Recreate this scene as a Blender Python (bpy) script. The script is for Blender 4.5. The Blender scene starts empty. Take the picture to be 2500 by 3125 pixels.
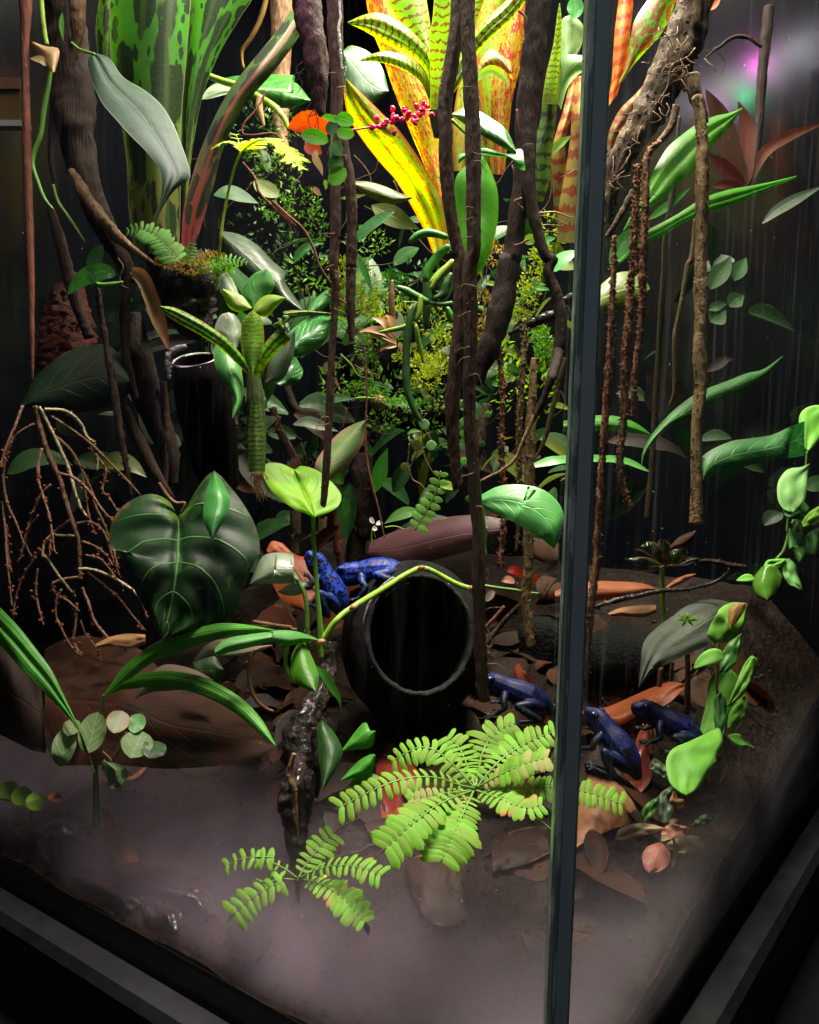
import bpy, bmesh, math, random
from mathutils import Vector, Matrix, noise

# ------------------------------------------------------------------ camera, world, light, exposure
scene = bpy.context.scene
FPX = 2815.0                       # focal length in pixels of the 2500 px wide photograph
PITCH, ROLL = math.radians(6.0), math.radians(1.3)
CAM = Vector((0, 0, 0.34))
_F = Vector((0, math.cos(PITCH), -math.sin(PITCH)))
_R0 = Vector((1, 0, 0)); _U0 = Vector((0, math.sin(PITCH), math.cos(PITCH)))
_R = _R0 * math.cos(ROLL) + _U0 * math.sin(ROLL)
_U = -_R0 * math.sin(ROLL) + _U0 * math.cos(ROLL)
cam_data = bpy.data.cameras.new("camera")
cam = bpy.data.objects.new("camera", cam_data)
scene.collection.objects.link(cam)
cam.matrix_world = Matrix(((_R.x, _U.x, -_F.x, CAM.x), (_R.y, _U.y, -_F.y, CAM.y), (_R.z, _U.z, -_F.z, CAM.z), (0, 0, 0, 1)))
cam_data.sensor_fit = 'HORIZONTAL'
cam_data.sensor_width = 36.0
cam_data.lens = 36.0 * FPX / 2500.0
cam_data.clip_start = 0.01
cam_data.clip_end = 50.0
scene.camera = cam

world = bpy.data.worlds.new("World")
scene.world = world
world.use_nodes = True
bg = world.node_tree.nodes["Background"]
bg.inputs[0].default_value = (0.45, 0.55, 0.9, 1)
bg.inputs[1].default_value = 0.012

scene.view_settings.view_transform = 'Standard'
scene.view_settings.look = 'None'
scene.view_settings.exposure = -0.2
scene.view_settings.gamma = 1.0
scene.view_settings.use_curve_mapping = False
scene.cycles.use_denoising = True
scene.cycles.max_bounces = 4
scene.cycles.use_adaptive_sampling = True
scene.cycles.adaptive_threshold = 0.03
scene.cycles.adaptive_min_samples = 20
scene.cycles.transparent_max_bounces = 16
scene.cycles.volume_bounces = 1
scene.cycles.volume_step_rate = 2.0
scene.cycles.volume_max_steps = 128
scene.cycles.sample_clamp_indirect = 4.0
scene.cycles.caustics_reflective = False
scene.cycles.caustics_refractive = False


def area_lamp(name, loc, target, sx, sy, watts, colour, spread=180):
    ld = bpy.data.lights.new(name, 'AREA')
    ld.shape = 'RECTANGLE'; ld.size = sx; ld.size_y = sy
    ld.energy = watts; ld.color = colour; ld.spread = math.radians(spread)
    o = bpy.data.objects.new(name, ld)
    scene.collection.objects.link(o)
    o.location = loc
    o.rotation_euler = (Vector(target) - Vector(loc)).to_track_quat('-Z', 'Y').to_euler()
    return o


# grow light bars above the open top of the tank, and the dim room in front of it
WARM = (1.0, 0.92, 0.72)
area_lamp("grow_lamp_key", (0.075, 0.79, 0.98), (0.07, 0.78, 0.4), 0.20, 0.10, 14.5, WARM, 130)
area_lamp("grow_lamp_b", (-0.17, 0.64, 0.98), (-0.14, 0.66, 0.2), 0.16, 0.12, 1.8, WARM, 100)
area_lamp("grow_lamp_c", (0.0, 0.55, 1.02), (0.0, 0.58, 0.0), 0.16, 0.12, 3.5, WARM, 100)
area_lamp("grow_lamp_d", (0.20, 0.60, 1.0), (0.18, 0.60, 0.0), 0.14, 0.10, 2.5, WARM, 100)
area_lamp("grow_lamp_e", (-0.17, 0.57, 1.0), (-0.16, 0.62, 0.0), 0.12, 0.10, 1.8, WARM, 90)
area_lamp("grow_lamp_magenta", (-0.10, 0.62, 0.80), (-0.15, 0.53, 0.03), 0.02, 0.02, 0.25, (1.0, 0.06, 0.85), 60)
area_lamp("room_lamp", (-0.05, -0.45, 0.95), (0.05, 0.36, 0.0), 0.35, 0.35, 1.3, (0.78, 0.85, 0.92))

random.seed(7)
COL = scene.collection
S = 900.0 / 1725.0                 # zoom tile scale
TILES = {'A': (0, 0), 'B': (800, 0), 'C': (1600, 0), 'D': (0, 800), 'E': (800, 800), 'F': (1600, 800),
         'G': (0, 1600), 'H': (800, 1600), 'I': (1600, 1600), 'J': (0, 2300), 'K': (800, 2300), 'L': (1600, 2300)}
MPP = S / FPX                      # metres per tile pixel at depth 1

# ------------------------------------------------------------------ tank geometry (plan view)
TC = Vector((0.066, 0.36))
DL = Vector((-0.804, 0.595)).normalized(); DR = Vector((0.5736, 0.8192)).normalized()
NL = Vector((0.595, 0.804)).normalized(); NR = Vector((-0.8192, 0.5736)).normalized()   # inward normals
LL, LR = 0.60, 0.57
PLANES = [(TC, NL, 0.007), (TC, NR, 0.007), (TC + DL * LL, -NR, 0.012), (TC + DR * LR, -NL, 0.012)]


def ray(px, py):
    return _F + _R * ((px - 1250.0) / FPX) - _U * ((py - 1562.5) / FPX)


def inside(px, py, d):
    v = ray(px, py)
    v2 = Vector((v.x, v.y)); c2 = Vector((CAM.x, CAM.y))
    for k in (2, 3, 0, 1):
        c, n, m = PLANES[k]
        a = (c2 - c).dot(n); b = v2.dot(n)
        if a + d * b < m and abs(b) > 1e-6:
            dd = (m - a) / b
            if (b > 0 and dd > d) or (b < 0 and 0 < dd < d):
                d = dd
    return d


def P(px, py, d):
    return CAM + ray(px, py) * inside(px, py, d)


def ground_z(x, y):
    p = Vector((x, y)) - TC
    s = max(0.0, p.dot(NL)); t = max(0.0, p.dot(NR))
    z = 0.026 + 0.28 * s * (0.55 + 0.45 * min(1.0, t / 0.07))
    z += 0.004 * noise.noise(Vector((x * 22, y * 22, 0))) + 0.0018 * noise.noise(Vector((x * 70, y * 70, 3)))
    return z


def ground_d(px, py, h=0.0):
    v = ray(px, py); d = 0.36
    while d < 1.3:
        q = CAM + v * d
        if q.z < ground_z(q.x, q.y) + h:
            break
        d += 0.002
    return d


def T(s):
    """'A 10,20 30,40 B 5,6' -> photograph pixels"""
    out = []; t = None
    for tok in s.split():
        if tok in TILES:
            t = TILES[tok]
        else:
            a, b = tok.split(',')
            out.append((t[0] + float(a) * S, t[1] + float(b) * S))
    return out


def crom(p, n):
    """resample a list of tuples with a Catmull-Rom spline, even in chord length"""
    p = [Vector(q) for q in p]
    if len(p) == 1:
        return [p[0].copy() for _ in range(n)]
    seg = [max(1e-9, (p[i + 1] - p[i]).length) for i in range(len(p) - 1)]
    tot = sum(seg); out = []
    for k in range(n):
        t = tot * k / (n - 1); i = 0
        while i < len(seg) - 1 and t > seg[i]:
            t -= seg[i]; i += 1
        u = min(1.0, t / seg[i])
        a = p[i - 1] if i > 0 else p[i] * 2 - p[i + 1]
        b, c = p[i], p[i + 1]
        e = p[i + 2] if i + 2 < len(p) else c * 2 - b
        out.append(0.5 * ((2 * b) + (c - a) * u + (2 * a - 5 * b + 4 * c - e) * u * u + (3 * b - a - 3 * c + e) * u ** 3))
    return out


def lerp_list(v, u):
    if not isinstance(v, (list, tuple)):
        return v
    x = u * (len(v) - 1); i = min(int(x), len(v) - 2) if len(v) > 1 else 0
    if len(v) == 1:
        return v[0]
    return v[i] + (v[i + 1] - v[i]) * (x - i)


# ------------------------------------------------------------------ objects
def props(o, label=None, cat=None, group=None, kind=None):
    if label: o["label"] = label
    if cat: o["category"] = cat
    if group: o["group"] = group
    if kind: o["kind"] = kind
    return o


def thing(name, label, cat, loc, group=None):
    o = bpy.data.objects.new(name, None)
    o.empty_display_size = 0.01
    COL.objects.link(o)
    o.location = loc
    o["_loc"] = list(loc)
    return props(o, label, cat, group)


def mk(name, V, Fc, mat, parent=None, UV=None, smooth=True, label=None, cat=None, group=None, kind=None):
    me = bpy.data.meshes.new(name)
    V = [Vector(v) for v in V]
    loc = Vector((0, 0, 0))
    if parent is None and V:
        lo = min(v.z for v in V)
        loc = Vector((sum(v.x for v in V) / len(V), sum(v.y for v in V) / len(V), lo))
        V = [v - loc for v in V]
    me.from_pydata([tuple(v) for v in V], [], Fc)
    if UV:
        lay = me.uv_layers.new(name="UVMap")
        li = [0] * len(me.loops)
        me.loops.foreach_get("vertex_index", li)
        flat = []
        for i in li:
            flat.extend(UV[i])
        lay.data.foreach_set("uv", flat)
    if smooth:
        me.polygons.foreach_set("use_smooth", [True] * len(me.polygons))
    me.update()
    if mat is not None:
        me.materials.append(M[mat] if isinstance(mat, str) else mat)
    o = bpy.data.objects.new(name, me)
    COL.objects.link(o)
    o.location = loc
    if parent is not None:
        attach(o, parent)
    return props(o, label, cat, group, kind)


def attach(o, parent):
    o.parent = parent
    if parent.type == 'EMPTY':
        o.matrix_parent_inverse = Matrix.Translation(-Vector(parent["_loc"]))
    elif parent.parent is None:
        o.matrix_parent_inverse = Matrix.Translation(-parent.location)


LEAN = 0.45


# ------------------------------------------------------------------ shapes
def prof(kind, u):
    u = min(max(u, 0.0), 1.0)
    if kind == 'ovate':
        return max(0.0, math.sin(math.pi * u ** 0.72)) ** 0.8
    if kind == 'oval':
        return max(0.0, math.sin(math.pi * u)) ** 0.55
    if kind == 'obov':
        return max(0.0, math.sin(math.pi * u ** 1.5)) ** 0.7
    if kind == 'lanc':
        return max(0.0, math.sin(math.pi * u ** 0.8)) ** 1.05
    if kind == 'strap':
        return min(1.0, (u / 0.12 + 0.25) ** 0.6) * min(1.0, ((1 - u) / 0.35) ** 0.75)
    if kind == 'strapr':   # strap with a rounded end
        return min(1.0, (u / 0.25 + 0.5)) * min(1.0, max(0.0, (1 - u) / 0.16) ** 0.5)
    return 1.0


def frame_side(Tn, pt, k):
    V = (pt - CAM).normalized()
    n0 = (-V * (1 - k) + Vector((0, 0, 1)) * k).normalized()
    Sd = n0.cross(Tn)
    if Sd.length < 0.05:
        Sd = V.cross(Tn)
    Sd.normalize()
    return Sd, Tn.cross(Sd).normalized() * 1.0, V


def leaf(parent, name, pts, d, w, mat, shape='ovate', k=0.35, fold=0.15, wave=0.0, nu=18, nv=6, twist=0.0, thick=0.0,
         label=None, cat=None, group=None, seed=None, free=False):
    """a leaf from its midrib (base to tip) and half-width in tile pixels"""
    g = T(pts) if isinstance(pts, str) else pts
    rs = crom(g, nu + 1)
    C = [P(q.x, q.y, lerp_list(d, i / nu)) for i, q in enumerate(rs)]
    V, UV, Fc = [], [], []
    sd = random.random() * 50 if seed is None else seed
    for i in range(nu + 1):
        u = i / nu
        Tn = (C[min(i + 1, nu)] - C[max(i - 1, 0)]).normalized()
        Sd, N, Vw = frame_side(Tn, C[i], k)
        if twist:
            q = Matrix.Rotation(twist * u, 3, Tn); Sd = q @ Sd; N = q @ N
        app = max(0.4, math.sqrt(max(0.0, 1 - Sd.dot(Vw) ** 2)))
        dep = (C[i] - CAM).dot(_F)
        hw = w * MPP * dep * prof(shape, u) / app + 1e-5
        for j in range(nv + 1):
            v = j / nv * 2 - 1
            off = hw * v
            h = fold * hw * abs(v) ** 1.3
            if wave:
                h += wave * hw * v * v * noise.noise(Vector((u * 5 + sd, v * 1.2, sd)))
            V.append(C[i] + Sd * off + N * h)
            UV.append((u, (v + 1) / 2))
    for i in range(nu):
        for j in range(nv):
            a = i * (nv + 1) + j
            Fc.append((a, a + 1, a + nv + 2, a + nv + 1))
    o = mk(name, V, Fc, mat, parent, UV, True, label, cat, group)
    if thick:
        m = o.modifiers.new("thickness", 'SOLIDIFY'); m.thickness = thick; m.offset = 0
    return o


def blade(parent, name, left, right, d, mat, dr=None, bulge=0.004, arch=0.0, wave=0.001, nu=20, nv=8, ground=None, thick=0.0,
          label=None, cat=None, group=None, crease=0.0, lean=None, quilt=0.0):
    """a leaf from its two traced edges (base to tip); ground = lift above the ground instead of a depth"""
    left = list(T(left) if isinstance(left, str) else left); right = list(T(right) if isinstance(right, str) else right)
    if left[-1][1] < -4 and right[-1][1] < -4:     # the tip lies above the picture
        m1 = (Vector(left[-1]) + Vector(right[-1])) / 2; m0 = (Vector(left[-2]) + Vector(right[-2])) / 2
        w = (Vector(left[-1]) - Vector(right[-1])).length; e = (m1 - m0).normalized()
        sdv = (Vector(left[-1]) - Vector(right[-1])) * .38
        left += [tuple(m1 + e * w * .9 + sdv), tuple(m1 + e * w * 1.7)]; right += [tuple(m1 + e * w * .9 - sdv), tuple(m1 + e * w * 1.7 + Vector((1, 0)))]
        nu += 6
    A = crom(left, nu + 1)
    B = crom(right, nu + 1)
    V, UV, Fc = [], [], []
    sd = random.random() * 50
    lean = LEAN if lean is None else lean        # how far the top tips away, so the face looks up
    ym = sum(a.y for a in A + B) / (2 * (nu + 1))
    for i in range(nu + 1):
        u = i / nu
        for j in range(nv + 1):
            v = j / nv * 2 - 1
            q = A[i] * (1 - (v + 1) / 2) + B[i] * ((v + 1) / 2)
            if ground is not None:
                lift = lerp_list(ground, u) + bulge * (1 - v * v) * math.sin(math.pi * min(1, u + .1)) + wave * 2 * (noise.noise(Vector((u * 3 + sd, v * 1.5, sd))) + 0.4)
                dd = ground_d(q.x, q.y, max(0.0008, lift))
            else:
                d0 = lerp_list(d, u); d1 = lerp_list(dr, u) if dr is not None else d0
                dd = d0 + (d1 - d0) * (v + 1) / 2 - bulge * (1 - v * v) - arch * 4 * u * (1 - u)
                dd += wave * noise.noise(Vector((u * 4 + sd, v * 2, sd))) + crease * (1 - min(1, abs(v) * 3))
                dd += lean * (ym - q.y) / FPX * d0
                if quilt:
                    dd -= quilt * abs(math.sin(math.pi * ((u - abs(v) ** 1.3 * .55) * 5 + .5))) * (1 - abs(v) ** 4)
            V.append(P(q.x, q.y, dd)); UV.append((u, (v + 1) / 2))
    for i in range(nu):
        for j in range(nv):
            a = i * (nv + 1) + j
            Fc.append((a, a + 1, a + nv + 2, a + nv + 1))
    o = mk(name, V, Fc, mat, parent, UV, True, label, cat, group)
    if thick:
        m = o.modifiers.new("thickness", 'SOLIDIFY'); m.thickness = thick; m.offset = 0
    return o


def heart(parent, name, left, mid, right, d, mat, quilt=0.0, cup=0.004, lean=0.2, wave=.003, nu=44, nv=12, dwell=1.5, veins=5, jag=0.0):
    """a lobed leaf in two halves around its midrib, so the notch stays open"""
    A = crom(T(left), nu + 1); B = crom(T(right), nu + 1)
    Mm = crom(T(mid), 201)
    ym = sum(a.y for a in A + B) / (2 * (nu + 1)); sd = random.random() * 50
    V, UV, Fc = [], [], []
    for i in range(nu + 1):
        u = i / nu; m = Mm[int(200 * u ** dwell)]
        for j in range(2 * nv + 1):
            v = j / nv - 1
            e = A[i] if v < 0 else B[i]
            w = abs(v) * (1 - jag * abs(v) ** 6 * (.5 + .5 * math.sin(u * 95)))
            q = m * (1 - w) + e * w
            dd = lerp_list(d, u) + lean * (ym - q.y) / FPX * .6 - cup * (1 - v * v) + cup * .9 * max(0, 1 - abs(v) * 9)
            dd += wave * noise.noise(Vector((u * 4 + sd, v * 2, sd)))
            if quilt:
                dd -= quilt * abs(math.sin(math.pi * ((u - abs(v) ** 1.2 * .30) * veins))) * abs(v) ** .5 * (1 - abs(v) ** 5)
            V.append(P(q.x, q.y, dd)); UV.append((u, (v + 1) / 2))
    n = 2 * nv + 1
    for i in range(nu):
        for j in range(2 * nv):
            a = i * n + j
            Fc.append((a, a + 1, a + n + 1, a + n))
    return mk(name, V, Fc, mat, parent, UV)


def sweep(C, R, sides=8, bump=0.0, freq=60.0, ridges=0, ridge=0.0, seed=0.0, V=None, Fc=None, UV=None, cap=True):
    """append a tube along world points C with radii R to V, Fc, UV"""
    V = [] if V is None else V; Fc = [] if Fc is None else Fc; UV = [] if UV is None else UV
    b0 = len(V); n = len(C)
    up = Vector((0.31, -0.87, 0.2)).normalized(); L = 0.0
    for i in range(n):
        Tn = (C[min(i + 1, n - 1)] - C[max(i - 1, 0)])
        Tn = Tn.normalized() if Tn.length > 1e-9 else Vector((0, 0, 1))
        Sd = up - Tn * up.dot(Tn)
        if Sd.length < 1e-3:
            Sd = Tn.orthogonal()
        Sd.normalize(); up = Sd
        Bn = Tn.cross(Sd)
        if i: L += (C[i] - C[i - 1]).length
        for j in range(sides):
            a = 2 * math.pi * j / sides
            dv = Sd * math.cos(a) + Bn * math.sin(a)
            r = R[i]
            if bump:
                q = C[i] + dv * R[i]; q.z *= .35
                r *= 1 + bump * noise.noise(q * freq + Vector((seed, 0, seed))) + bump * 0.7 * noise.noise(q * freq * 3.1 + Vector((0, seed, 0))) + bump * .5 * noise.noise(q * freq * 7.3)
            if ridges:
                r *= 1 + ridge * math.sin(a * ridges + 2.0 * noise.noise(Vector((L * 25, seed, 0)))) 
            V.append(C[i] + dv * r); UV.append((j / sides, L * 10))
    for i in range(n - 1):
        for j in range(sides):
            a = b0 + i * sides + j; b = b0 + i * sides + (j + 1) % sides
            Fc.append((a, b, b + sides, a + sides))
    if cap:
        Fc.append(tuple(b0 + j for j in range(sides))[::-1])
        Fc.append(tuple(b0 + (n - 1) * sides + j for j in range(sides)))
    return V, Fc, UV


def path(pts, d, n):
    g = T(pts) if isinstance(pts, str) else pts
    rs = crom(g, n)
    return [P(q.x, q.y, lerp_list(d, i / (n - 1))) for i, q in enumerate(rs)]


def flakes(C, R, n, size, V, Fc, UV, seed=1, out=0.6):
    rnd = random.Random(seed)
    for _ in range(n):
        i = rnd.randrange(len(C) - 1); f = rnd.random()
        c = C[i].lerp(C[i + 1], f); r = R[i] + (R[i + 1] - R[i]) * f
        Tn = (C[i + 1] - C[i]).normalized()
        a = rnd.random() * 6.283
        o1 = Tn.orthogonal().normalized(); o2 = Tn.cross(o1)
        dv = o1 * math.cos(a) + o2 * math.sin(a); sv = Tn.cross(dv)
        s = size * (0.5 + rnd.random())
        b = c + dv * r * 0.85; tip = b + dv * s * (out * (0.5 + rnd.random())) + Tn * s * (rnd.random() - 0.35) * 1.6 + sv * s * (rnd.random() - .5)
        k = len(V)
        V += [b + sv * s * .4, b - sv * s * .4, b + Tn * s * .5, tip]
        UV += [(0, 0), (1, 0), (.5, 1), (.5, .5)]
        Fc += [(k, k + 1, k + 3), (k + 1, k + 2, k + 3), (k + 2, k, k + 3)]


def tube(parent, name, pts, d, r, mat, n=None, sides=9, bump=0.12, freq=90.0, ridges=0, ridge=0.0, flake=0, fsize=1.0, fout=0.6,
         label=None, cat=None, group=None, seed=None, endround=False):
    """a stem, root or trunk: centre line and radius in tile pixels"""
    g = list(T(pts) if isinstance(pts, str) else pts)
    if g[0][1] < -4:                 # goes on upwards, out of the picture
        e = (Vector(g[0]) - Vector(g[1])).normalized()
        g.insert(0, tuple(Vector(g[0]) + Vector((e.x * 260, -abs(e.y) * 260 - 60))))
        if isinstance(r, (list, tuple)): r = [r[0]] + list(r)
        if isinstance(d, (list, tuple)): d = [d[0]] + list(d)
    ln = sum((Vector(g[i + 1]) - Vector(g[i])).length for i in range(len(g) - 1)) / S
    n = n or max(8, min(170, int(ln / 9)))
    C = path(g, d, n)
    R = []
    for i in range(n):
        u = i / (n - 1)
        dep = (C[i] - CAM).dot(_F)
        rr = lerp_list(r, u) * MPP * dep
        if endround:
            rr *= min(1.0, math.sqrt(max(0.02, min(u, 1 - u) * 18)))
        R.append(rr)
    sd = random.random() * 40 if seed is None else seed
    V, Fc, UV = sweep(C, R, sides, bump, freq, ridges, ridge, sd)
    if flake:
        flakes(C, R, flake, fsize * MPP * (C[0] - CAM).dot(_F), V, Fc, UV, int(sd * 100), fout)
    return mk(name, V, Fc, mat, parent, UV, True, label, cat, group)


# leaflet meshes shared between all copies: unit length along +x, lies in xy
def leaflet_mesh(name, kind, mat, aspect=0.42, curve=0.0):
    V, Fc, UV = [], [], []
    nu = 7
    for i in range(nu + 1):
        u = i / nu
        if kind == 'oblong':
            w = aspect * min(1.0, (u / .12 + .35)) * (max(0.0, 1 - max(0.0, (u - .72) / .28) ** 2)) ** .5
        elif kind == 'lobed':
            w = aspect * (1 - u * .8) * (1.0 if i % 2 else 0.55) * (0 if i == nu else 1)
        else:
            w = aspect * math.sin(math.pi * min(1, u * .94 + .06)) ** .6
        for v in (-1, 0, 1):
            V.append((u - abs(v) * (0.10 if kind == 'lobed' and i % 2 == 0 else 0), v * w * .5 + curve * u * u, 0.05 * (1 - abs(v)) + 0.10 * (u - u * u) - (0.10 + abs(curve)) * u * u))
            UV.append((u, (v + 1) / 2))
    for i in range(nu):
        for j in range(2):
            a = i * 3 + j
            Fc.append((a, a + 1, a + 4, a + 3))
    me = bpy.data.meshes.new(name)
    me.from_pydata(V, [], Fc)
    lay = me.uv_layers.new(name="UVMap")
    for l in me.loops:
        lay.data[l.index].uv = UV[l.vertex_index]
    me.polygons.foreach_set("use_smooth", [True] * len(me.polygons))
    me.materials.append(M[mat])
    return me


def frond(parent, pts, d, n, ll, mesh, stem_mat, size=(0.5, 1.0, 0.9), u0=0.12, ang=0.35, k=0.5, r=(7, 3), name='frond', tipleaf=True, jit=0.2, meshes=None, lname='leaflet', sides=(1, -1)):
    """a compound leaf: a rachis with leaflets that share one mesh"""
    g = T(pts) if isinstance(pts, str) else pts
    N_ = 40
    C = path(g, d, N_)
    R = [lerp_list(list(r), i / (N_ - 1)) * MPP * (C[i] - CAM).dot(_F) for i in range(N_)]
    V, Fc, UV = sweep(C, R, 6)
    fr = mk(name, V, Fc, stem_mat, parent, UV)
    rnd = random.Random(int(g[0][0] * 7 + g[-1][1] * 13))
    for i in range(n):
        u = u0 + (1 - u0) * (i + 0.5) / n
        x = u * (N_ - 1); a = min(int(x), N_ - 2)
        c = C[a].lerp(C[a + 1], x - a)
        Tn = (C[a + 1] - C[a]).normalized()
        for s in sides:
            Sd, Nn, Vw = frame_side(Tn, c, k)
            sz = lerp_list(list(size), (u - u0) / (1 - u0)) * ll * MPP * (c - CAM).dot(_F) * (1 + jit * (rnd.random() - .5) * 2)
            an = ang + 0.15 * (rnd.random() - .5) + 0.5 * max(0, u - .8)
            X = (Sd * s * math.cos(an) + Tn * math.sin(an)).normalized()
            Z = (Nn + Sd * s * (-.25 + .3 * (rnd.random() - .5))).normalized()
            if Z.z < 0: Z = -Z
            Y = Z.cross(X).normalized(); Z = X.cross(Y)
            o = bpy.data.objects.new(lname, rnd.choice(meshes) if meshes else mesh)
            COL.objects.link(o)
            o.parent = fr
            o.matrix_basis = Matrix(((X.x * sz, Y.x * sz, Z.x * sz, c.x), (X.y * sz, Y.y * sz, Z.y * sz, c.y), (X.z * sz, Y.z * sz, Z.z * sz, c.z), (0, 0, 0, 1)))
    return fr


def lathe(name, prof_pts, axis_o, axis_d, mat, parent=None, sides=40, bump=0.0, freq=80, **kw):
    """surface of revolution; prof_pts = [(along, radius)]"""
    Dn = Vector(axis_d).normalized(); o1 = Dn.orthogonal().normalized(); o2 = Dn.cross(o1)
    V, Fc, UV = [], [], []
    for i, (t, r) in enumerate(prof_pts):
        for j in range(sides):
            a = 2 * math.pi * j / sides
            dv = o1 * math.cos(a) + o2 * math.sin(a)
            q = Vector(axis_o) + Dn * t + dv * r
            if bump:
                q += dv * bump * noise.noise(q * freq) + Dn * bump * .6 * noise.noise(q * freq + Vector((9, 9, 9)))
            V.append(q); UV.append((j / sides, i / max(1, len(prof_pts) - 1)))
    for i in range(len(prof_pts) - 1):
        for j in range(sides):
            a = i * sides + j; b = i * sides + (j + 1) % sides
            Fc.append((a, b, b + sides, a + sides))
    return mk(name, V, Fc, mat, parent, UV, True, **kw)


def box_pts(o, ax, ay, az):
    """8 corners from an origin and three edge vectors"""
    o, ax, ay, az = Vector(o), Vector(ax), Vector(ay), Vector(az)
    V = [o, o + ax, o + ax + ay, o + ay, o + az, o + ax + az, o + ax + ay + az, o + ay + az]
    return V, [(0, 3, 2, 1), (4, 5, 6, 7), (0, 1, 5, 4), (1, 2, 6, 5), (2, 3, 7, 6), (3, 0, 4, 7)]


def moss(parent, name, blobs, n, size, mat, seed=1, label=None, cat=None, group=None, kind=None, hang=0.0, spread=1.0):
    """many small leaves over a few blobs [(tile point string, depth, rx, ry)] in tile pixels"""
    rnd = random.Random(seed)
    V, Fc, UV = [], [], []
    for (pt, d, rx, ry) in blobs:
        g = T(pt)[0]
        for _ in range(n):
            # random point on/in an ellipsoid shell, denser on top
            th = rnd.random() * 6.283; ph = math.acos(1 - 2 * rnd.random()); rr = (0.55 + 0.45 * rnd.random() ** .5) * spread
            ex = math.sin(ph) * math.cos(th) * rr; ey = math.cos(ph) * rr; ez = math.sin(ph) * math.sin(th) * rr
            q = P(g[0] + ex * rx * S, g[1] - ey * ry * S, d + ez * rx * MPP * d * .8)
            s = size * MPP * d * (0.5 + rnd.random())
            dv = Vector((ex + rnd.gauss(0, .5), ez * .6 + rnd.gauss(0, .5), ey + .4 + rnd.gauss(0, .5) - hang)).normalized()
            sv = dv.cross(Vector((rnd.gauss(0, 1), rnd.gauss(0, 1), rnd.gauss(0, 1)))).normalized()
            nn = dv.cross(sv)
            b = len(V)
            V += [q, q + dv * s * .5 + sv * s * .28 + nn * s * .1, q + dv * s * 1.2, q + dv * s * .5 - sv * s * .28 + nn * s * .1]
            t = rnd.random()
            UV += [(0, t), (.5, t), (1, t), (.5, t)]
            Fc += [(b, b + 1, b + 2), (b, b + 2, b + 3)]
    return mk(name, V, Fc, mat, parent, UV, False, label, cat, group, kind)
# ------------------------------------------------------------------ materials
M = {}


class NT:
    def __init__(self, name):
        self.m = bpy.data.materials.new(name); self.m.use_nodes = True
        self.t = self.m.node_tree; self.t.nodes.clear()
        self.out = self.t.nodes.new('ShaderNodeOutputMaterial')
        M[name] = self.m

    def put(self, sock, v):
        if isinstance(v, bpy.types.NodeSocket):
            self.t.links.new(v, sock)
        elif isinstance(v, (tuple, list)):
            if len(v) == 3 and sock.type == 'RGBA':
                v = (*v, 1)
            sock.default_value = v
        elif v is not None:
            sock.default_value = v

    def node(self, ty, ins=None, out=0, **attrs):
        n = self.t.nodes.new(ty)
        for k, v in attrs.items():
            setattr(n, k, v)
        for k, v in (ins or {}).items():
            self.put(n.inputs[k], v)
        return n.outputs[out]

    def ma(self, op, a, b=0.0, c=None, clamp=False):
        n = self.t.nodes.new('ShaderNodeMath'); n.operation = op; n.use_clamp = clamp
        self.put(n.inputs[0], a); self.put(n.inputs[1], b)
        if c is not None: self.put(n.inputs[2], c)
        return n.outputs[0]

    def mix(self, f, a, b):
        n = self.t.nodes.new('ShaderNodeMix'); n.data_type = 'RGBA'; n.clamp_factor = True
        self.put(n.inputs[0], f); self.put(n.inputs[6], a); self.put(n.inputs[7], b)
        return n.outputs[2]

    def step(self, x, lo, hi):
        n = self.t.nodes.new('ShaderNodeMapRange'); n.interpolation_type = 'SMOOTHSTEP'; n.clamp = True
        self.put(n.inputs[0], x); self.put(n.inputs[1], lo); self.put(n.inputs[2], hi)
        n.inputs[3].default_value = 0; n.inputs[4].default_value = 1
        return n.outputs[0]

    def noise(self, vec, scale, detail=3, rough=.55, dist=0.0, out=0):
        return self.node('ShaderNodeTexNoise', {'Vector': vec, 'Scale': scale, 'Detail': detail, 'Roughness': rough, 'Distortion': dist}, out)

    def voro(self, vec, scale, feature='F1', out=0, rnd=1.0):
        return self.node('ShaderNodeTexVoronoi', {'Vector': vec, 'Scale': scale, 'Randomness': rnd}, out, feature=feature)

    def coord(self, which='Object'):
        n = self.t.nodes.new('ShaderNodeTexCoord')
        return n.outputs[which]

    def mapping(self, vec, sc, loc=(0, 0, 0)):
        return self.node('ShaderNodeMapping', {'Vector': vec, 'Scale': sc, 'Location': loc})

    def sep(self, vec):
        n = self.t.nodes.new('ShaderNodeSeparateXYZ'); self.put(n.inputs[0], vec)
        return n.outputs

    def objrand(self):
        n = self.t.nodes.new('ShaderNodeObjectInfo')
        return n.outputs['Random']

    def bump(self, h, strength=.3, dist=.001):
        return self.node('ShaderNodeBump', {'Height': h, 'Strength': strength, 'Distance': dist})

    def bsdf(self, **ins):
        n = self.t.nodes.new('ShaderNodeBsdfPrincipled')
        for k, v in ins.items():
            self.put(n.inputs[k.replace('_', ' ')], v)
        return n.outputs[0]

    def done(self, sh, vol=None):
        if sh is not None: self.t.links.new(sh, self.out.inputs['Surface'])
        if vol is not None: self.t.links.new(vol, self.out.inputs['Volume'])
        return self.m


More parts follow.
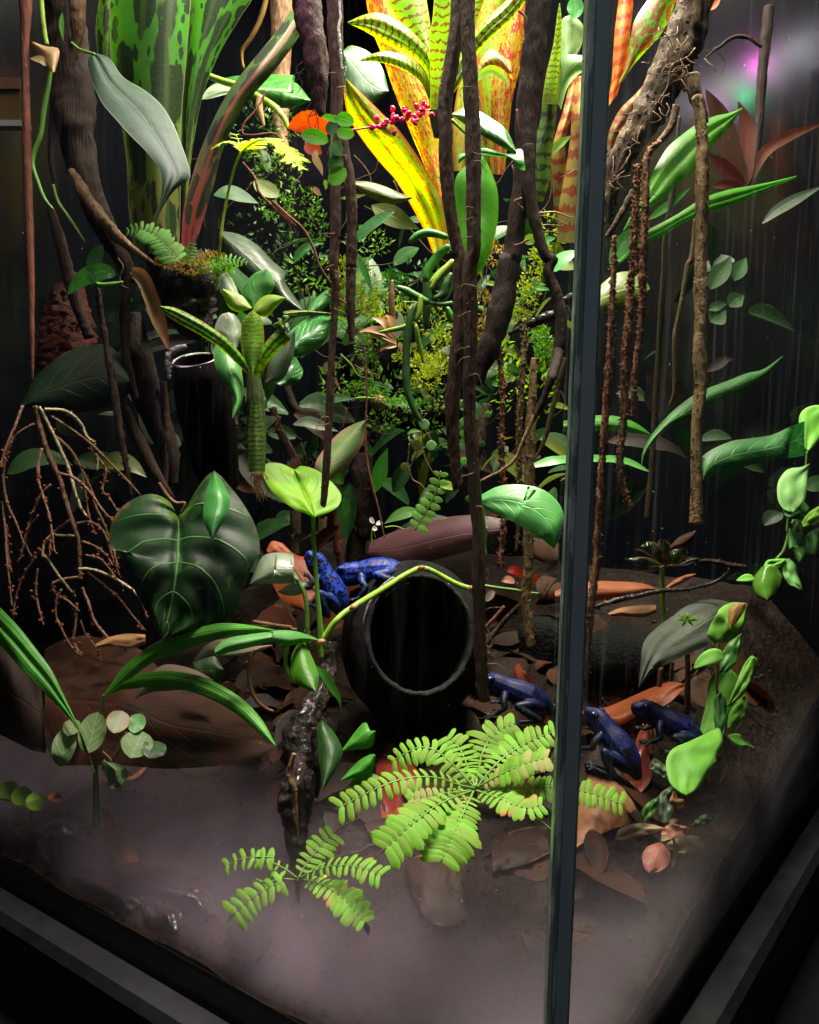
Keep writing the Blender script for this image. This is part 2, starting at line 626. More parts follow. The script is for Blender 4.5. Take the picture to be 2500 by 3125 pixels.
def leafmat(name, c1, c2=None, vein=None, vn=7, vslope=.35, vw=.06, mid=.045, vmix=.7, trans=.4, tcol=None, rough=.45, spec=.3,
            mott=.35, mscale=90, spots=None, bands=None, edge=None, tip=None, base=None, patches=None, wet=0.0, vbump=.5, lines=None, bumpd=.0006):
    t = NT(name)
    uv = t.coord('UV'); ob = t.coord('Object')
    s = t.sep(uv); u = s[0]; v = t.ma('ABSOLUTE', t.ma('SUBTRACT', t.ma('MULTIPLY', s[1], 2.0), 1.0))
    c2 = c2 or tuple(x * .55 for x in c1)
    r = t.objrand()
    nz = t.noise(ob, mscale, 4)
    nz2 = t.noise(ob, mscale * .25, 2)
    col = t.mix(t.ma('MULTIPLY', t.step(t.ma('ADD', nz2, t.ma('MULTIPLY', t.ma('SUBTRACT', nz, .5), mott * 2)), .35, .68), .8), c1, c2)
    if base:
        bc, lo, hi = base
        col = t.mix(t.ma('SUBTRACT', 1.0, t.step(t.ma('ADD', u, t.ma('MULTIPLY', t.ma('SUBTRACT', nz, .5), .3)), lo, hi)), col, bc)
    if tip:
        tc, lo, hi = tip
        col = t.mix(t.step(t.ma('ADD', u, t.ma('MULTIPLY', t.ma('SUBTRACT', nz, .5), .3)), lo, hi), col, tc)
    for sp in (spots or []):
        # colour, scale along, scale across, threshold, wobble
        sc, su, sv, th, wob = sp
        vec = t.mapping(uv, (su, sv, 1))
        vec = t.node('ShaderNodeVectorMath', {0: vec, 1: t.node('ShaderNodeVectorMath', {0: t.noise(vec, 2.2, 2, out=1), 1: (wob, wob, 0)}, operation='MULTIPLY')}, operation='ADD')
        dd = t.voro(vec, 1.0)
        cl = t.noise(vec, .45, 2)
        mk_ = t.step(t.ma('ADD', dd, t.ma('MULTIPLY', t.ma('SUBTRACT', cl, .5), 1.1)), th, th - .05)
        col = t.mix(mk_, col, sc)
    for bd in (bands or []):
        # colour, count, sharp threshold, wobble, break-up
        bc, bn, th, wob, brk = bd
        vec = t.mapping(uv, (bn * .9, 3.0, 1))
        w = t.ma('SINE', t.ma('ADD', t.ma('MULTIPLY', u, bn * 6.283), t.ma('MULTIPLY', t.noise(vec, 1.0, 2), wob)))
        b2 = t.ma('ADD', w, t.ma('MULTIPLY', t.ma('SUBTRACT', t.noise(t.mapping(uv, (bn * 1.3, 9.0, 1), (3, 3, 0)), 1.0, 2), .5), brk))
        col = t.mix(t.step(b2, th, th + .25), col, bc)
    fine = t.noise(ob, 900, 3)
    col = t.mix(t.ma('MULTIPLY', t.step(fine, .35, .75), .35), col, c2)
    h = t.ma('ADD', nz, t.ma('MULTIPLY', fine, .5))
    if vein is not None:
        q = t.ma('FRACT', t.ma('MULTIPLY', t.ma('SUBTRACT', u, t.ma('MULTIPLY', t.ma('POWER', v, 1.3), vslope)), vn))
        q = t.ma('ABSOLUTE', t.ma('SUBTRACT', q, .5))
        side = t.ma('MULTIPLY', t.step(q, vw, 0.0), t.step(v, 1.0, .55))
        midm = t.step(v, mid, mid * .25)
        vm = t.ma('MAXIMUM', side, midm)
        col = t.mix(t.ma('MULTIPLY', vm, vmix), col, vein)
        h = t.ma('SUBTRACT', t.ma('MULTIPLY', h, .35), t.ma('MULTIPLY', vm, vbump * 2))
    if lines:   # fine parallel lines along the leaf
        lc, ln, lm = lines
        w = t.ma('SINE', t.ma('MULTIPLY', s[1], ln * 6.283))
        col = t.mix(t.ma('MULTIPLY', t.step(w, .5, 1.0), lm), col, lc)
        h = t.ma('ADD', h, t.ma('MULTIPLY', w, .25))
    for pa in (patches or []):
        pc, sc, th = pa
        col = t.mix(t.step(t.noise(ob, sc, 3, dist=.5), th, th + .06), col, pc)
    # specks, dust and browned margins
    vs = t.voro(ob, 330)
    col = t.mix(t.ma('MULTIPLY', t.ma('MULTIPLY', t.step(vs, .17, .10), t.step(nz, .5, .62)), .65), col, (.045, .03, .012))
    col = t.mix(t.ma('MULTIPLY', t.ma('MULTIPLY', t.step(v, .90, .99), t.step(nz, .52, .66)), .7), col, (.16, .09, .03))
    if edge:
        ec, ew = edge
        col = t.mix(t.step(v, 1 - ew, 1 - ew * .3), col, ec)
    col = t.node('ShaderNodeHueSaturation', {'Hue': t.ma('ADD', .488, t.ma('MULTIPLY', r, .024)), 'Value': t.ma('ADD', .82, t.ma('MULTIPLY', r, .36)), 'Color': col})
    nb = t.bump(h, .4, bumpd)
    rr = t.ma('ADD', rough - .08, t.ma('MULTIPLY', t.noise(ob, 300, 2), .16))
    p = t.bsdf(Base_Color=col, Roughness=rr, Specular_IOR_Level=spec, Normal=nb, Coat_Weight=wet, Coat_Roughness=.12)
    tc = col if tcol is None else t.mix(.6, col, tcol)
    tr = t.node('ShaderNodeBsdfTranslucent', {'Color': t.node('ShaderNodeHueSaturation', {'Saturation': 1.12, 'Value': 1.25, 'Color': tc}), 'Normal': nb})
    sh = t.node('ShaderNodeMixShader', {0: trans, 1: p, 2: tr})
    return t.done(sh)


def barkmat(name, c1, c2, c3=None, scale=120, stretch=.25, rough=.75, bumpd=.0012, wet=0.0, patch=None, spec=.12):
    t = NT(name)
    ob = t.coord('Object')
    vec = t.mapping(ob, (1, 1, stretch))
    n1 = t.noise(vec, scale, 6, .65, .6)
    n2 = t.noise(ob, scale * .16, 4)
    vo = t.voro(vec, scale * 1.3)
    col = t.mix(t.step(n1, .32, .68), c1, c2)
    col = t.mix(t.ma('MULTIPLY', t.step(n2, .5, .72), .8), col, c3 or tuple(x * .4 for x in c1))
    if patch:
        pc, ps, th = patch
        col = t.mix(t.ma('MULTIPLY', t.step(t.noise(ob, ps, 5, .7), th, th + .1), .85), col, pc)
    h = t.ma('ADD', n1, t.ma('MULTIPLY', vo, .5))
    p = t.bsdf(Base_Color=col, Roughness=t.ma('ADD', rough - .1, t.ma('MULTIPLY', n2, .2)), Normal=t.bump(h, .9, bumpd), Coat_Weight=wet, Coat_Roughness=.15, Specular_IOR_Level=spec)
    return t.done(p)


# --- leaves
leafmat('leaf_lime', (.24, .42, .04), (.14, .30, .02), vein=(.10, .20, .02), vn=6, vw=.05, vmix=.5, trans=.5, rough=.45)
leafmat('leaf_heart_lime', (.22, .46, .02), (.14, .36, .015), vein=(.07, .20, .01), vn=6, vslope=-.35, vw=.05, vmix=.7, trans=.55, rough=.5, mid=.03)
leafmat('leaf_green', (.06, .25, .015), (.03, .14, .010), vein=(.13, .34, .04), vn=8, vw=.06, vmix=.6, trans=.42, rough=.42, edge=((.10, .3, .04), .05))
leafmat('leaf_strap_green', (.09, .42, .02), (.05, .28, .01), vein=(.02, .12, .01), vn=16, vslope=.12, vw=.05, vmix=.6, trans=.6, rough=.45, mid=.05)
leafmat('leaf_net', (.035, .17, .035), (.02, .10, .022), vein=(.14, .32, .09), vn=7, vslope=.2, vw=.07, vmix=.65, trans=.42, rough=.45)
leafmat('leaf_mint', (.09, .36, .08), (.05, .24, .05), vein=(.20, .48, .16), vn=8, vw=.07, vmix=.6, trans=.35, rough=.4, spec=.4, edge=((.16, .42, .12), .05))
leafmat('leaf_gloss', (.05, .22, .04), (.025, .13, .025), vein=(.12, .32, .08), vn=8, vw=.06, vmix=.6, trans=.3, rough=.28, spec=.5, wet=.2, bumpd=.001)
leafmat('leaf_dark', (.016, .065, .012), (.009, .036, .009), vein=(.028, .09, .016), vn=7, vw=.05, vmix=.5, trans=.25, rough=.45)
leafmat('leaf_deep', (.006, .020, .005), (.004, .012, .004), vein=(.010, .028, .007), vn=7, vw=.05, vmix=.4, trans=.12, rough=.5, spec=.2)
leafmat('leaf_olive', (.11, .15, .02), (.07, .10, .015), vein=(.14, .18, .04), vn=7, vmix=.4, trans=.4, rough=.4)
leafmat('leaf_velvet', (.024, .054, .032), (.013, .032, .021), vein=(.05, .09, .055), vn=3, vslope=-.6, vw=.035, vmix=.4, trans=.2, rough=.6, spec=.2, edge=((.11, .15, .09), .05))
leafmat('leaf_philo', (.006, .040, .008), (.002, .012, .004), vein=(.07, .34, .06), vn=5, vslope=.30, vw=.04, vmix=.85, trans=.28, rough=.5, spec=.3, mid=.025, patches=[((.02, .10, .012), 55, .60), ((.36, .16, .05), 24, .66)], base=((.10, .27, .02), .02, .22), bumpd=.0015, vbump=1.0)
leafmat('leaf_philo_young', (.04, .17, .03), (.02, .10, .02), vein=(.06, .2, .04), vn=4, vmix=.4, trans=.3, rough=.4)
leafmat('leaf_begonia', (.085, .10, .078), (.05, .062, .05), vein=(.14, .165, .12), vn=5, vslope=.5, vw=.05, vmix=.5, trans=.2, rough=.6, spec=.3, patches=[((.12, .20, .05), 60, .68)], bumpd=.001)
leafmat('leaf_pleat', (.08, .36, .04), (.05, .24, .03), lines=((.13, .44, .07), 6, .5), trans=.45, rough=.42)
leafmat('leaf_silver', (.30, .40, .26), (.20, .30, .18), vein=(.42, .34, .36), vn=6, vw=.06, vmix=.45, trans=.3, rough=.3, spec=.6)
leafmat('leaf_greypink', (.26, .27, .22), (.16, .22, .15), tip=((.34, .22, .18), .1, .6), vein=(.3, .3, .26), vn=6, vmix=.3, trans=.3, rough=.35)
leafmat('leaf_greengrey', (.09, .13, .085), (.05, .085, .055), vein=(.24, .16, .17), vn=9, vw=.05, vmix=.4, trans=.28, rough=.35, mid=.07)
leafmat('leaf_pinkgreen', (.15, .22, .08), (.10, .17, .06), vein=(.26, .12, .13), vn=2, vw=.03, vmix=.6, trans=.35, rough=.35, edge=((.26, .13, .10), .35))
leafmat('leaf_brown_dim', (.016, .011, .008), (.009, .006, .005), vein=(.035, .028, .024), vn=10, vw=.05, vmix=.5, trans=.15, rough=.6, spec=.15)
leafmat('leaf_pucker', (.012, .022, .006), (.006, .010, .004), vein=(.14, .20, .03), vn=9, vslope=.2, vw=.12, vmix=.6, trans=.15, rough=.12, spec=.8, wet=.8, edge=((.12, .06, .015), .3), vbump=2.0)
leafmat('leaf_veined_pale', (.16, .24, .09), (.10, .17, .06), vein=(.30, .44, .22), vn=5, vslope=.4, vw=.13, vmix=.7, trans=.35, rough=.55)
leafmat('leaf_mintpink', (.18, .42, .22), (.26, .28, .14), vein=(.32, .5, .32), vn=5, vmix=.5, trans=.35, rough=.45, edge=((.38, .26, .12), .35))
leafmat('leaf_succulent', (.18, .50, .06), (.12, .38, .04), trans=.3, rough=.55, spec=.3, edge=((.28, .56, .12), .08), mscale=60)
leafmat('leaf_succulent_dark', (.05, .18, .03), (.03, .11, .025), trans=.25, rough=.45)
leafmat('leaf_succulent_pale', (.20, .40, .13), (.14, .32, .09), trans=.3, rough=.55, spec=.3, edge=((.28, .44, .18), .1))
leafmat('leaf_pitcher', (.08, .24, .02), (.05, .14, .02), trans=.25, rough=.14, spec=.8, wet=.6, patches=[((.12, .10, .02), 120, .6)])
leafmat('leaf_red', (.55, .06, .015), (.40, .03, .01), vein=(.6, .16, .05), vn=5, vmix=.3, trans=.6, rough=.4)
leafmat('leaf_pink_seedling', (.40, .15, .11), (.28, .11, .08), vein=(.46, .28, .18), vn=5, vmix=.3, trans=.3, rough=.5)
leafmat('leaf_beige_seedling', (.38, .30, .17), (.30, .2, .12), vein=(.44, .34, .2), vn=5, vmix=.3, trans=.3, rough=.5, edge=((.44, .36, .12), .1))
leafmat('leaf_brown_petal', (.34, .17, .06), (.26, .12, .04), lines=((.42, .24, .1), 4, .4), trans=.35, rough=.5)
leafmat('leaf_tillandsia', (.42, .20, .10), (.26, .24, .08), tip=((.5, .13, .08), .5, 1.0), trans=.35, rough=.4)
leafmat('bract_tan', (.36, .24, .12), (.26, .15, .07), trans=.35, rough=.5)
leafmat('leaflet_lime', (.19, .40, .03), (.13, .30, .02), vein=(.10, .22, .03), vn=4, vslope=.3, vw=.06, vmix=.45, trans=.45, rough=.55, mscale=260, mott=.6)
leafmat('leaflet_old', (.26, .36, .08), (.32, .24, .10), trans=.4, rough=.5, mscale=120)
leafmat('leaflet_brown_tip', (.24, .36, .05), (.18, .3, .03), tip=((.5, .16, .05), .55, .9), trans=.4, rough=.5)
leafmat('leaflet_yellow', (.42, .58, .03), (.30, .48, .02), trans=.5, rough=.5, mscale=160)
leafmat('leaflet_fern', (.11, .34, .03), (.08, .26, .02), trans=.45, rough=.5, mscale=160)
leafmat('leaflet_round', (.18, .38, .06), (.12, .28, .04), trans=.35, rough=.5)
# bromeliads
leafmat('brom_blotch', (.075, .25, .012), (.05, .17, .012), spots=[((.010, .013, .008), 7, 3.6, .52, .5), ((.012, .015, .010), 18, 8, .32, .4)], base=((.14, .13, .03), .08, .5), trans=.42, rough=.5, spec=.2, patches=[((.25, .05, .02), 34, .74)], lines=((.09, .15, .03), 3, .3), edge=((.17, .18, .09), .035))
leafmat('brom_blotch_red', (.09, .17, .05), (.07, .11, .045), spots=[((.03, .035, .03), 12, 3.0, .5, .5)], base=((.34, .06, .09), .10, .5), vein=(.34, .10, .05), vn=1, vw=.0, mid=.28, vmix=.75, trans=.35, rough=.35)
leafmat('brom_orange', (.24, .50, .02), (.16, .38, .02), spots=[((.42, .07, .01), 34, 10, .40, 1.4), ((.44, .20, .01), 64, 18, .42, 1.0)], base=((.22, .24, .05), .02, .35), trans=.58, rough=.45, edge=((.40, .14, .015), .25), lines=((.34, .5, .04), 9, .35))
leafmat('brom_red', (.46, .40, .01), (.46, .22, .01), spots=[((.50, .025, .03), 30, 10, .54, 1.4), ((.52, .5, .02), 58, 17, .36, .9)], base=((.25, .16, .02), .02, .35), tip=((.58, .03, .06), .66, 1.0), trans=.58, rough=.45, lines=((.5, .4, .04), 9, .3))
leafmat('brom_zebra', (.34, .54, .02), (.22, .46, .02), bands=[((.20, .03, .015), 17, .45, 9.0, 3.0)], base=((.08, .16, .02), .02, .3), trans=.55, rough=.4, edge=((.42, .5, .06), .08))
leafmat('brom_zebra_green', (.09, .32, .02), (.06, .22, .02), bands=[((.15, .03, .015), 16, .5, 9.0, 3.0)], trans=.42, rough=.35, edge=((.28, .10, .03), .06))
leafmat('brom_zebra_dark', (.06, .12, .015), (.04, .08, .015), bands=[((.012, .02, .008), 15, .3, 8.0, 2.8)], trans=.3, rough=.45)
leafmat('brom_banded', (.34, .26, .05), (.36, .17, .06), bands=[((.24, .04, .02), 9, .15, 6.0, 2.2)], base=((.2, .2, .06), .05, .55), trans=.45, rough=.45, patches=[((.2, .22, .04), 50, .62)])
leafmat('brom_banded_red', (.58, .20, .05), (.48, .13, .04), bands=[((.44, .03, .015), 9, .15, 6.0, 2.2)], trans=.5, rough=.45)
leafmat('brom_mottled', (.12, .38, .02), (.09, .28, .02), spots=[((.26, .035, .02), 15, 6, .55, .8), ((.22, .04, .02), 30, 11, .44, .7)], trans=.5, rough=.35)
leafmat('brom_sheath', (.035, .07, .012), (.022, .04, .012), bands=[((.03, .012, .008), 10, .2, 6.0, 2.4)], trans=.1, rough=.5)
leafmat('brom_pale', (.30, .46, .22), (.22, .38, .14), vein=(.08, .2, .06), vn=2, vw=.03, vmix=.6, trans=.45, rough=.3)
# dead leaves
leafmat('dead_brown', (.040, .014, .004), (.018, .007, .003), vein=(.06, .024, .008), vn=8, vmix=.4, trans=.12, rough=.7, spec=.15, mscale=60, bumpd=.001, patches=[((.012, .006, .004), 40, .58)])
leafmat('dead_dark', (.020, .009, .006), (.010, .005, .003), vein=(.03, .015, .009), vn=8, vmix=.4, trans=.1, rough=.6, spec=.15, mscale=60, bumpd=.001)
leafmat('dead_orange', (.36, .10, .028), (.26, .07, .02), vein=(.40, .16, .06), vn=8, vmix=.35, trans=.3, rough=.5, mscale=60, tip=((.03, .02, .015), .9, 1.05))
leafmat('dead_redwet', (.26, .055, .025), (.17, .05, .022), vein=(.32, .12, .07), vn=9, vmix=.4, trans=.2, rough=.4, wet=.25, vbump=1.2, patches=[((.08, .03, .015), 60, .56)])
leafmat('dead_tan', (.30, .15, .06), (.22, .10, .04), vein=(.34, .2, .1), vn=8, vmix=.4, trans=.2, rough=.55)
leafmat('dead_maroon', (.055, .018, .024), (.03, .010, .014), vein=(.09, .035, .05), vn=1, vw=.0, mid=.04, vmix=.5, trans=.2, rough=.35, mott=.2)
leafmat('dead_red', (.32, .055, .02), (.22, .04, .015), vein=(.36, .1, .04), vn=6, vmix=.3, trans=.3, rough=.4)
leafmat('dead_wet_dark', (.020, .012, .012), (.010, .007, .007), vein=(.04, .024, .024), vn=9, vmix=.4, trans=.05, rough=.3, wet=.5, vbump=1.5, bumpd=.004, mscale=300)
# moss
leafmat('moss_yellow', (.26, .32, .02), (.16, .22, .02), trans=.45, rough=.6)
leafmat('moss_green', (.11, .25, .02), (.06, .14, .02), trans=.35, rough=.6)
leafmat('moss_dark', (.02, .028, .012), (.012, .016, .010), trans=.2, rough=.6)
leafmat('moss_orange', (.24, .16, .03), (.15, .12, .02), trans=.4, rough=.6)

# --- stems, bark, roots
leafmat('stem_green', (.13, .28, .04), (.09, .2, .03), trans=.1, rough=.4, mscale=200)
leafmat('stem_lime', (.24, .38, .04), (.17, .3, .03), trans=.1, rough=.4, mscale=200)
leafmat('stem_cactus', (.06, .24, .03), (.035, .15, .03), trans=.1, rough=.35, mscale=150)
leafmat('stem_cactus_dark', (.03, .10, .03), (.02, .06, .02), trans=.08, rough=.4, mscale=150)
leafmat('stem_brown', (.14, .07, .035), (.09, .045, .025), trans=.0, rough=.5, mscale=200)
leafmat('stem_amber', (.22, .11, .02), (.14, .07, .015), trans=.1, rough=.4, mscale=150)
leafmat('stem_pink', (.5, .10, .07), (.4, .07, .05), trans=.15, rough=.4)
leafmat('petal_magenta', (.85, .05, .26), (.7, .03, .18), trans=.45, rough=.35, wet=.2)
leafmat('petal_white', (.7, .62, .6), (.6, .5, .45), trans=.3, rough=.4)
barkmat('bark_dark', (0.021, 0.012, 0.009), (0.0108, 0.0066, 0.006), (0.03, 0.0192, 0.0156), 585, .2)
barkmat('bark_brown', (0.045, 0.0252, 0.0168), (0.024, 0.0132, 0.0096), (0.057, 0.036, 0.024), 585, .2)
barkmat('bark_tan', (.22, .13, .07), (.09, .05, .03), (.30, .19, .11), 495, .15)
barkmat('bark_trunk', (0.03, 0.018, 0.0132), (0.0144, 0.0084, 0.0072), (0.045, 0.0276, 0.0204), 405, .15, patch=((.26, .17, .10), 22, .62))
barkmat('bark_root_woody', (0.096, 0.06, 0.036), (0.03, 0.0192, 0.0132), (0.018, 0.012, 0.0096), 540, .15, bumpd=.002, patch=((.28, .19, .11), 45, .56))
barkmat('root_rust', (.30, .13, .07), (.15, .065, .04), (.36, .20, .11), 924, .6)
barkmat('root_tan', (.26, .17, .08), (.13, .08, .04), (.32, .22, .11), 836, .5)
barkmat('root_dim', (0.06, 0.042, 0.018), (0.036, 0.024, 0.012), (0.078, 0.054, 0.027), 660, .4)
barkmat('root_reddish', (.16, .055, .035), (.09, .032, .022), (.2, .08, .05), 484, .2)
barkmat('root_fibre', (.16, .10, .055), (.08, .05, .03), (.22, .14, .08), 880, .3)
barkmat('root_clump', (0.045, 0.024, 0.0192), (0.024, 0.012, 0.0108), (0.06, 0.03, 0.024), 675, .25)
barkmat('inflor_brown', (.20, .115, .07), (.13, .07, .045), (.24, .15, .1), 572, .4, rough=.6)
barkmat('inflor_cream', (.48, .46, .27), (.36, .32, .18), (.52, .46, .32), 572, .4, rough=.6)
barkmat('inflor_pink', (.48, .22, .19), (.34, .14, .11), (.5, .36, .26), 572, .4, rough=.6)
barkmat('bud_orange', (.30, .08, .03), (.2, .05, .02), (.34, .12, .05), 1100, 1)
barkmat('wood_wet', (.035, .024, .024), (.010, .008, .009), (.10, .075, .075), 420, .12, rough=.45, bumpd=.003, wet=.25)
barkmat('log_dark', (.0022, .0019, .0017), (.001, .001, .001), (.005, .004, .0035), 420, .3, rough=.95, bumpd=.002, spec=.03)
barkmat('stone_dark', (.004, .0045, .005), (.002, .0025, .0025), (.007, .0065, .0065), 260, 1, rough=.9, bumpd=.002)
barkmat('cork_end', (.40, .24, .12), (.2, .11, .06), (.5, .34, .2), 675, 1)
barkmat('substrate_mass', (.030, .022, .020), (.012, .009, .010), (.06, .045, .04), 572, 1, rough=.5, bumpd=.003, wet=.3)
barkmat('nubby_red', (.10, .022, .016), (.04, .010, .009), (.15, .05, .025), 720, 1, rough=.5, bumpd=.004)
barkmat('pot_black', (.006, .0065, .006), (.003, .0035, .0035), (.012, .011, .008), 300, .4, rough=.8, bumpd=.001)
barkmat('pot_rim', (.016, .018, .018), (.007, .008, .008), (.034, .035, .034), 700, 1, rough=.7, bumpd=.001)
barkmat('rim_pale', (.42, .40, .38), (.2, .19, .19), (.5, .47, .45), 440, 1, rough=.6)
barkmat('soil', (.010, .0056, .0040), (.004, .0023, .0018), (.018, .010, .008), 150, 1, rough=.6, bumpd=.003, spec=.08, patch=((.02, .012, .010), 20, .55))


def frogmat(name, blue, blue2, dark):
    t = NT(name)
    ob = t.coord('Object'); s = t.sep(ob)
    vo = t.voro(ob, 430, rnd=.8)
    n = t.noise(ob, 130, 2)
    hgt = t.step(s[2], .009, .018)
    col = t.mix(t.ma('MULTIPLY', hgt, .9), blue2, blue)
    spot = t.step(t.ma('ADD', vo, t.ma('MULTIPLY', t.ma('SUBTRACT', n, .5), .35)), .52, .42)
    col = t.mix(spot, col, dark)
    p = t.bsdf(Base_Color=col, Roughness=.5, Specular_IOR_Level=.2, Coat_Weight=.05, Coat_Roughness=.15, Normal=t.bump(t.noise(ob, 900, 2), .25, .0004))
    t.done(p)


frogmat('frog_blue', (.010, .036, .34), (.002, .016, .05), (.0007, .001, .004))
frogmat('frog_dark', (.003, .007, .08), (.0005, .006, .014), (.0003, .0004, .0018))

t = NT('eye_black'); t.done(t.bsdf(Base_Color=(.004, .004, .006), Roughness=.05, Specular_IOR_Level=.8))
t = NT('table_black'); t.done(t.bsdf(Base_Color=(.004, .004, .005), Roughness=.9, Specular_IOR_Level=.1))
t = NT('plastic_frame')
ob = t.coord('Object')
n1 = t.noise(t.mapping(ob, (1, 1, 1)), 60, 5, .7)
sc1 = t.noise(t.mapping(ob, (40, 300, 40)), 1.0, 3)
t.done(t.bsdf(Base_Color=t.mix(t.step(n1, .3, .75), (.003, .0035, .005), (.010, .011, .015)), Specular_IOR_Level=.2, Roughness=t.ma('ADD', .45, t.ma('MULTIPLY', sc1, .3)), Normal=t.bump(n1, .2, .0005)))
t = NT('gasket_black'); t.done(t.bsdf(Base_Color=(.003, .0025, .0025), Roughness=.9, Specular_IOR_Level=.2))
t = NT('silicone_seal')
ob = t.coord('Object')
sc_ = t.mix(t.noise(t.mapping(ob, (30, 30, 6)), 4, 4), (.27, .33, .35), (.35, .41, .43))
nb_ = t.bump(t.noise(ob, 500, 3), .2, .0004)
t.done(t.bsdf(Base_Color=sc_, Roughness=.42, Specular_IOR_Level=.4, Normal=nb_))
t = NT('glass_edge')
ob = t.coord('Object')
n1 = t.noise(t.mapping(ob, (60, 60, 9)), 6, 4)
g = t.node('ShaderNodeBsdfGlass', {'Color': (.55, .72, .66), 'Roughness': .25, 'IOR': 1.45})
dfs = t.bsdf(Base_Color=t.mix(t.step(n1, .5, .62), (.25, .32, .30), (.8, .86, .82)), Roughness=.3, Specular_IOR_Level=.7, Coat_Weight=.5)
t.done(t.node('ShaderNodeMixShader', {0: .55, 1: g, 2: dfs}))

# tank panes: clear with a fresnel reflection and a thin film of condensation and streaks
def panemat(name, amount):
    t = NT(name)
    ob = t.coord('Object'); s = t.sep(t.node('ShaderNodeNewGeometry', out=0))
    clear = t.node('ShaderNodeBsdfTransparent', {'Color': (.97, .985, .98)})
    gl = t.node('ShaderNodeBsdfGlossy', {'Color': (1, 1, 1), 'Roughness': .03})
    fr = t.node('ShaderNodeFresnel', {'IOR': 1.3})
    sh = t.node('ShaderNodeMixShader', {0: t.ma('MULTIPLY', fr, .12), 1: clear, 2: gl})
    film = t.node('ShaderNodeAddShader', {0: t.node('ShaderNodeBsdfTranslucent', {'Color': (.42, .40, .44)}), 1: t.node('ShaderNodeBsdfDiffuse', {'Color': (.2, .2, .22)})})
    streak = t.noise(t.mapping(t.node('ShaderNodeNewGeometry', out=0), (90, 90, 9)), 1.0, 4, .65)
    cloud = t.noise(t.node('ShaderNodeNewGeometry', out=0), 9, 3)
    low = t.ma('MULTIPLY', t.step(s[2], .15, .03), t.step(s[2], .026, .04))
    f = t.ma('ADD', t.ma('MULTIPLY', t.step(streak, .52, .8), amount), t.ma('MULTIPLY', t.ma('MULTIPLY', low, t.ma('ADD', .35, cloud)), amount * 4.0))
    t.done(t.node('ShaderNodeMixShader', {0: f, 1: sh, 2: film}))


panemat('glass_clear', .007)
panemat('glass_misted', .030)
t = NT('back_glass')
ob = t.coord('Object')
st = t.noise(t.mapping(ob, (12, 12, 5)), 1.0, 4, .6)
t.done(t.bsdf(Base_Color=t.mix(st, (.001, .0012, .002), (.0025, .003, .0045)), Roughness=t.ma('ADD', .09, t.ma('MULTIPLY', st, .16)), Specular_IOR_Level=.5))
t = NT('lamp_housing'); t.done(t.bsdf(Base_Color=(.02, .02, .022), Roughness=.5))
for nm, c, st in (('diode_white', (1, .95, .92), 40), ('diode_magenta', (1, .06, .75), 500), ('diode_green', (.04, 1, .3), 320), ('diode_warm', (1, .75, .4), 60), ('diffuser_glow', (.86, .84, .95), 15.0)):
    t = NT(nm); t.done(t.node('ShaderNodeEmission', {'Color': c, 'Strength': st}))
t = NT('box_amber')
ob = t.coord('Object')
t.done(t.bsdf(Base_Color=t.mix(t.noise(ob, 40, 3), (.09, .065, .01), (.05, .022, .008)), Roughness=.4))
t = NT('box_lid'); t.done(t.bsdf(Base_Color=(.07, .025, .012), Roughness=.6))
t = NT('box_trim'); t.done(t.bsdf(Base_Color=(.2, .2, .2), Roughness=.5))
# low-lying fog
t = NT('mist_air')
pos = t.node('ShaderNodeNewGeometry', out=0)
s = t.sep(pos)
n1 = t.noise(pos, 14, 2, .5, .4)
dens = t.ma('MULTIPLY', t.ma('POWER', t.step(s[2], .105, .03), 1.6), t.ma('ADD', .5, t.ma('MULTIPLY', t.step(n1, .3, .75), .6)))
t.done(None, t.node('ShaderNodeVolumePrincipled', {'Color': (.56, .47, .58), 'Density': t.ma('MULTIPLY', dens, 17.0), 'Anisotropy': .2}))

barkmat('crumb_brown', (.025, .012, .007), (.010, .005, .004), (.045, .022, .012), 300, 1, rough=.7)
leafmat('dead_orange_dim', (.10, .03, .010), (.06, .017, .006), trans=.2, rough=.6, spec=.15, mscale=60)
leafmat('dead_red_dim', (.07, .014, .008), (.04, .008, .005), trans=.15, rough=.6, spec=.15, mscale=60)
leafmat('leaflet_lime_b', (.17, .40, .03), (.22, .38, .04), vein=(.10, .22, .03), vn=4, vslope=.3, vw=.06, vmix=.45, trans=.45, rough=.55, mscale=220, tip=((.30, .34, .05), .7, 1.1))
t = NT('speck_white'); t.done(t.bsdf(Base_Color=(.5, .52, .52), Roughness=.3))
# ------------------------------------------------------------------ setting
def v3(p2, z):
    return Vector((p2.x, p2.y, z))


# substrate: a grid over the tank's plan
V, Fc, UV = [], [], []
nx = 150
for i in range(nx + 1):
    for j in range(nx + 1):
        a = 0.0015 + (LL - 0.005) * i / nx; b = 0.0015 + (LR - 0.005) * j / nx
        q = TC + DL * a + DR * b
        V.append(Vector((q.x, q.y, ground_z(q.x, q.y)))); UV.append((i / nx, j / nx))
for i in range(nx):
    for j in range(nx):
        a = i * (nx + 1) + j
        Fc.append((a, a + nx + 1, a + nx + 2, a + 1))
mk('ground', V, Fc, 'soil', None, UV, True, kind='structure')
# cabinet top under the tank
V, Fc = box_pts((-1.6, -0.6, -0.075), (3.2, 0, 0), (0, 3.0, 0), (0, 0, 0.02))
mk('table', V, Fc, 'table_black', None, None, False, kind='structure')

# glass tank
tank = thing('glass_terrarium', 'glass terrarium with black rails, dark seam where its two front panes meet', 'terrarium', (TC.x, TC.y, -0.05))
H0, H1 = -0.03, 0.86


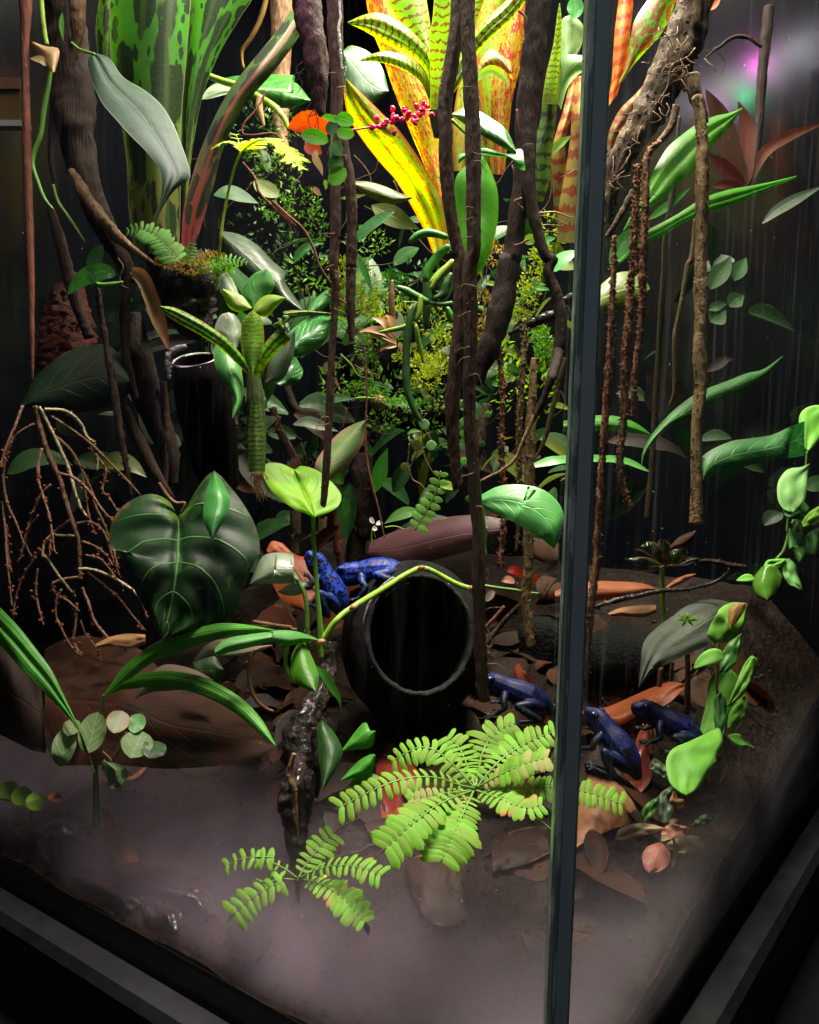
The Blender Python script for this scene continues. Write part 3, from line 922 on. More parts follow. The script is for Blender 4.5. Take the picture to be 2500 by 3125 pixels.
def pane(name, a, b, n_in, mat, th=0.004, z0=H0, z1=H1, off=0.0):
    o = a - n_in * (th + off)
    V, Fc = box_pts(v3(o, z0), v3(b - a, 0), v3(n_in * th, 0), (0, 0, z1 - z0))
    return mk(name, V, Fc, mat, tank, None, False)


E0 = 0.006
pane('glass_pane', TC + DL * E0, TC + DL * LL, NL, 'glass_clear')
pane('glass_pane', TC + DR * E0, TC + DR * LR, NR, 'glass_misted')
pane('back_pane', TC + DL * LL, TC + DL * LL + DR * LR, -NR, 'back_glass')
pane('back_pane', TC + DR * LR, TC + DR * LR + DL * LL, -NL, 'back_glass')


def prism(name, poly, z0, z1, mat, parent):
    n = len(poly)
    V = [v3(p, z0) for p in poly] + [v3(p, z1) for p in poly]
    Fc = [tuple(range(n))[::-1], tuple(range(n, 2 * n))] + [(i, (i + 1) % n, n + (i + 1) % n, n + i) for i in range(n)]
    return mk(name, V, Fc, mat, parent, None, False)


# the seam: a bead of dark silicone between the two glass edges
bis = (NL + NR).normalized(); sd = Vector((bis.y, -bis.x))       # sd points to the side of the second pane
ctr = TC - bis * 0.003
prism('silicone_seal', [ctr + sd * -0.0018, ctr + sd * 0.0036, ctr + sd * 0.0033 + bis * 0.007, ctr + sd * -0.0020 + bis * 0.007], H0, H1, 'silicone_seal', tank)
prism('glass_edge', [ctr + sd * -0.0050 + bis * 0.0015, ctr + sd * -0.0021, ctr + sd * -0.0020 + bis * 0.005, ctr + sd * -0.0047 + bis * 0.006], H0, H1, 'glass_edge', tank)
prism('glass_edge', [ctr + sd * 0.0038, ctr + sd * 0.0048 + bis * 0.001, ctr + sd * 0.0046 + bis * 0.006, ctr + sd * 0.0036 + bis * 0.005], H0, H1, 'glass_edge', tank)


def rail(a, b, n_in):
    """bottom rail: a chamfered bar outside the pane, and the dark gasket against the glass"""
    out = -n_in
    sec = [(0.0045, -0.05), (0.0045, 0.006), (0.007, 0.010), (0.022, 0.009), (0.026, 0.003), (0.027, -0.05)]
    V = []
    for p in (a, b):
        for (o, z) in sec:
            V.append(v3(p + out * o, z))
    n = len(sec)
    Fc = [tuple(range(n)), tuple(range(n, 2 * n))[::-1]] + [(i, i + n, (i + 1) % n + n, (i + 1) % n) for i in range(n)]
    mk('bottom_rail', V, Fc, 'plastic_frame', tank, None, False)
    V = []
    sec = [(0.0, -0.05), (0.0, 0.026), (-0.006, 0.022), (-0.006, -0.05)]
    for p in (a, b):
        for (o, z) in sec:
            V.append(v3(p + out * o, z))
    n = 4
    Fc = [tuple(range(n)), tuple(range(n, 2 * n))[::-1]] + [(i, i + n, (i + 1) % n + n, (i + 1) % n) for i in range(n)]
    mk('gasket', V, Fc, 'gasket_black', tank, None, False)


rail(TC - DL * 0.01 + DL * 0.02, TC + DL * LL, NL)
rail(TC + DR * 0.012, TC + DR * LR, NR)

# lamp bar with its diodes, hung inside the top
lamp = thing('grow_light', 'black grow light bar with a pale diffuser and white, magenta and green diodes', 'lamp', (-0.07, 0.62, 0.79))
V, Fc = box_pts((-0.23, 0.60, 0.815), (0.32, 0, 0), (0, 0.05, 0), (0, 0, 0.02))
mk('housing', V, Fc, 'lamp_housing', lamp, None, False)
V, Fc = box_pts((-0.225, 0.602, 0.811), (0.31, 0, 0), (0, 0.046, 0), (0, 0, 0.0038))
mk('diffuser', V, Fc, 'diffuser_glow', lamp, None, False)
for i in range(9):
    mt = ('diode_white', 'diode_magenta', 'diode_white', 'diode_green', 'diode_warm', 'diode_white', 'diode_magenta', 'diode_white', 'diode_white')[i]
    V, Fc = box_pts((-0.215 + i * 0.034, 0.596 if i % 2 else 0.652, 0.80), (0.008, 0, 0), (0, 0.004, 0), (0, 0, 0.008))
    mk('diode', V, Fc, mt, lamp, None, False)

# low fog lying on the ground
ins = 0.004
c0 = TC + (DL + DR) * ins
V, Fc = [], []
c1 = TC + DL * (LL - .03) + DR * ins; c2 = TC + DL * (LL - .03) + DR * (LR - .03); c3 = TC + DL * ins + DR * (LR - .03)
pl = [c0, c3, c2, c1]
V = [v3(p, 0.0) for p in pl] + [v3(p, 0.12) for p in pl]
Fc = [(3, 2, 1, 0), (4, 5, 6, 7), (0, 1, 5, 4), (1, 2, 6, 5), (2, 3, 7, 6), (3, 0, 4, 7)]
mk('mist', V, Fc, 'mist_air', None, None, False, kind='stuff')

# crumbs of bark and leaf over the substrate
rnd = random.Random(31)
V, Fc, UV = [], [], []
for _ in range(2600):
    a = 0.01 + rnd.random() * (LL - .1); b_ = 0.01 + rnd.random() * (LR - .1)
    q = TC + DL * a + DR * b_
    z = ground_z(q.x, q.y); sz = .0008 + .0022 * rnd.random() ** 2
    c = Vector((q.x, q.y, z + sz * .3)); n = len(V)
    for k in range(4):
        an = k * 1.57 + rnd.random(); V.append(c + Vector((math.cos(an), math.sin(an), rnd.gauss(0, .35))) * sz * (.6 + .6 * rnd.random())); UV.append((rnd.random(), rnd.random()))
    V.append(c + Vector((0, 0, sz * .7))); UV.append((.5, .5))
    Fc += [(n, n + 1, n + 4), (n + 1, n + 2, n + 4), (n + 2, n + 3, n + 4), (n + 3, n, n + 4)]
mk('leaf_crumbs', V, Fc, 'crumb_brown', None, UV, False, kind='stuff')

# leaf litter nobody could count: small overlapping dead leaves all over the floor
def litter_mass(n, mat, seed, amin=.03):
    rnd = random.Random(seed)
    V, Fc, UV = [], [], []
    for _ in range(n):
        a = amin + rnd.random() * (LL - .12); b_ = .03 + rnd.random() * (LR - .16)
        q = TC + DL * a + DR * b_
        if (q - TC).dot(NL) < .13 and rnd.random() < .93:
            continue
        ln = .022 + .030 * rnd.random(); wd = ln * (.25 + .2 * rnd.random())
        an = rnd.random() * 6.283; d0 = Vector((math.cos(an), math.sin(an))); s0 = Vector((-d0.y, d0.x))
        lift = .001 + .006 * rnd.random(); tilt = rnd.gauss(0, .35); roll = rnd.gauss(0, .35); curl = rnd.gauss(0, .5)
        k = len(V)
        for i in range(7):
            u = i / 6; w = wd * math.sin(math.pi * min(1, u * .92 + .06)) ** .7
            for j in range(5):
                v = j / 2 - 1
                p2 = q + d0 * (u - .5) * ln + s0 * v * w
                z = ground_z(p2.x, p2.y) + lift + (u - .5) * ln * tilt + v * w * roll + curl * w * v * v + .002 * noise.noise(Vector((p2.x * 120, p2.y * 120, seed)))
                V.append(Vector((p2.x, p2.y, max(z, ground_z(p2.x, p2.y) + .0006)))); UV.append((u, (v + 1) / 2))
        for i in range(6):
            for j in range(4):
                c = k + i * 5 + j
                Fc.append((c, c + 1, c + 6, c + 5))
    mk('leaf_litter', V, Fc, mat, None, UV, True, kind='stuff')


litter_mass(110, 'dead_brown', 1)
litter_mass(90, 'dead_dark', 2)
litter_mass(24, 'dead_red_dim', 3)
litter_mass(16, 'dead_orange_dim', 4)

rnd = random.Random(91)
V, Fc, UV = [], [], []
for _ in range(110):
    q = TC + DL * (.03 + rnd.random() * (LL - .12)) + DR * (.03 + rnd.random() * (LR - .16))
    if (q - TC).dot(NL) < .10:
        continue
    an = rnd.random() * 6.283; C = []
    for k in range(6):
        C.append(Vector((q.x, q.y, ground_z(q.x, q.y) + .0015 + .004 * rnd.random())))
        an += rnd.gauss(0, .3); q = q + Vector((math.cos(an), math.sin(an))) * (.004 + .006 * rnd.random())
    r0 = .0003 + .0008 * rnd.random()
    sweep(C, [r0, r0 * 1.1, r0, r0 * .9, r0 * .8, r0 * .4], 6, .3, 300, V=V, Fc=Fc, UV=UV)
mk('twig_litter', V, Fc, 'bark_brown', None, UV, kind='stuff')
# ------------------------------------------------------------------ trunks, vines, roots
def woody(name, label, cat, pts, d, r, mat, group=None, **kw):
    return tube(None, name, pts, d, r, mat, label=label, cat=cat, group=group, **kw)


# trunk beside the spotted bromeliad
g = T('A 390,0')[0]
tr = thing('climbing_trunk', 'thick brown trunk with a bare tan patch beside the spotted bromeliad', 'trunk', P(g[0], g[1], .71))
tube(tr, 'trunk', 'A 370,-60 400,200 430,450 440,700 470,900 530,1150 640,1380 740,1560 760,1650', .71, [118, 112, 120, 125, 120, 95, 70, 55, 40], 'bark_trunk', sides=20, bump=.22, freq=40, ridges=5, ridge=.06)
tube(tr, 'bare_strip', 'A 450,-60 455,100 450,250 430,380', [.688, .688, .692, .70], [52, 50, 42, 20], 'bark_tan', sides=10, bump=.2, freq=60)
tube(tr, 'root', 'A 420,1000 520,1180 640,1330 740,1430 850,1510 D 900,10', [.69, .68, .675, .672, .67, .67], [24, 34, 36, 38, 26, 12], 'bark_tan', sides=10, bump=.35, freq=70)
tube(tr, 'root', 'A 300,1230 350,1400 400,1600 D 430,180 520,440', .72, [22, 36, 38, 36, 30], 'bark_brown', bump=.2)

woody('strap_root', 'long flat reddish brown root hanging beside the tank wall', 'root', 'A 150,-40 150,120 145,300 150,600 160,1000 170,1300 185,1700 D 185,300 190,560 190,700', .665, [52, 40, 24, 23, 25, 24, 22, 20, 15, 6], 'root_reddish', sides=8, bump=.12, freq=50)
woody('dark_vine', 'nearly black bark vine behind the green bract stalk', 'vine', 'A 290,-40 300,150 320,330 330,600 300,900 330,1150', .735, [60, 60, 55, 40, 22, 10], 'bark_dark', bump=.2, freq=50)
woody('tan_trunk', 'speckled tan trunk behind the hanging root clump', 'trunk', 'A 1650,-40 1650,200 1640,420 1640,700 1660,900', .85, [70, 66, 60, 56, 30], 'bark_tan', sides=14, bump=.15, freq=60)
woody('amber_stem', 'smooth amber stem hooking downward above the fern frond', 'stem', 'A 1560,-20 1520,120 1470,220 1420,290 1415,350 1425,400', .74, [16, 16, 16, 15, 13, 9], 'stem_amber', bump=.05)
woody('wiry_runner', 'thin rusty runner sagging from the fern towards the mossy post', 'runner', 'A 1420,950 1490,1040 1520,1130 1640,1250 1725,1320 B 60,1180 150,1260 240,1340 300,1450 340,1560 420,1680', .69, [7, 8, 8, 9, 10, 9, 9, 8, 8, 7, 6], 'root_reddish', bump=.15)

# middle posts and hanging vines
cl = thing('hanging_root_clump', 'dark reddish root clump tapering downward from the top with wiry roots', 'roots', P(*T('B 260,0')[0], .63))
tube(cl, 'clump', 'B 250,-60 265,120 300,260 320,380 330,520 340,620 350,675', .63, [165, 135, 90, 85, 72, 58, 22], 'root_clump', sides=20, bump=.28, freq=55)
for k, pts in enumerate(('B 240,360 200,400 215,450 190,480', 'B 250,400 215,440 235,490 205,550', 'B 290,600 250,650 230,640 210,680', 'B 300,640 270,700 300,760 330,690', 'B 320,660 280,680 240,655', 'B 240,430 195,430 180,470', 'B 310,640 330,740 310,800')):
    tube(cl, 'wiry_root', pts, .625, [4, 3, 2], 'bark_dark', bump=.1, sides=5)
v1 = woody('hanging_vine', 'dark hanging vine with small round leaves, reaching down past the lime heart leaf', 'vine',
      'B 425,-40 430,200 440,450 435,700 430,1000 430,1300 420,1600 E 430,100 425,300 410,520 400,750 390,950 375,1200 360,1400 350,1500', .60,
      [40, 42, 44, 40, 36, 33, 30, 28, 26, 20, 20, 22, 22, 22, 16], 'bark_brown', group='hanging vines', sides=16, bump=.15, freq=150, ridges=4, ridge=.07, flake=208, fsize=15.2)
tube(v1, 'edge_highlight', 'B 450,-20 455,60 458,110 448,160 455,240 462,330 468,400 492,390 480,450', .593, [5, 6, 5, 5, 7, 8, 8, 6, 3], 'rim_pale', bump=.4, freq=200, sides=6)  # pale strip that paints the cream highlight along the vine's edge
woody('hanging_vine', 'dark hanging vine ending in a frayed stub above the glossy leaf', 'vine', 'B 480,780 490,900 515,1080 525,1300 520,1550 E 520,50 520,250 525,460', .615, [22, 28, 30, 30, 30, 28, 26, 14], 'bark_brown', group='hanging vines', sides=16, bump=.15, freq=150, ridges=4, ridge=.07, flake=117, fsize=13.3)
woody('hanging_vine', 'thick dark hanging vine in front of the zebra bromeliad, ending above the pipe', 'vine', 'B 1150,-40 1140,150 1105,380 1070,620 1072,850 1085,1100 1110,1300 1150,1500 E 1155,-20 1160,200 1160,400 1130,620 1110,850 1120,1050 1140,1330', .545, [36, 38, 42, 44, 42, 40, 40, 36, 36, 40, 44, 44, 40, 34, 24], 'bark_brown', group='hanging vines', sides=18, bump=.13, freq=150, ridges=5, ridge=.07, flake=182, fsize=13.3)
v4 = woody('hanging_vine', 'longest brown hanging vine, its cut tip over the pipe beside a blue frog', 'vine', 'B 1205,-40 1205,150 1215,400 1228,650 1235,900 1235,1200 1240,1450 E 1215,50 1220,300 1215,600 1210,850 1225,1080 1245,1350 1262,1560 H 1265,60 1268,350 1272,560 1285,850 1302,1035', .535, [38, 38, 40, 42, 44, 46, 42, 42, 42, 40, 38, 36, 36, 34, 36, 36, 34, 36, 32], 'bark_brown', group='hanging vines', sides=18, bump=.13, freq=150, ridges=5, ridge=.07, flake=312, fsize=13.3)
for pts in ('H 1300,340 1325,300 1318,260', 'H 1295,520 1330,490 1420,485', 'H 1300,650 1340,640 1410,560 1440,530', 'H 1310,820 1370,815 1400,835 1425,860', 'H 1305,700 1330,720 1350,690 1320,610', 'H 1312,760 1340,750 1330,790'):
    tube(v4, 'rootlet', pts, .535, [3.5, 2.5, 1.5], 'root_tan', bump=.1, sides=5)

tk = thing('forked_trunk', 'dark forked trunk standing in front of the bright orange bromeliad', 'trunk', P(*T('E 1270,700')[0], .64))
tube(tk, 'trunk', 'B 1625,-60 1600,200 1580,400 1555,620 1540,860 1530,1050 1500,1250 1465,1500 E 1445,0 1400,260 1330,480 1280,620 1265,720', .64, [105, 98, 84, 72, 66, 66, 62, 56, 56, 66, 72, 66, 30], 'bark_dark', sides=16, bump=.24, freq=45, ridges=6, ridge=.05)
tube(tk, 'limb', 'B 1555,850 1565,1100 1600,1300 1660,1500 E 1700,-20 F 140,60 185,180 215,330 205,500 150,700 90,850 30,960', [.63] * 9 + [.60] * 3, [40, 40, 38, 36, 34, 32, 32, 34, 32, 28, 20, 10], 'bark_dark', sides=10, bump=.22, freq=60)
tube(tk, 'limb', 'F 60,900 0,1030 E 1480,1150 1400,1220 1330,1255 1270,1285', .60, [14, 12, 11, 10, 9, 7], 'root_tan', sides=8, bump=.2, freq=120)
for k, pts in enumerate(('B 1490,640 1500,740 1512,760', 'B 1500,60 1540,100 1548,140', 'B 1520,1160 1480,1180 1530,1220', 'B 1560,1400 1500,1430 1470,1430')):
    tube(tk, 'bark_flake', pts, .612, [8, 6, 3], 'root_reddish', bump=.3, sides=5)

# woody root at the top beside the seam, with its hanging roots
wr = thing('woody_root', 'gnarled woody root leaning down beside the glass seam, tangled with fibres', 'root', P(*T('C 560,1200')[0], .56))
tube(wr, 'trunk', 'C 1010,-80 975,60 940,200 905,330 850,480 770,620 700,720 630,830 550,960 500,1120 480,1300', .60, [90, 88, 92, 98, 112, 112, 98, 84, 74, 58, 26], 'bark_root_woody', sides=22, bump=.32, freq=48, ridges=7, ridge=.09, flake=390, fsize=22.8)
tube(wr, 'root', 'C 980,440 1000,560 1030,620 1045,720', .585, [46, 42, 36, 32], 'bark_root_woody', sides=12, bump=.3, freq=70)
rnd = random.Random(4)
for k in range(46):
    t_ = rnd.random()
    a = crom(T('C 900,100 880,420 760,600 660,740 560,930 500,1130'), 50)[int(t_ * 49)]
    x, y = a.x + rnd.gauss(0, 38), a.y + rnd.gauss(0, 22)
    pl = [(x, y)]
    an = rnd.random() * 6.28
    for q in range(4):
        an += rnd.gauss(0, .9)
        x += math.cos(an) * 16 - 3; y += math.sin(an) * 12 + 9
        pl.append((x, y))
    tube(wr, 'fibre', pl, [.575, .57, .568, .572], [3.6, 3, 2.4, 1.6], 'root_fibre', n=12, sides=5, bump=.1)
tube(wr, 'fibre', 'C 1000,280 960,330 880,370 850,420 840,500 800,570 760,620 720,680', [.572] * 8, [5, 5, 5, 4, 4, 4, 3, 2], 'root_tan', n=30, sides=6, bump=.2)
tube(wr, 'fibre', 'C 820,190 850,230 880,300', .575, [4, 4, 3], 'root_tan', n=12, sides=5, bump=.2)
tube(wr, 'root', 'C 890,620 860,740 780,840 730,880', .565, [26, 24, 20, 16], 'root_fibre', sides=9, bump=.3)
tube(wr, 'root', 'C 640,1120 590,1210 540,1300 480,1390', .555, [26, 24, 20, 14], 'bark_root_woody', sides=9, bump=.3)

GR = 'hanging scaly roots'
woody('hanging_root', 'thickest hanging root, tan and ridged, cut square at its lower end', 'root', 'C 1010,560 1030,680 1045,850 1042,1100 1036,1400 1035,1700 F 1030,100 1035,330 1025,520 1035,700 1020,880 1010,1050 1012,1250 1010,1420 1010,1535', .575,
      [26, 34, 36, 36, 34, 32, 32, 36, 32, 36, 34, 32, 32, 34, 40], 'root_tan', group=GR, sides=14, bump=.2, freq=130, ridges=3, ridge=.14, flake=676, fsize=17.1)
woody('hanging_root', 'rust coloured scaly root nearest the seam, reaching down to the litter', 'root', 'C 525,1380 525,1550 F 525,0 515,250 505,450 490,700 475,930 455,1200 440,1430 430,1650 I 430,60 425,220 400,400 385,560 370,720 365,900', .53,
      [10, 16, 18, 20, 20, 21, 21, 20, 20, 20, 20, 22, 22, 20, 18, 10], 'root_rust', group=GR, sides=10, bump=.3, freq=260, flake=1170, fsize=19)
woody('hanging_root', 'long rust coloured scaly root curling at its tip beside the strap leaf', 'root', 'C 665,960 655,1150 645,1350 638,1600 F 628,60 615,300 595,520 588,740 580,950 562,1120 565,1260 590,1360 610,1430', .54,
      [14, 18, 20, 20, 20, 22, 24, 24, 22, 20, 20, 18, 14], 'root_rust', group=GR, sides=10, bump=.3, freq=260, flake=1170, fsize=20.9)
woody('hanging_root', 'shorter rust coloured scaly root ending level with the netted leaf', 'root', 'C 800,830 730,890 712,1000 708,1200 700,1450 690,1650 F 692,80 692,260 675,440 655,600 645,760 645,910', .55,
      [14, 20, 22, 22, 20, 20, 20, 20, 18, 18, 18, 16], 'root_rust', group=GR, sides=10, bump=.3, freq=260, flake=910, fsize=19)
woody('hanging_root', 'smooth dull brown root hanging behind the rust coloured roots', 'root', 'C 910,680 895,850 870,1100 830,1350 818,1600 F 815,80 800,330 785,560 768,800 755,1050 738,1300 718,1505', .63,
      [8, 14, 16, 16, 17, 18, 17, 17, 16, 16, 17, 18], 'root_dim', group=GR, sides=9, bump=.14, freq=110, flake=78, fsize=9.5)
woody('hanging_root', 'dimmest thin root in front of the veined brown leaf', 'root', 'C 1000,1250 980,1500 F 955,20 925,200 895,350 878,450 880,620 875,760 850,840', .68,
      [8, 12, 16, 15, 13, 14, 13, 12, 6], 'root_dim', group=GR, sides=8, bump=.14, freq=110)
# roots between the forked trunk and the seam
woody('hanging_root', 'knobbly tan root beside the broad glossy leaf, blunt end near the pipe', 'root', 'E 1590,560 1580,800 1570,1000 1565,1250 H 1560,60 1555,250 1545,420 1560,600 1572,715', .62, [16, 26, 30, 30, 30, 30, 28, 28, 26], 'root_tan', group=GR, sides=10, bump=.22, freq=160, flake=312, fsize=17.1)
woody('hanging_root', 'ochre scaly root hanging from the wet bark ledge', 'root', 'E 1535,330 1530,500 1520,700 1505,900 1500,1080 1505,1250 H 1500,20 1490,150', .61, [12, 18, 18, 18, 18, 15, 13, 8], 'root_tan', group=GR, sides=8, bump=.22, freq=200, flake=546, fsize=19)
woody('hanging_root', 'thin red scaly root with pinkish tip above the arching stem', 'root', 'E 1385,480 1395,620 1410,800 1400,1000 1405,1200 1420,1400 H 1415,20 1400,150 1395,250', .64, [10, 14, 14, 14, 14, 14, 14, 16, 14], 'root_rust', group=GR, sides=8, bump=.22, freq=200, flake=546, fsize=22.8)
woody('yellow_root', 'crooked yellow-green root behind the seam', 'root', 'F 240,560 215,650 195,740 160,880 130,1000 95,1100 60,1150', .66, [12, 16, 14, 16, 18, 12, 6], 'root_dim', bump=.3, freq=100)
woody('red_thread', 'thin red thread root dangling to the maroon dead leaf', 'root', 'E 600,500 612,750 606,960 610,1130 640,1290 680,1440 700,1540 716,1612', .64, [4, 6, 6, 6, 7, 7, 6, 4], 'root_reddish', bump=.15)

# posts behind
GP = 'dark tree-fern posts'
woody('fern_post', 'broad dark post behind the two frogs on the pipe', 'post', 'E 600,1120 580,1350 570,1600 H 560,20 550,130 545,250', .86, [50, 66, 66, 62, 58, 54], 'bark_dark', group=GP, sides=14, bump=.2, freq=50)
woody('fern_post', 'reddish slim post between the lime heart leaf stalk and the broad dark post', 'post', 'E 400,1420 430,1550 450,1700 H 450,100 460,230 468,340', .80, [14, 24, 26, 24, 22, 14], 'root_reddish', group=GP, bump=.2, freq=60)
woody('fern_post', 'mossy grey-brown post behind the lime heart leaf stalk', 'post', 'E 185,1250 190,1430 195,1600 H 185,60 190,180', .80, [26, 30, 30, 28, 26], 'root_dim', group=GP, bump=.25, freq=70)
woody('fern_post', 'tan post with a pale foot between red leaf litter and frog', 'post', 'E 355,1490 350,1600 H 360,40 355,120', .78, [24, 26, 22, 14], 'bark_tan', group=GP, bump=.25, freq=70)
woody('fern_post', 'dark stake behind the striped bromeliad stem', 'post', 'E 130,700 200,860 330,900 360,1050 350,1250', .83, [26, 30, 30, 28, 24], 'bark_dark', group=GP, bump=.2, freq=60)
woody('fern_post', 'slanting purplish post behind the striped bromeliad roots', 'post', 'E 60,850 100,980 170,1120 220,1250 250,1400', .84, [22, 26, 30, 30, 26], 'root_clump', group=GP, bump=.2, freq=60)
woody('twig_post', 'grey twig leaning behind the two hanging vines near the pipe', 'post', 'E 1320,830 1290,960 1270,1080 1230,1180', .72, [26, 36, 34, 20], 'bark_brown', bump=.2, freq=60)

# big dim trunk and roots on the side of the hanging inflorescence
woody('purple_trunk', 'broad dim purplish trunk passing behind the black tube', 'trunk', 'D 790,300 800,500 850,760 930,950 990,1120 1010,1300', .735, [40, 80, 88, 80, 60, 30], 'bark_dark', sides=14, bump=.16, freq=40)
woody('slanting_root', 'brown root slanting down to the dark heart leaf', 'root', 'D 700,800 760,930 830,1080 900,1220 960,1320 1010,1390', .70, [30, 34, 36, 36, 32, 22], 'bark_brown', bump=.15, freq=60)
woody('hairy_root', 'thin hairy root hanging in front of the big dim leaf', 'root', 'D 565,120 585,260 610,420 640,600 675,800 705,1000 740,1200 770,1380', .655, [14, 18, 20, 20, 22, 20, 18, 8], 'root_clump', bump=.25, freq=140, flake=312, fsize=15.2)
woody('dim_root', 'dark upright root beside the tan curled strip', 'root', 'D 750,60 735,220 730,380 738,560 770,680 800,800', .69, [20, 30, 30, 28, 24, 14], 'bark_brown', bump=.2, freq=80)
woody('dim_root', 'vertical dim root under the black tube', 'root', 'D 955,700 968,900 972,1100 960,1340', .73, [20, 24, 26, 18], 'bark_brown', bump=.2, freq=80)
leaf(None, 'dry_strip', 'D 770,50 830,90 880,200 925,330 960,430 990,520', .655, 42, 'dead_tan', 'strap', k=.1, fold=.5, label='curled dry tan strip leaning over the black tube', cat='dead leaf')
woody('nubby_cone', 'dark red nubby cone shaped stem in the shadow behind the strap root', 'stem', 'D 420,60 410,160 400,280 390,420 380,560 370,640', .745, [40, 90, 130, 155, 170, 170], 'nubby_red', sides=40, n=60, bump=.16, freq=230)

# wet driftwood in the centre
dw = thing('driftwood', 'wet black driftwood stump under the green vine joint, bark glistening', 'driftwood', P(*T('K 200,800')[0], .56))
tube(dw, 'stump', 'H 400,690 390,820 340,960 290,1100 240,1230 230,1400 225,1560 K 215,150 210,350 200,520 205,700 210,900', [.635, .63, .615, .60, .59, .58, .575, .57, .565, .56, .56, .56], [30, 46, 62, 76, 98, 104, 98, 96, 70, 52, 34, 12], 'wood_wet', sides=22, bump=.42, freq=60, ridges=6, ridge=.12, flake=208, fsize=16)
tube(dw, 'bark_strip', 'H 190,1340 165,1440 185,1560 K 160,120 185,200 190,330 205,480', .552, [14, 20, 22, 20, 18, 16, 8], 'bark_tan', sides=8, bump=.45, freq=120)
tube(dw, 'bark_strip', 'H 300,1190 310,1350 330,1480 320,1600', .56, [18, 22, 20, 10], 'wood_wet', sides=8, bump=.5, freq=120)
tube(dw, 'rootlet', 'K 205,640 205,760 190,860 150,940 110,970', .555, [14, 14, 10, 7, 4], 'bark_brown', bump=.3)

# logs and ledge
woody('mossy_log', 'upper black log with moss and pink rosette on it', 'log', 'E 460,640 600,600 760,610 920,610 1080,600', .80, [60, 92, 100, 96, 60], 'log_dark', sides=18, bump=.2, freq=40)
woody('mossy_log', 'lower black log with a pale broken end and moss', 'log', 'E 620,850 760,900 900,920 1050,900 1150,880', .77, [36, 62, 72, 70, 40], 'log_dark', sides=18, bump=.22, freq=45)
lathe('cork_stub', [(-.002, .001), (0, .005), (.006, .0062), (.012, .0058), (.012, .003), (.004, .0025)], P(*T('E 700,815')[0], .735), (-.3, .9, -.1), 'cork_end', None, 20, .0012, 260, label='small pale broken cork stub with a dark hole on the lower log', cat='cork')
woody('bark_ledge', 'glistening wet bark ledge jutting out beside the seam', 'bark', 'E 1440,420 1560,365 1640,330 1725,300 F 200,250 290,200', .66, [10, 26, 30, 32, 32, 26], 'wood_wet', sides=12, bump=.4, freq=70)
woody('fallen_branch', 'thin dark wet branch lying behind the puckered leaf stalk', 'branch', 'I 400,490 520,450 660,420 800,390 950,380 1100,345 1170,300 1200,265', .66, [14, 15, 16, 14, 12, 10, 9, 5], 'wood_wet', sides=8, bump=.4, freq=120, flake=104, fsize=17.1)
woody('fallen_branch', 'mossy broken branch above the thin wet one by the puckered leaf', 'branch', 'I 840,245 950,240 1040,215 1120,220 1200,240 1300,250', .69, [6, 10, 10, 14, 18, 8], 'bark_brown', sides=8, bump=.5, freq=120, flake=182, fsize=14)
woody('dim_stick', 'dim stick slanting behind the hanging vine tip', 'stick', 'H 1510,470 1420,560 1360,640 1300,720', .66, [14, 16, 14, 8], 'bark_brown', bump=.2)
woody('pink_stick', 'short pinkish stick slanting behind the hanging vine', 'stick', 'H 1420,480 1360,550 1300,610', .65, [12, 14, 8], 'root_reddish', bump=.2)
woody('dark_twig', 'black upright twig behind the netted strap leaves', 'twig', 'C 1430,40 1415,200 1395,400 1385,560 1370,780 1345,960 1330,1060', .765, [30, 34, 28, 26, 24, 18, 8], 'bark_dark', sides=10, bump=.2, freq=60)
woody('dark_twig', 'thin bent twig arching towards the black upright twig', 'twig', 'C 1060,340 1110,295 1150,270 1190,235 1250,212 1320,225 1390,275', .75, [5, 8, 10, 11, 12, 11, 10], 'bark_dark', bump=.2, flake=10, fsize=18)
tube(None, 'fine_tendril', 'C 1060,300 1110,295 1150,320 1172,355 1165,400 1155,440', .745, [3, 3, 3, 3, 2, 2], 'bark_dark', sides=5, label='hair-thin dark tendril curling below the bent twig', cat='tendril')

# a soft dark dome (cave stone) behind the front frogs
bm_pts = [(0.0, .030), (.006, .034), (.018, .034), (.030, .028), (.038, .016), (.041, .001)]
q = P(*T('I 590,880')[0], .74)
lathe('dark_stone', [(t, r * 1.05) for t, r in bm_pts], q, (0, 0.05, 1), 'stone_dark', None, 36, .003, 40, label='smooth dark domed stone under the orange dead leaf', cat='stone')
q = P(*T('H 1650,760')[0], .70)
lathe('dark_stone', [(0, .02), (.01, .022), (.02, .02), (.028, .010), (.03, .001)], q, (0.1, 0.05, 1), 'stone_dark', None, 30, .006, 60, label='rough dark stone between the blunt tan root and the seam', cat='stone')

# short wisps of root on the hanging vines
rnd = random.Random(15)
for vine, pts, dd in ((v1, 'B 430,200 435,700 430,1000 430,1300 420,1600 E 430,100 410,520 390,950 375,1200', .594), (v4, 'B 1215,400 1228,650 1235,900 1235,1200 E 1215,50 1220,300 1215,600 1225,1080 1245,1350 H 1265,60 1272,560', .528)):
    line = crom(T(pts), 60)
    for k in range(14):
        a = line[rnd.randrange(2, 58)]; sgn = rnd.choice((-1, 1)); x, y = a.x + sgn * 12, a.y
        pl = [(a.x, y), (x + sgn * 8, y - 6 + rnd.random() * 14), (x + sgn * (12 + 14 * rnd.random()), y + rnd.random() * 26), (x + sgn * (10 + 20 * rnd.random()), y + 14 + rnd.random() * 34)]
        tube(vine, 'rootlet', pl, dd, [3.5, 3, 2.2, 1.2], 'root_fibre', n=9, sides=5, bump=.15)
# ------------------------------------------------------------------ plants
def plant(name, label, cat, at, d, group=None):
    return thing(name, label, cat, P(*T(at)[0], d), group)


LEAN = 0.0
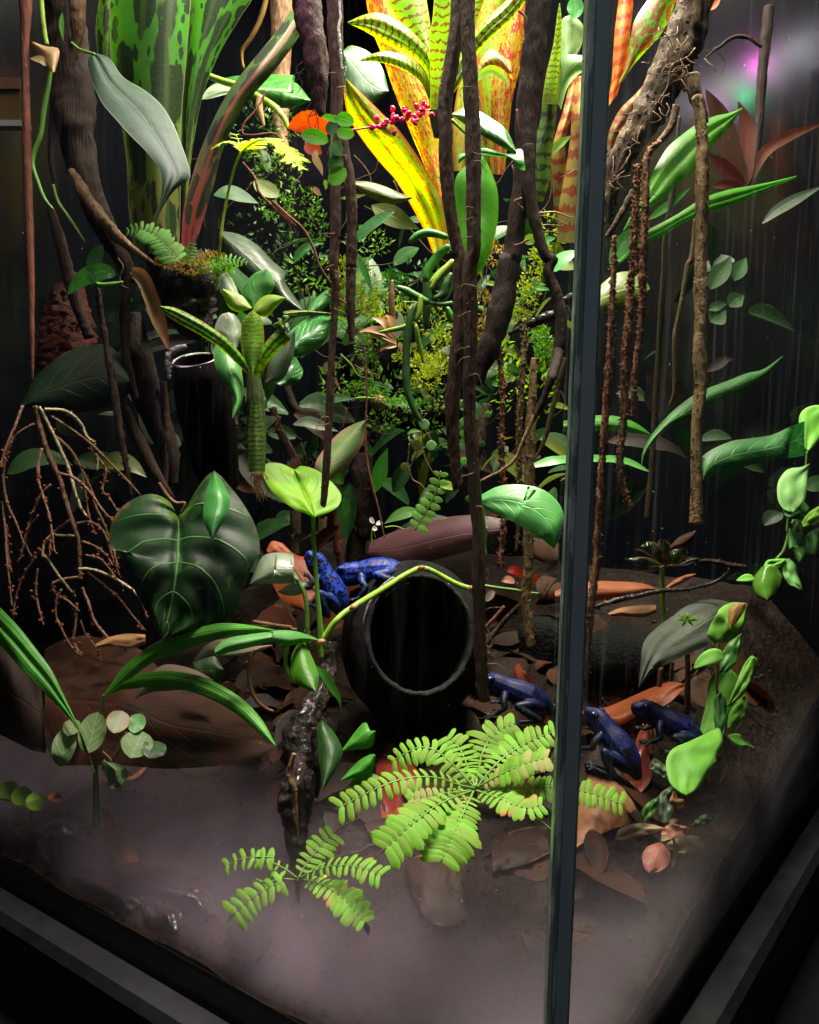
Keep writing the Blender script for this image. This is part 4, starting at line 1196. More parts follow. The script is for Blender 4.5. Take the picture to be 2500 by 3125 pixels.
# big spotted bromeliad
b = plant('spotted_bromeliad', 'large bromeliad with broad green leaves covered in dark round blotches', 'bromeliad', 'A 1000,1480', .70)
blade(b, 'leaf', 'A 790,1480 755,1250 740,950 700,650 650,350 640,100 650,-60', 'A 1050,1480 1055,1250 1060,950 1065,650 1090,350 1110,100 1115,-60', .70, 'brom_blotch', bulge=.022, wave=.001, nu=30, nv=12)
blade(b, 'leaf', 'A 1060,1440 1070,1150 1065,850 1070,550 1085,300 1105,100 1120,-60', 'A 1080,1440 1100,1150 1130,850 1190,550 1290,300 1420,80 1500,-60', [.71, .715, .72], 'brom_blotch', bulge=.010, nu=28)
blade(b, 'leaf', 'A 1060,1470 1070,1250 1110,1080 1180,860 1320,560 1480,350 1620,180 1700,60', 'A 1130,1480 1200,1250 1250,1080 1310,860 1430,620 1600,420 1720,260 1800,120', [.685, .68, .675, .68, .70], 'brom_blotch_red', bulge=.012, nu=28)
blade(b, 'leaf', 'A 640,520 590,420 570,300 560,150 590,-60', 'A 780,900 720,600 690,350 680,150 680,-60', .735, 'brom_blotch', bulge=.006, nu=16)
LEAN = 0.45
# pale velvet leaf hanging in front
b = plant('velvet_leaf_plant', 'large pale grey-green velvety leaf hanging tip down before the spotted bromeliad', 'plant', 'A 545,320', .645)
blade(b, 'leaf', 'A 545,315 512,345 525,430 590,590 680,700 770,800 860,890 930,985 948,1070 935,1180 918,1250 900,1302', 'A 560,310 640,340 720,450 850,530 950,620 1020,740 1060,840 1095,940 1112,1040 1030,1105 965,1190 905,1304', [.645, .635, .625, .62, .62, .63], 'leaf_velvet', dr=[.645, .65, .65, .64, .63, .63], bulge=.006, nu=34, nv=12, crease=.003)
tube(b, 'petiole', 'A 420,250 470,290 550,316', [.67, .66, .645], [8, 8, 9], 'stem_green', bump=.05)
mk('fruit_fly', *sweep([P(*T('A 985,1015')[0], .612), P(*T('A 1000,1010')[0], .611), P(*T('A 1010,1022')[0], .612)], [.0003, .0007, .0003], 6)[:2], 'moss_dark', label='tiny dark fly sitting on the pale velvety leaf', cat='fly')

# bract and green stalk by the trunk
b = plant('bract_vine', 'slim green climbing stalk with a beige notched bract beside the trunk', 'vine', 'A 300,1220', .67)
tube(b, 'stalk', 'A 240,-40 250,100 262,200 275,265', .672, [12, 14, 15, 14], 'stem_lime', bump=.05)
tube(b, 'stalk', 'A 295,400 285,470 260,620 240,780 205,880 190,960 220,1060 260,1160 310,1225', .67, [14, 17, 17, 15, 14, 13, 12, 11, 8], 'stem_green', bump=.08)
tube(b, 'stalk', 'A 310,1080 340,1180 400,1270 460,1360 500,1420', .68, [8, 10, 12, 10, 6], 'stem_green', bump=.08)
blade(b, 'bract', 'A 185,245 215,300 260,360 300,420', 'A 195,243 270,270 348,290 322,420', .665, 'bract_tan', bulge=.004, nu=10)
leaf(b, 'bract', 'A 270,385 240,350 175,340', .662, 22, 'bract_tan', 'ovate')
leaf(b, 'leaf', 'A 365,70 360,150 372,245', .668, 14, 'leaf_green', 'lanc', k=.1)

# amber box glimpsed through the side
bx = plant('storage_box', 'blurred amber box with a brown lid glimpsed beyond the strap root', 'box', 'A 60,720', .70)
for nm, (x0, y0, x1, y1), mt, z in (('body', (-60, 520, 118, 700), 'box_amber', .70), ('lid', (-60, 450, 112, 518), 'box_lid', .698), ('trim', (-60, 700, 122, 735), 'box_trim', .697)):
    c = [P(*T('A %d,%d' % q)[0], z) for q in ((x0, y1), (x1, y1), (x1, y0), (x0, y0))]
    bk = [p + Vector((0.003, .012, 0)) for p in c]
    mk(nm, c + bk, [(0, 1, 2, 3), (7, 6, 5, 4), (0, 4, 5, 1), (1, 5, 6, 2), (2, 6, 7, 3), (3, 7, 4, 0)], mt, bx, None, False)

# small epiphyte below the trunk
b = plant('paddle_leaf_epiphyte', 'small epiphyte with two smooth paddle leaves below the trunk', 'plant', 'A 600,1660', .65)
leaf(b, 'leaf', 'A 560,1660 540,1580 555,1510 600,1430', .645, 40, 'leaf_dark', 'obov', k=.1)
leaf(b, 'leaf', 'A 680,1610 600,1590 500,1620 430,1680 D 395,190', .645, 52, 'leaf_gloss', 'ovate', k=.15)
tube(b, 'rhizome', 'A 540,1650 600,1670 680,1660 720,1650', .65, [10, 18, 18, 8], 'stem_green', bump=.15)
tube(b, 'rootlet', 'A 690,1510 720,1560 700,1630 730,1680 830,1690', .652, [4, 5, 4, 3, 3], 'root_fibre')
leaf(b, 'leaf', 'D 690,160 660,230 640,300 660,350', .68, 50, 'leaf_dark', 'oval', k=.1)
leaf(b, 'leaf', 'D 770,280 810,250 850,215', .69, 40, 'leaf_dark', 'oval', k=.1)

# fern leaflets
lm_lime = [leaflet_mesh('leaflet', 'oblong', m, a_, cv) for m, a_, cv in (('leaflet_lime', .33, .0), ('leaflet_lime', .30, .10), ('leaflet_lime_b', .34, -.08), ('leaflet_lime', .35, .14), ('leaflet_lime', .31, .05))]
lm_old = [leaflet_mesh('leaflet', 'oblong', m, .5) for m in ('leaflet_old', 'leaflet_lime')]
lm_tip = [leaflet_mesh('leaflet', 'oblong', m, .38) for m in ('leaflet_lime', 'leaflet_lime', 'leaflet_lime', 'leaflet_lime_b', 'leaflet_brown_tip')]
lm_yel = [leaflet_mesh('leaflet', 'lobed', 'leaflet_yellow', .62)]
lm_fern = [leaflet_mesh('leaflet', 'oblong', 'leaflet_fern', .30)]
lm_round = [leaflet_mesh('leaflet', 'round', 'leaflet_round', .62)]

b = plant('fern_seedling', 'yellow-green fern with one flat lacy frond on a tall thin stalk', 'fern', 'A 1270,1600', .64)
tube(b, 'stalk', 'A 1265,1650 1280,1500 1300,1320 1320,1200 1345,1080 1375,970 1408,892', [.66, .655, .65, .65, .648, .645, .642], [6, 7, 8, 8, 8, 8, 7], 'stem_lime', bump=.05)
frond(b, 'A 1408,892 1480,835 1560,815 1640,850 1725,930 B 150,930 240,990', [.642, .63, .62, .62, .615, .61, .605], 17, 130, None, 'stem_lime', (.85, 1.0, .35), .02, .45, .75, (5, 2), meshes=lm_yel)
frond(b, 'A 1408,892 1380,850 1330,830 1280,845 1238,870', [.642, .64, .64, .64, .64], 7, 90, None, 'stem_lime', (.8, .8, .3), .05, .5, .75, (4, 2), meshes=lm_yel)
frond(b, 'A 1410,890 1400,840 1385,800 1370,780', [.642, .65, .66, .665], 4, 70, None, 'stem_lime', (.8, .7, .4), .1, .5, .75, (4, 2), meshes=lm_yel)
frond(b, 'A 1420,885 1470,870 1500,900 1530,915', [.642, .63, .62, .615], 4, 60, None, 'stem_lime', (.8, .7, .4), .1, .5, .75, (4, 2), meshes=lm_yel)
b = plant('mount_fern', 'small bright fern arching over the root mass under the spotted bromeliad', 'fern', 'A 1050,1530', .65)
frond(b, 'A 1050,1540 1010,1490 960,1430 890,1370 820,1340 740,1350', .645, 15, 100, None, 'stem_green', (.9, 1.0, .35), .03, .3, .45, (5, 2), meshes=lm_fern)
frond(b, 'A 1090,1540 1110,1480 1130,1420', .655, 6, 50, None, 'stem_green', (.9, 1.0, .35), .03, .3, .3, (4, 2), meshes=lm_fern)
frond(b, 'A 1240,1570 1300,1530 1370,1520 1450,1540', .65, 9, 50, None, 'stem_green', (.9, 1.0, .4), .03, .3, .4, (4, 2), meshes=lm_fern)
# root mass and moss on it
b = plant('root_mount', 'black tangled root mass topped with moss under the spotted bromeliad', 'root mass', 'D 1120,400', .69)
tube(b, 'mass', 'A 900,1480 1000,1560 1130,1620 1260,1640', .70, [60, 130, 150, 70], 'substrate_mass', sides=22, bump=.35, freq=90, flake=500, fsize=22)
tube(b, 'mass', 'D 980,60 1080,200 1130,330 1170,420', .71, [100, 150, 140, 60], 'substrate_mass', sides=22, bump=.35, freq=90, flake=600, fsize=20)
moss(b, 'moss', [('A 1130,1560', .665, 120, 40), ('A 1230,1530', .66, 90, 60), ('A 1000,1530', .665, 90, 30)], 260, 20, 'moss_orange', 3, kind='stuff')
moss(b, 'moss', [('A 1280,1560', .655, 120, 40), ('D 1290,60', .66, 50, 90)], 160, 22, 'moss_green', 5, kind='stuff')

# leaves behind the fern stalk
b = plant('grey_leaf_plant', 'broad grey-green leaf with pinkish midrib behind the fern stalk', 'plant', 'A 1280,1370', .75)
blade(b, 'leaf', 'A 1280,1360 1290,1450 1380,1560 1500,1660 1620,1740 B 120,1790 230,1830', 'A 1290,1350 1400,1370 1500,1430 1600,1530 1680,1600 B 130,1640 235,1800', .76, 'leaf_greengrey', bulge=.01)
b = plant('broad_leaf_plant', 'pair of pale glossy leaves on a green stalk behind the blotched leaf', 'plant', 'A 1400,500', .78)
leaf(b, 'leaf', 'A 1180,580 1260,545 1340,530 1420,540 1470,560', .775, 40, 'leaf_silver', 'lanc', k=.6)
blade(b, 'leaf', 'A 1230,500 1330,452 1450,438 1600,434 1725,440 B 100,448 200,485 284,585', 'A 1232,505 1330,545 1440,580 1600,612 1725,628 B 100,632 200,625 286,588', .80, 'leaf_gloss', bulge=.012)
tube(b, 'stalk', 'A 1205,435 1290,470 1400,505 1500,560 1600,620 1660,690 1690,760', [.77, .77, .77, .76, .755, .75, .75], [18, 20, 22, 20, 20, 18, 12], 'stem_lime', bump=.05)
tube(b, 'bud', 'A 1520,560 1515,620 1530,680 1545,740', .75, [16, 22, 16, 6], 'bract_tan', bump=.1)
tube(b, 'rootlet', 'A 1560,530 1500,640 1430,720 1420,780 1480,790 1600,780 1660,830', .748, [6, 7, 6, 6, 6, 5, 3], 'root_reddish')
leaf(None, 'dim_leaf', 'A 1250,1140 1340,1130 1430,1160 1515,1190', .72, 42, 'leaf_dark', 'lanc', k=.5, label='dark narrow leaf jutting behind the fern stalk', cat='leaf')
leaf(None, 'dim_leaf', 'A 1490,1050 1530,1090 1580,1120 1635,1145', .74, 46, 'leaf_olive', 'oval', k=.4, label='olive-brown rounded leaf beside the rusty runner', cat='leaf')

# vine leaves on the first hanging vine
b = plant('vine_creeper', 'creeper with small rounded dark green leaves clinging to the hanging vine', 'creeper', 'B 430,1080', .59)
for pts, w, mt in (('B 430,690 480,700 540,715', 42, 'leaf_green'), ('B 435,770 490,780 540,790', 36, 'leaf_green'), ('B 390,830 310,800 225,790', 44, 'leaf_green'), ('B 430,930 440,870 425,820', 36, 'leaf_dark'), ('B 400,1000 430,960 470,925', 46, 'leaf_dark'),
                   ('B 400,1080 440,1030 490,985', 48, 'leaf_green'), ('B 390,790 410,740 420,710', 36, 'leaf_dark'), ('B 440,715 400,690 350,680', 20, 'leaf_green')):
    leaf(b, 'leaf', pts, .578, w, mt, 'oval', k=.25, nu=10)
tube(b, 'stem', 'B 420,700 410,800 400,900 395,1000 385,1080', .582, [5, 6, 6, 5, 4], 'stem_green')
for pts, w, mt in (('B 320,870 310,920 340,980 355,1030', 22, 'bract_tan'), ('B 300,1090 330,1130 350,1140', 18, 'bract_tan'), ('B 365,1050 375,1085 370,1110', 15, 'leaf_lime')):
    leaf(b, 'bract', pts, .582, w, mt, 'lanc', k=.2, nu=8)
leaf(None, 'red_leaf', 'B 375,800 320,750 240,725 150,745', .655, 82, 'leaf_red', 'ovate', k=.15, fold=.2, wave=.3, label='glowing red leaf behind the creeper and root clump', cat='leaf')
leaf(None, 'red_leaf', 'B 260,830 300,870 350,900', .66, 45, 'leaf_red', 'ovate', label='small dull red leaf hanging under the glowing red one', cat='leaf')
blade(None, 'round_dark_leaf', 'B 470,300 520,265 620,300 700,390 742,530', 'B 470,310 480,470 540,580 640,610 742,535', .74, 'leaf_dark', bulge=.006, label='round dark leaf between the root clump and red bromeliad leaf', cat='leaf')

# pink flower spike
b = plant('flower_spike', 'arching pink stalk of small magenta blossoms in front of the orange bromeliad', 'flower', 'B 500,765', .59)
tube(b, 'stalk', 'B 490,762 560,755 640,742 700,728 780,705 860,680 930,655 985,640', .595, [5, 6, 6, 6, 5, 5, 4, 4], 'stem_pink', bump=.08)
rnd = random.Random(12)
axis = crom(T('B 680,740 740,715 800,695 860,680 920,655 975,640'), 30)
for i in range(30):
    u = i / 29; a = axis[i]
    x = a.x + rnd.gauss(0, 12); y = a.y + rnd.gauss(0, 17 if u > .1 else 10)
    c = P(x, y, .592 + rnd.gauss(0, .004)); V, Fc, UV = [], [], []
    for p_ in range(4):
        an = rnd.random() * 6.28; r = .0011 + rnd.random() * .0007
        dv = Vector((math.cos(an), -.5, math.sin(an))).normalized() * .0017
        sweep([c, c + dv * .5, c + dv, c + dv * 1.25], [r * .5, r, r * .9, r * .2], 6, V=V, Fc=Fc, UV=UV)
    mk('blossom', V, Fc, 'petal_magenta', b, UV)

LEAN = 0.0
# orange bromeliad (large)
b = plant('orange_bromeliad', 'large glowing bromeliad with yellow, orange and red mottled strap leaves', 'bromeliad', 'B 1090,1420', .76)
blade(b, 'leaf', 'B 1000,1480 950,1350 860,1180 780,1050 700,960 590,820 510,690 480,560 488,460', 'B 1095,1480 1085,1300 1060,1180 990,1040 900,900 800,760 700,660 590,550 490,458', [.76, .75, .74, .72, .70, .69, .68], 'brom_orange', bulge=.008, nu=30, nv=10, crease=.004)
blade(b, 'leaf', 'B 1030,1180 980,1040 900,850 830,680 760,500 700,320 640,160 600,-50', 'B 1075,1170 1060,1000 1040,820 1010,650 960,500 900,330 830,160 760,-50', [.78, .78, .77, .765, .76, .755], 'brom_red', bulge=.008, nu=30, nv=10)
blade(b, 'leaf', 'B 1340,1020 1320,850 1290,650 1260,450 1240,250 1240,120', 'B 1420,1000 1440,800 1460,600 1480,400 1500,200 1510,80', .77, 'brom_orange', bulge=.008, nu=24)
blade(b, 'leaf', 'B 1360,1020 1350,800 1340,600 1370,350 1420,120 1480,-50', 'B 1410,1020 1430,800 1460,600 1520,350 1560,120 1600,-50', .76, 'brom_red', bulge=.008, nu=24)
blade(b, 'leaf', 'B 1250,420 1290,330 1350,290 1450,360', 'B 1265,440 1330,400 1400,400 1470,470', .74, 'brom_banded', bulge=.004)
leaf(b, 'leaf', 'B 1240,470 1290,430 1340,405 1390,430 1450,500', .735, 22, 'leaf_lime', 'strap', k=.2)
blade(b, 'leaf', 'B 1120,1000 1110,800 1130,600 1180,350 1260,100 1300,-50', 'B 1200,1000 1230,800 1260,600 1300,350 1400,100 1460,-50', .80, 'brom_orange', bulge=.006)
blade(b, 'leaf', 'B 1250,1000 1240,750 1230,500 1240,300', 'B 1330,1000 1330,750 1340,500 1335,330', .79, 'brom_mottled', bulge=.006)

# zebra bromeliad
b = plant('zebra_bromeliad', 'yellow-green bromeliad with fine dark crossbands at the top, under the lamp', 'bromeliad', 'B 1020,760', .66)
blade(b, 'leaf', 'B 1005,560 985,500 960,420 900,350 800,290 700,240 600,180 505,135', 'B 1010,500 985,320 930,240 860,170 770,110 690,75 600,85 500,128', [.66, .655, .65, .645, .64, .64, .645], 'brom_zebra', bulge=.006, nu=26, crease=.003)
blade(b, 'leaf', 'B 985,620 950,520 910,460 830,410 740,375 660,362 575,358', 'B 990,500 960,430 910,370 830,325 740,300 660,310 572,348', [.655, .645, .635, .63, .625, .63], 'brom_zebra', bulge=.005, nu=24)
blade(b, 'leaf', 'B 1000,420 960,320 880,220 800,120 740,20 720,-50', 'B 1030,400 1000,280 985,150 970,50 950,-50', [.67, .675, .68, .685], 'brom_zebra', bulge=.006, nu=22)
blade(b, 'leaf', 'B 985,640 985,450 980,250 1000,80 1010,-50', 'B 1090,640 1085,450 1095,250 1115,80 1120,-50', [.65, .648, .645, .645], 'brom_zebra', bulge=.010, nu=24)
blade(b, 'leaf', 'B 1090,500 1120,380 1200,240 1290,130 1400,30 1480,-50', 'B 1110,560 1190,440 1270,300 1360,200 1460,110 1560,-20', [.665, .67, .67, .675, .68], 'brom_zebra', bulge=.008, nu=24, crease=.004)
blade(b, 'leaf', 'B 1100,420 1130,250 1170,100 1200,-50', 'B 1140,420 1200,260 1260,110 1310,-50', [.69, .70, .71], 'brom_zebra', bulge=.008)
tube(b, 'sheath', 'B 1035,460 1030,560 1025,680 1030,800', .665, [40, 52, 46, 26], 'brom_sheath', sides=14, bump=.05)

# banded leaves along the seam
b = plant('banded_bromeliad', 'bromeliad with orange leaves crossed by broad dark red bands at the seam', 'bromeliad', 'C 260,1420', .72)
blade(b, 'leaf', 'C 190,1420 205,1200 240,1000 270,800 280,600 290,450', 'C 320,1420 335,1200 350,1000 360,800 370,600 380,430', [.70, .70, .70, .70, .71], 'brom_banded', bulge=.010, nu=26)
blade(b, 'leaf', 'C 180,1300 165,1080 160,900 185,780 230,640 265,480', 'C 250,1300 245,1080 240,900 250,780 290,640 330,460', [.72, .72, .72, .73], 'brom_banded', bulge=.006, nu=26)
blade(b, 'leaf', 'C 480,640 510,480 520,330 530,180 545,60 560,-50', 'C 540,560 590,400 610,300 620,180 635,60 640,-50', [.70, .70, .71], 'brom_banded_red', bulge=.008, nu=24)
blade(b, 'leaf', 'C 480,880 500,760 560,640 640,560 720,470 780,390', 'C 520,880 560,780 640,700 720,590 770,500 800,420', [.67, .67, .665, .66], 'brom_banded', bulge=.006, nu=22)
blade(b, 'leaf', 'C 555,480 590,390 610,300 625,200 650,110 720,0 760,-60', 'C 570,480 640,380 720,290 800,200 850,110 890,0 910,-60', [.66, .66, .665, .67], 'brom_mottled', bulge=.006, nu=24)
blade(b, 'leaf', 'C 195,600 205,430 240,330 300,320 380,330', 'C 215,640 250,520 300,450 340,420 390,380', [.69, .685, .68], 'brom_pale', bulge=.006)
blade(b, 'leaf', 'C 215,430 212,300 215,180 225,110 260,90', 'C 240,440 290,350 340,250 345,150 290,90', .73, 'brom_pale', bulge=.006)
leaf(b, 'leaf', 'C 290,110 300,50 290,-20', .72, 48, 'leaf_gloss', 'oval', k=.2)
leaf(b, 'leaf', 'C 160,900 210,840 280,790', .70, 24, 'leaf_lime', 'lanc', k=.3)
leaf(b, 'leaf', 'C 1075,60 1110,30 1150,-10', .74, 20, 'brom_banded_red', 'lanc', k=.3)
b = plant('banded_green_bromeliad', 'upright green bromeliad leaf with dark crossbands beside the forked trunk', 'bromeliad', 'C 40,1150', .70)
blade(b, 'leaf', 'C 30,1180 20,1050 35,880 90,720 110,560 130,420 170,260 190,100 205,20', 'C 110,1180 150,1050 160,880 185,720 195,560 205,420 215,260 218,100 208,15', .69, 'brom_zebra_dark', bulge=.012, nu=30)
blade(b, 'leaf', 'C 105,610 115,520 135,420 170,260 190,120 205,20', 'C 195,610 200,520 206,420 216,260 219,120 209,15', .677, 'brom_zebra', bulge=.006, nu=24)

LEAN = 0.45
# leaves around the hanging vines
b = plant('strap_orchid', 'orchid with glossy dark leaves wrapped around the two thick vines', 'orchid', 'B 1200,960', .57)
blade(b, 'leaf', 'B 1108,665 1170,632 1250,640 1340,690 1430,760 1490,885', 'B 1110,672 1190,730 1280,790 1350,830 1420,870 1488,892', [.575, .57, .565, .56, .56], 'leaf_gloss', bulge=.006, nu=20)
blade(b, 'leaf', 'B 1145,930 1150,905 1200,890 1290,865 1370,885 1440,900 1500,870 1525,880', 'B 1150,960 1165,945 1210,920 1290,905 1370,915 1450,925 1500,985 1540,995', [.575, .57, .56, .55, .55], 'leaf_mint', bulge=.003, nu=24)
blade(b, 'leaf', 'B 1290,915 1200,960 1130,1050 1135,1200 1150,1350 1170,1500 1205,1625', 'B 1295,915 1340,1000 1378,1120 1380,1280 1350,1420 1310,1540 1250,1622', [.575, .575, .58, .58, .585], 'leaf_strap_green', bulge=.008, nu=26)
tube(b, 'petiole', 'B 1110,700 1150,740 1190,780', .57, [9, 9, 8], 'stem_lime')
b = plant('small_strap_plant', 'narrow leaves reaching out behind the frayed hanging vine', 'plant', 'B 560,1400', .65)
leaf(b, 'leaf', 'B 560,1400 610,1340 690,1280 775,1235', .645, 30, 'leaf_gloss', 'strap', k=.35)
blade(b, 'leaf', 'B 525,1058 620,1062 720,1090 810,1130 880,1152', 'B 528,1085 620,1150 720,1185 810,1185 880,1160', .66, 'leaf_olive', bulge=.006)
leaf(b, 'leaf', 'B 640,1200 730,1250 830,1300 920,1340', .74, 60, 'leaf_olive', 'lanc', k=.3)
leaf(b, 'leaf', 'B 460,1160 540,1150 610,1140', .70, 14, 'leaf_lime', 'lanc', k=.3)

# pencil cactus
b = plant('pencil_cactus', 'trailing epiphytic cactus of jointed green pencil stems in front of the logs', 'cactus', 'E 900,250', .64)
for pts, r, mt, dd in (('B 860,1420 900,1385 960,1362 1030,1372 1090,1392', [14, 24, 26, 22, 18], 'stem_cactus', .64), ('B 960,1650 970,1580 1010,1520 1060,1465 1100,1435', [24, 28, 28, 26, 20], 'stem_cactus', .645),
                       ('B 985,1700 1020,1640 1070,1580 1125,1520', [14, 22, 24, 20], 'stem_lime', .635), ('E 780,142 840,165 900,200 980,240', [12, 24, 26, 20], 'stem_cactus', .635), ('E 980,238 1050,248 1120,238', [12, 14, 14], 'stem_cactus', .64),
                       ('E 985,130 1040,65 1115,5', [18, 22, 20], 'stem_lime', .64), ('E 680,412 740,400 820,382 890,350', [8, 14, 17, 15], 'stem_lime', .63), ('E 890,350 915,300 925,240 930,190', [17, 19, 18, 12], 'stem_lime', .632),
                       ('E 905,230 870,320 850,430 842,560 845,700 865,800 900,880 940,945', [14, 24, 26, 24, 24, 22, 18, 8], 'stem_cactus_dark', .63), ('E 965,20 965,150 962,280 960,400', [26, 28, 26, 14], 'stem_cactus_dark', .66),
                       ('E 900,360 910,440 930,520 942,590', [10, 17, 15, 6], 'stem_lime', .645), ('E 1110,60 1080,130 1060,190 1000,220', [14, 26, 26, 18], 'stem_cactus_dark', .66), ('E 1080,260 1100,310 1110,360', [14, 22, 14], 'stem_cactus', .665)):
    tube(b, 'stem_joint', pts, dd, r, mt, bump=.06, freq=120, endround=True)

LEAN = 0.15
# small striped bromeliad
b = plant('striped_bromeliad', 'small striped bromeliad standing tall on a sheathed stem beside the black tube', 'bromeliad', 'D 1510,1220', .62)
tube(b, 'sheath', 'D 1480,640 1490,760 1500,900 1505,1050 1505,1230', .63, [40, 52, 54, 50, 34], 'brom_sheath', sides=16, bump=.08, freq=60)
blade(b, 'leaf', 'D 1455,1230 1450,1100 1455,950 1470,815', 'D 1550,1230 1555,1100 1545,950 1525,815', .605, 'brom_zebra_dark', bulge=.010, nu=16)
blade(b, 'leaf', 'D 1445,650 1380,590 1270,490 1160,420 1050,360 960,300 938,262', 'D 1475,640 1420,550 1330,450 1220,370 1120,310 1020,265 940,256', [.62, .615, .605, .60, .595, .59], 'brom_zebra_green', bulge=.005, nu=26, crease=.003)
blade(b, 'leaf', 'D 1465,660 1415,520 1410,420 1420,340 1470,285', 'D 1490,660 1540,520 1545,420 1530,330 1480,282', .61, 'brom_zebra_green', bulge=.008, nu=20)
blade(b, 'leaf', 'D 1480,660 1500,560 1560,460 1640,380 1725,310 E 120,290 230,280 350,290 455,305', 'D 1530,680 1560,600 1620,530 1700,440 E 60,370 170,330 260,315 360,312 460,300', [.615, .61, .605, .605, .61, .615], 'brom_zebra_green', bulge=.006, nu=28, crease=.003)
blade(b, 'leaf', 'D 1350,500 1260,430 1260,370 1290,310 1330,295', 'D 1390,500 1420,430 1415,370 1380,310 1335,293', .635, 'leaf_silver', bulge=.006)
blade(b, 'leaf', 'D 1290,440 1250,520 1265,620 1330,720 1370,800 1360,870 1358,915', 'D 1340,440 1400,540 1415,640 1425,740 1415,820 1390,880 1360,915', [.63, .62, .615, .61], 'leaf_mint', bulge=.006)
blade(b, 'leaf', 'D 1475,260 1415,200 1430,130 1490,65 1555,40', 'D 1490,260 1560,210 1605,140 1595,90 1560,38', .645, 'leaf_mint', bulge=.006)
blade(b, 'leaf', 'D 1390,250 1300,190 1280,120 1290,75 1320,60', 'D 1420,250 1400,190 1370,120 1340,75 1325,58', .65, 'leaf_silver', bulge=.005)
blade(b, 'leaf', 'D 1465,275 1390,290 1330,250 1300,160', 'D 1475,265 1420,200 1360,170 1305,155', .638, 'leaf_lime', bulge=.004)
blade(b, 'leaf', 'D 1475,290 1490,250 1540,200 1600,190 1668,205', 'D 1490,310 1560,320 1600,280 1640,240 1670,212', .632, 'leaf_lime', bulge=.004)
blade(b, 'leaf', 'D 1550,700 1570,600 1620,520 1680,430 1720,400', 'D 1560,710 1650,690 1700,600 1725,500 1728,405', .65, 'leaf_greengrey', bulge=.006)
leaf(b, 'leaf', 'D 1385,480 1420,350 1400,290', .642, 40, 'leaf_mint', 'oval', k=.1)
rnd = random.Random(9)
for k in range(16):
    x = 1500 + rnd.gauss(0, 24); y = 1225; pl = ['D', '%f,%f' % (x, y)]
    for q in range(3):
        x += rnd.gauss(0, 26) + 6; y += 40 + rnd.random() * 30
        pl.append('%f,%f' % (x, y))
    tube(b, 'rootlet', ' '.join(pl), .62, [5, 4, 3, 2], 'root_rust', n=10, sides=5)

LEAN = 0.45
# glossy white leaves behind it
b = plant('gloss_leaf_plant', 'broad wet leaves with white sheen behind the striped bromeliad', 'plant', 'E 160,560', .70)
blade(b, 'leaf', 'E 90,480 150,420 230,350 320,310 405,320', 'E 160,555 240,550 320,510 390,430 410,335', .70, 'leaf_gloss', bulge=.010, wave=.004)
blade(b, 'leaf', 'E 270,280 300,230 350,180 395,150', 'E 300,290 350,280 395,230 402,155', .71, 'leaf_gloss', bulge=.006)
blade(b, 'leaf', 'E 60,700 60,640 90,580 140,545', 'E 120,725 200,710 240,640 200,560', .72, 'leaf_gloss', bulge=.008, wave=.004)
b = plant('pinkish_leaf_plant', 'leaning green leaf with pink margins behind the hanging vine', 'plant', 'E 350,1260', .69)
blade(b, 'leaf', 'E 330,1270 310,1180 380,1070 460,990 540,945 605,922', 'E 400,1268 470,1215 540,1140 590,1060 608,980 610,925', .69, 'leaf_pinkgreen', bulge=.008)
leaf(None, 'upright_leaf', 'E 665,1345 680,1270 705,1170 735,1085', .72, 44, 'leaf_green', 'lanc', k=.1, label='narrow upright green leaf below the lower log', cat='leaf')
leaf(None, 'dim_grey_leaf', 'E 180,950 260,935 340,955 450,990', .75, 34, 'leaf_greengrey', 'lanc', k=.4, label='dim grey leaf lying behind the hanging vine above the pinkish leaf', cat='leaf')
leaf(None, 'small_green_leaf', 'E 480,1490 490,1430 475,1370', .74, 26, 'leaf_green', 'lanc', k=.1, label='small green leaf beside the lime heart leaf', cat='leaf')
leaf(None, 'small_green_leaf', 'E 400,1280 440,1260 475,1300', .74, 34, 'leaf_green', 'ovate', k=.1, label='small green leaf just behind the lime heart leaf top', cat='leaf')
b = plant('creeping_stem_plant', 'pale green paddle leaf creeping out of the lower log', 'plant', 'E 600,800', .72)
leaf(b, 'leaf', 'E 550,800 480,795 410,800 355,820', .72, 26, 'leaf_gloss', 'obov', k=.3)
tube(b, 'stem', 'E 540,800 600,795 660,800', .725, [8, 10, 8], 'stem_lime')

# string of round leaves
b = plant('button_leaf_string', 'thread-like trailing plant with pale round button leaves below the logs', 'plant', 'E 940,900', .66)
for pt, r, mt in (('E 950,950', 32, 'leaf_succulent_pale'), ('E 902,1070', 36, 'leaf_olive'), ('E 990,1073', 31, 'leaf_succulent_pale'), ('E 832,1200', 26, 'leaf_olive'), ('E 1178,935', 24, 'leaf_succulent_pale'), ('E 1172,1005', 18, 'leaf_lime'), ('E 1322,890', 20, 'leaf_succulent'), ('E 1182,1165', 22, 'leaf_succulent'), ('E 1205,1385', 18, 'leaf_succulent_dark'), ('E 1290,1065', 18, 'leaf_succulent_dark')):
    x, y = T(pt)[0]
    leaf(b, 'leaf', [(x, y - r * S), (x, y), (x, y + r * S)], .655, r * .92, mt, 'oval', k=.1, fold=-.3, nu=10, thick=.0008)
for pts in ('E 935,880 930,960 940,1010 935,1060 930,1090', 'E 930,1050 900,1130 870,1190 850,1200', 'E 860,1060 855,1150 840,1190', 'E 935,1085 960,1160 1000,1230 1030,1260', 'E 860,1210 880,1270 930,1300 960,1340', 'E 970,1000 985,1030 990,1050'):
    tube(b, 'stem', pts, .657, [3.5, 3.5, 3], 'stem_brown', sides=5)
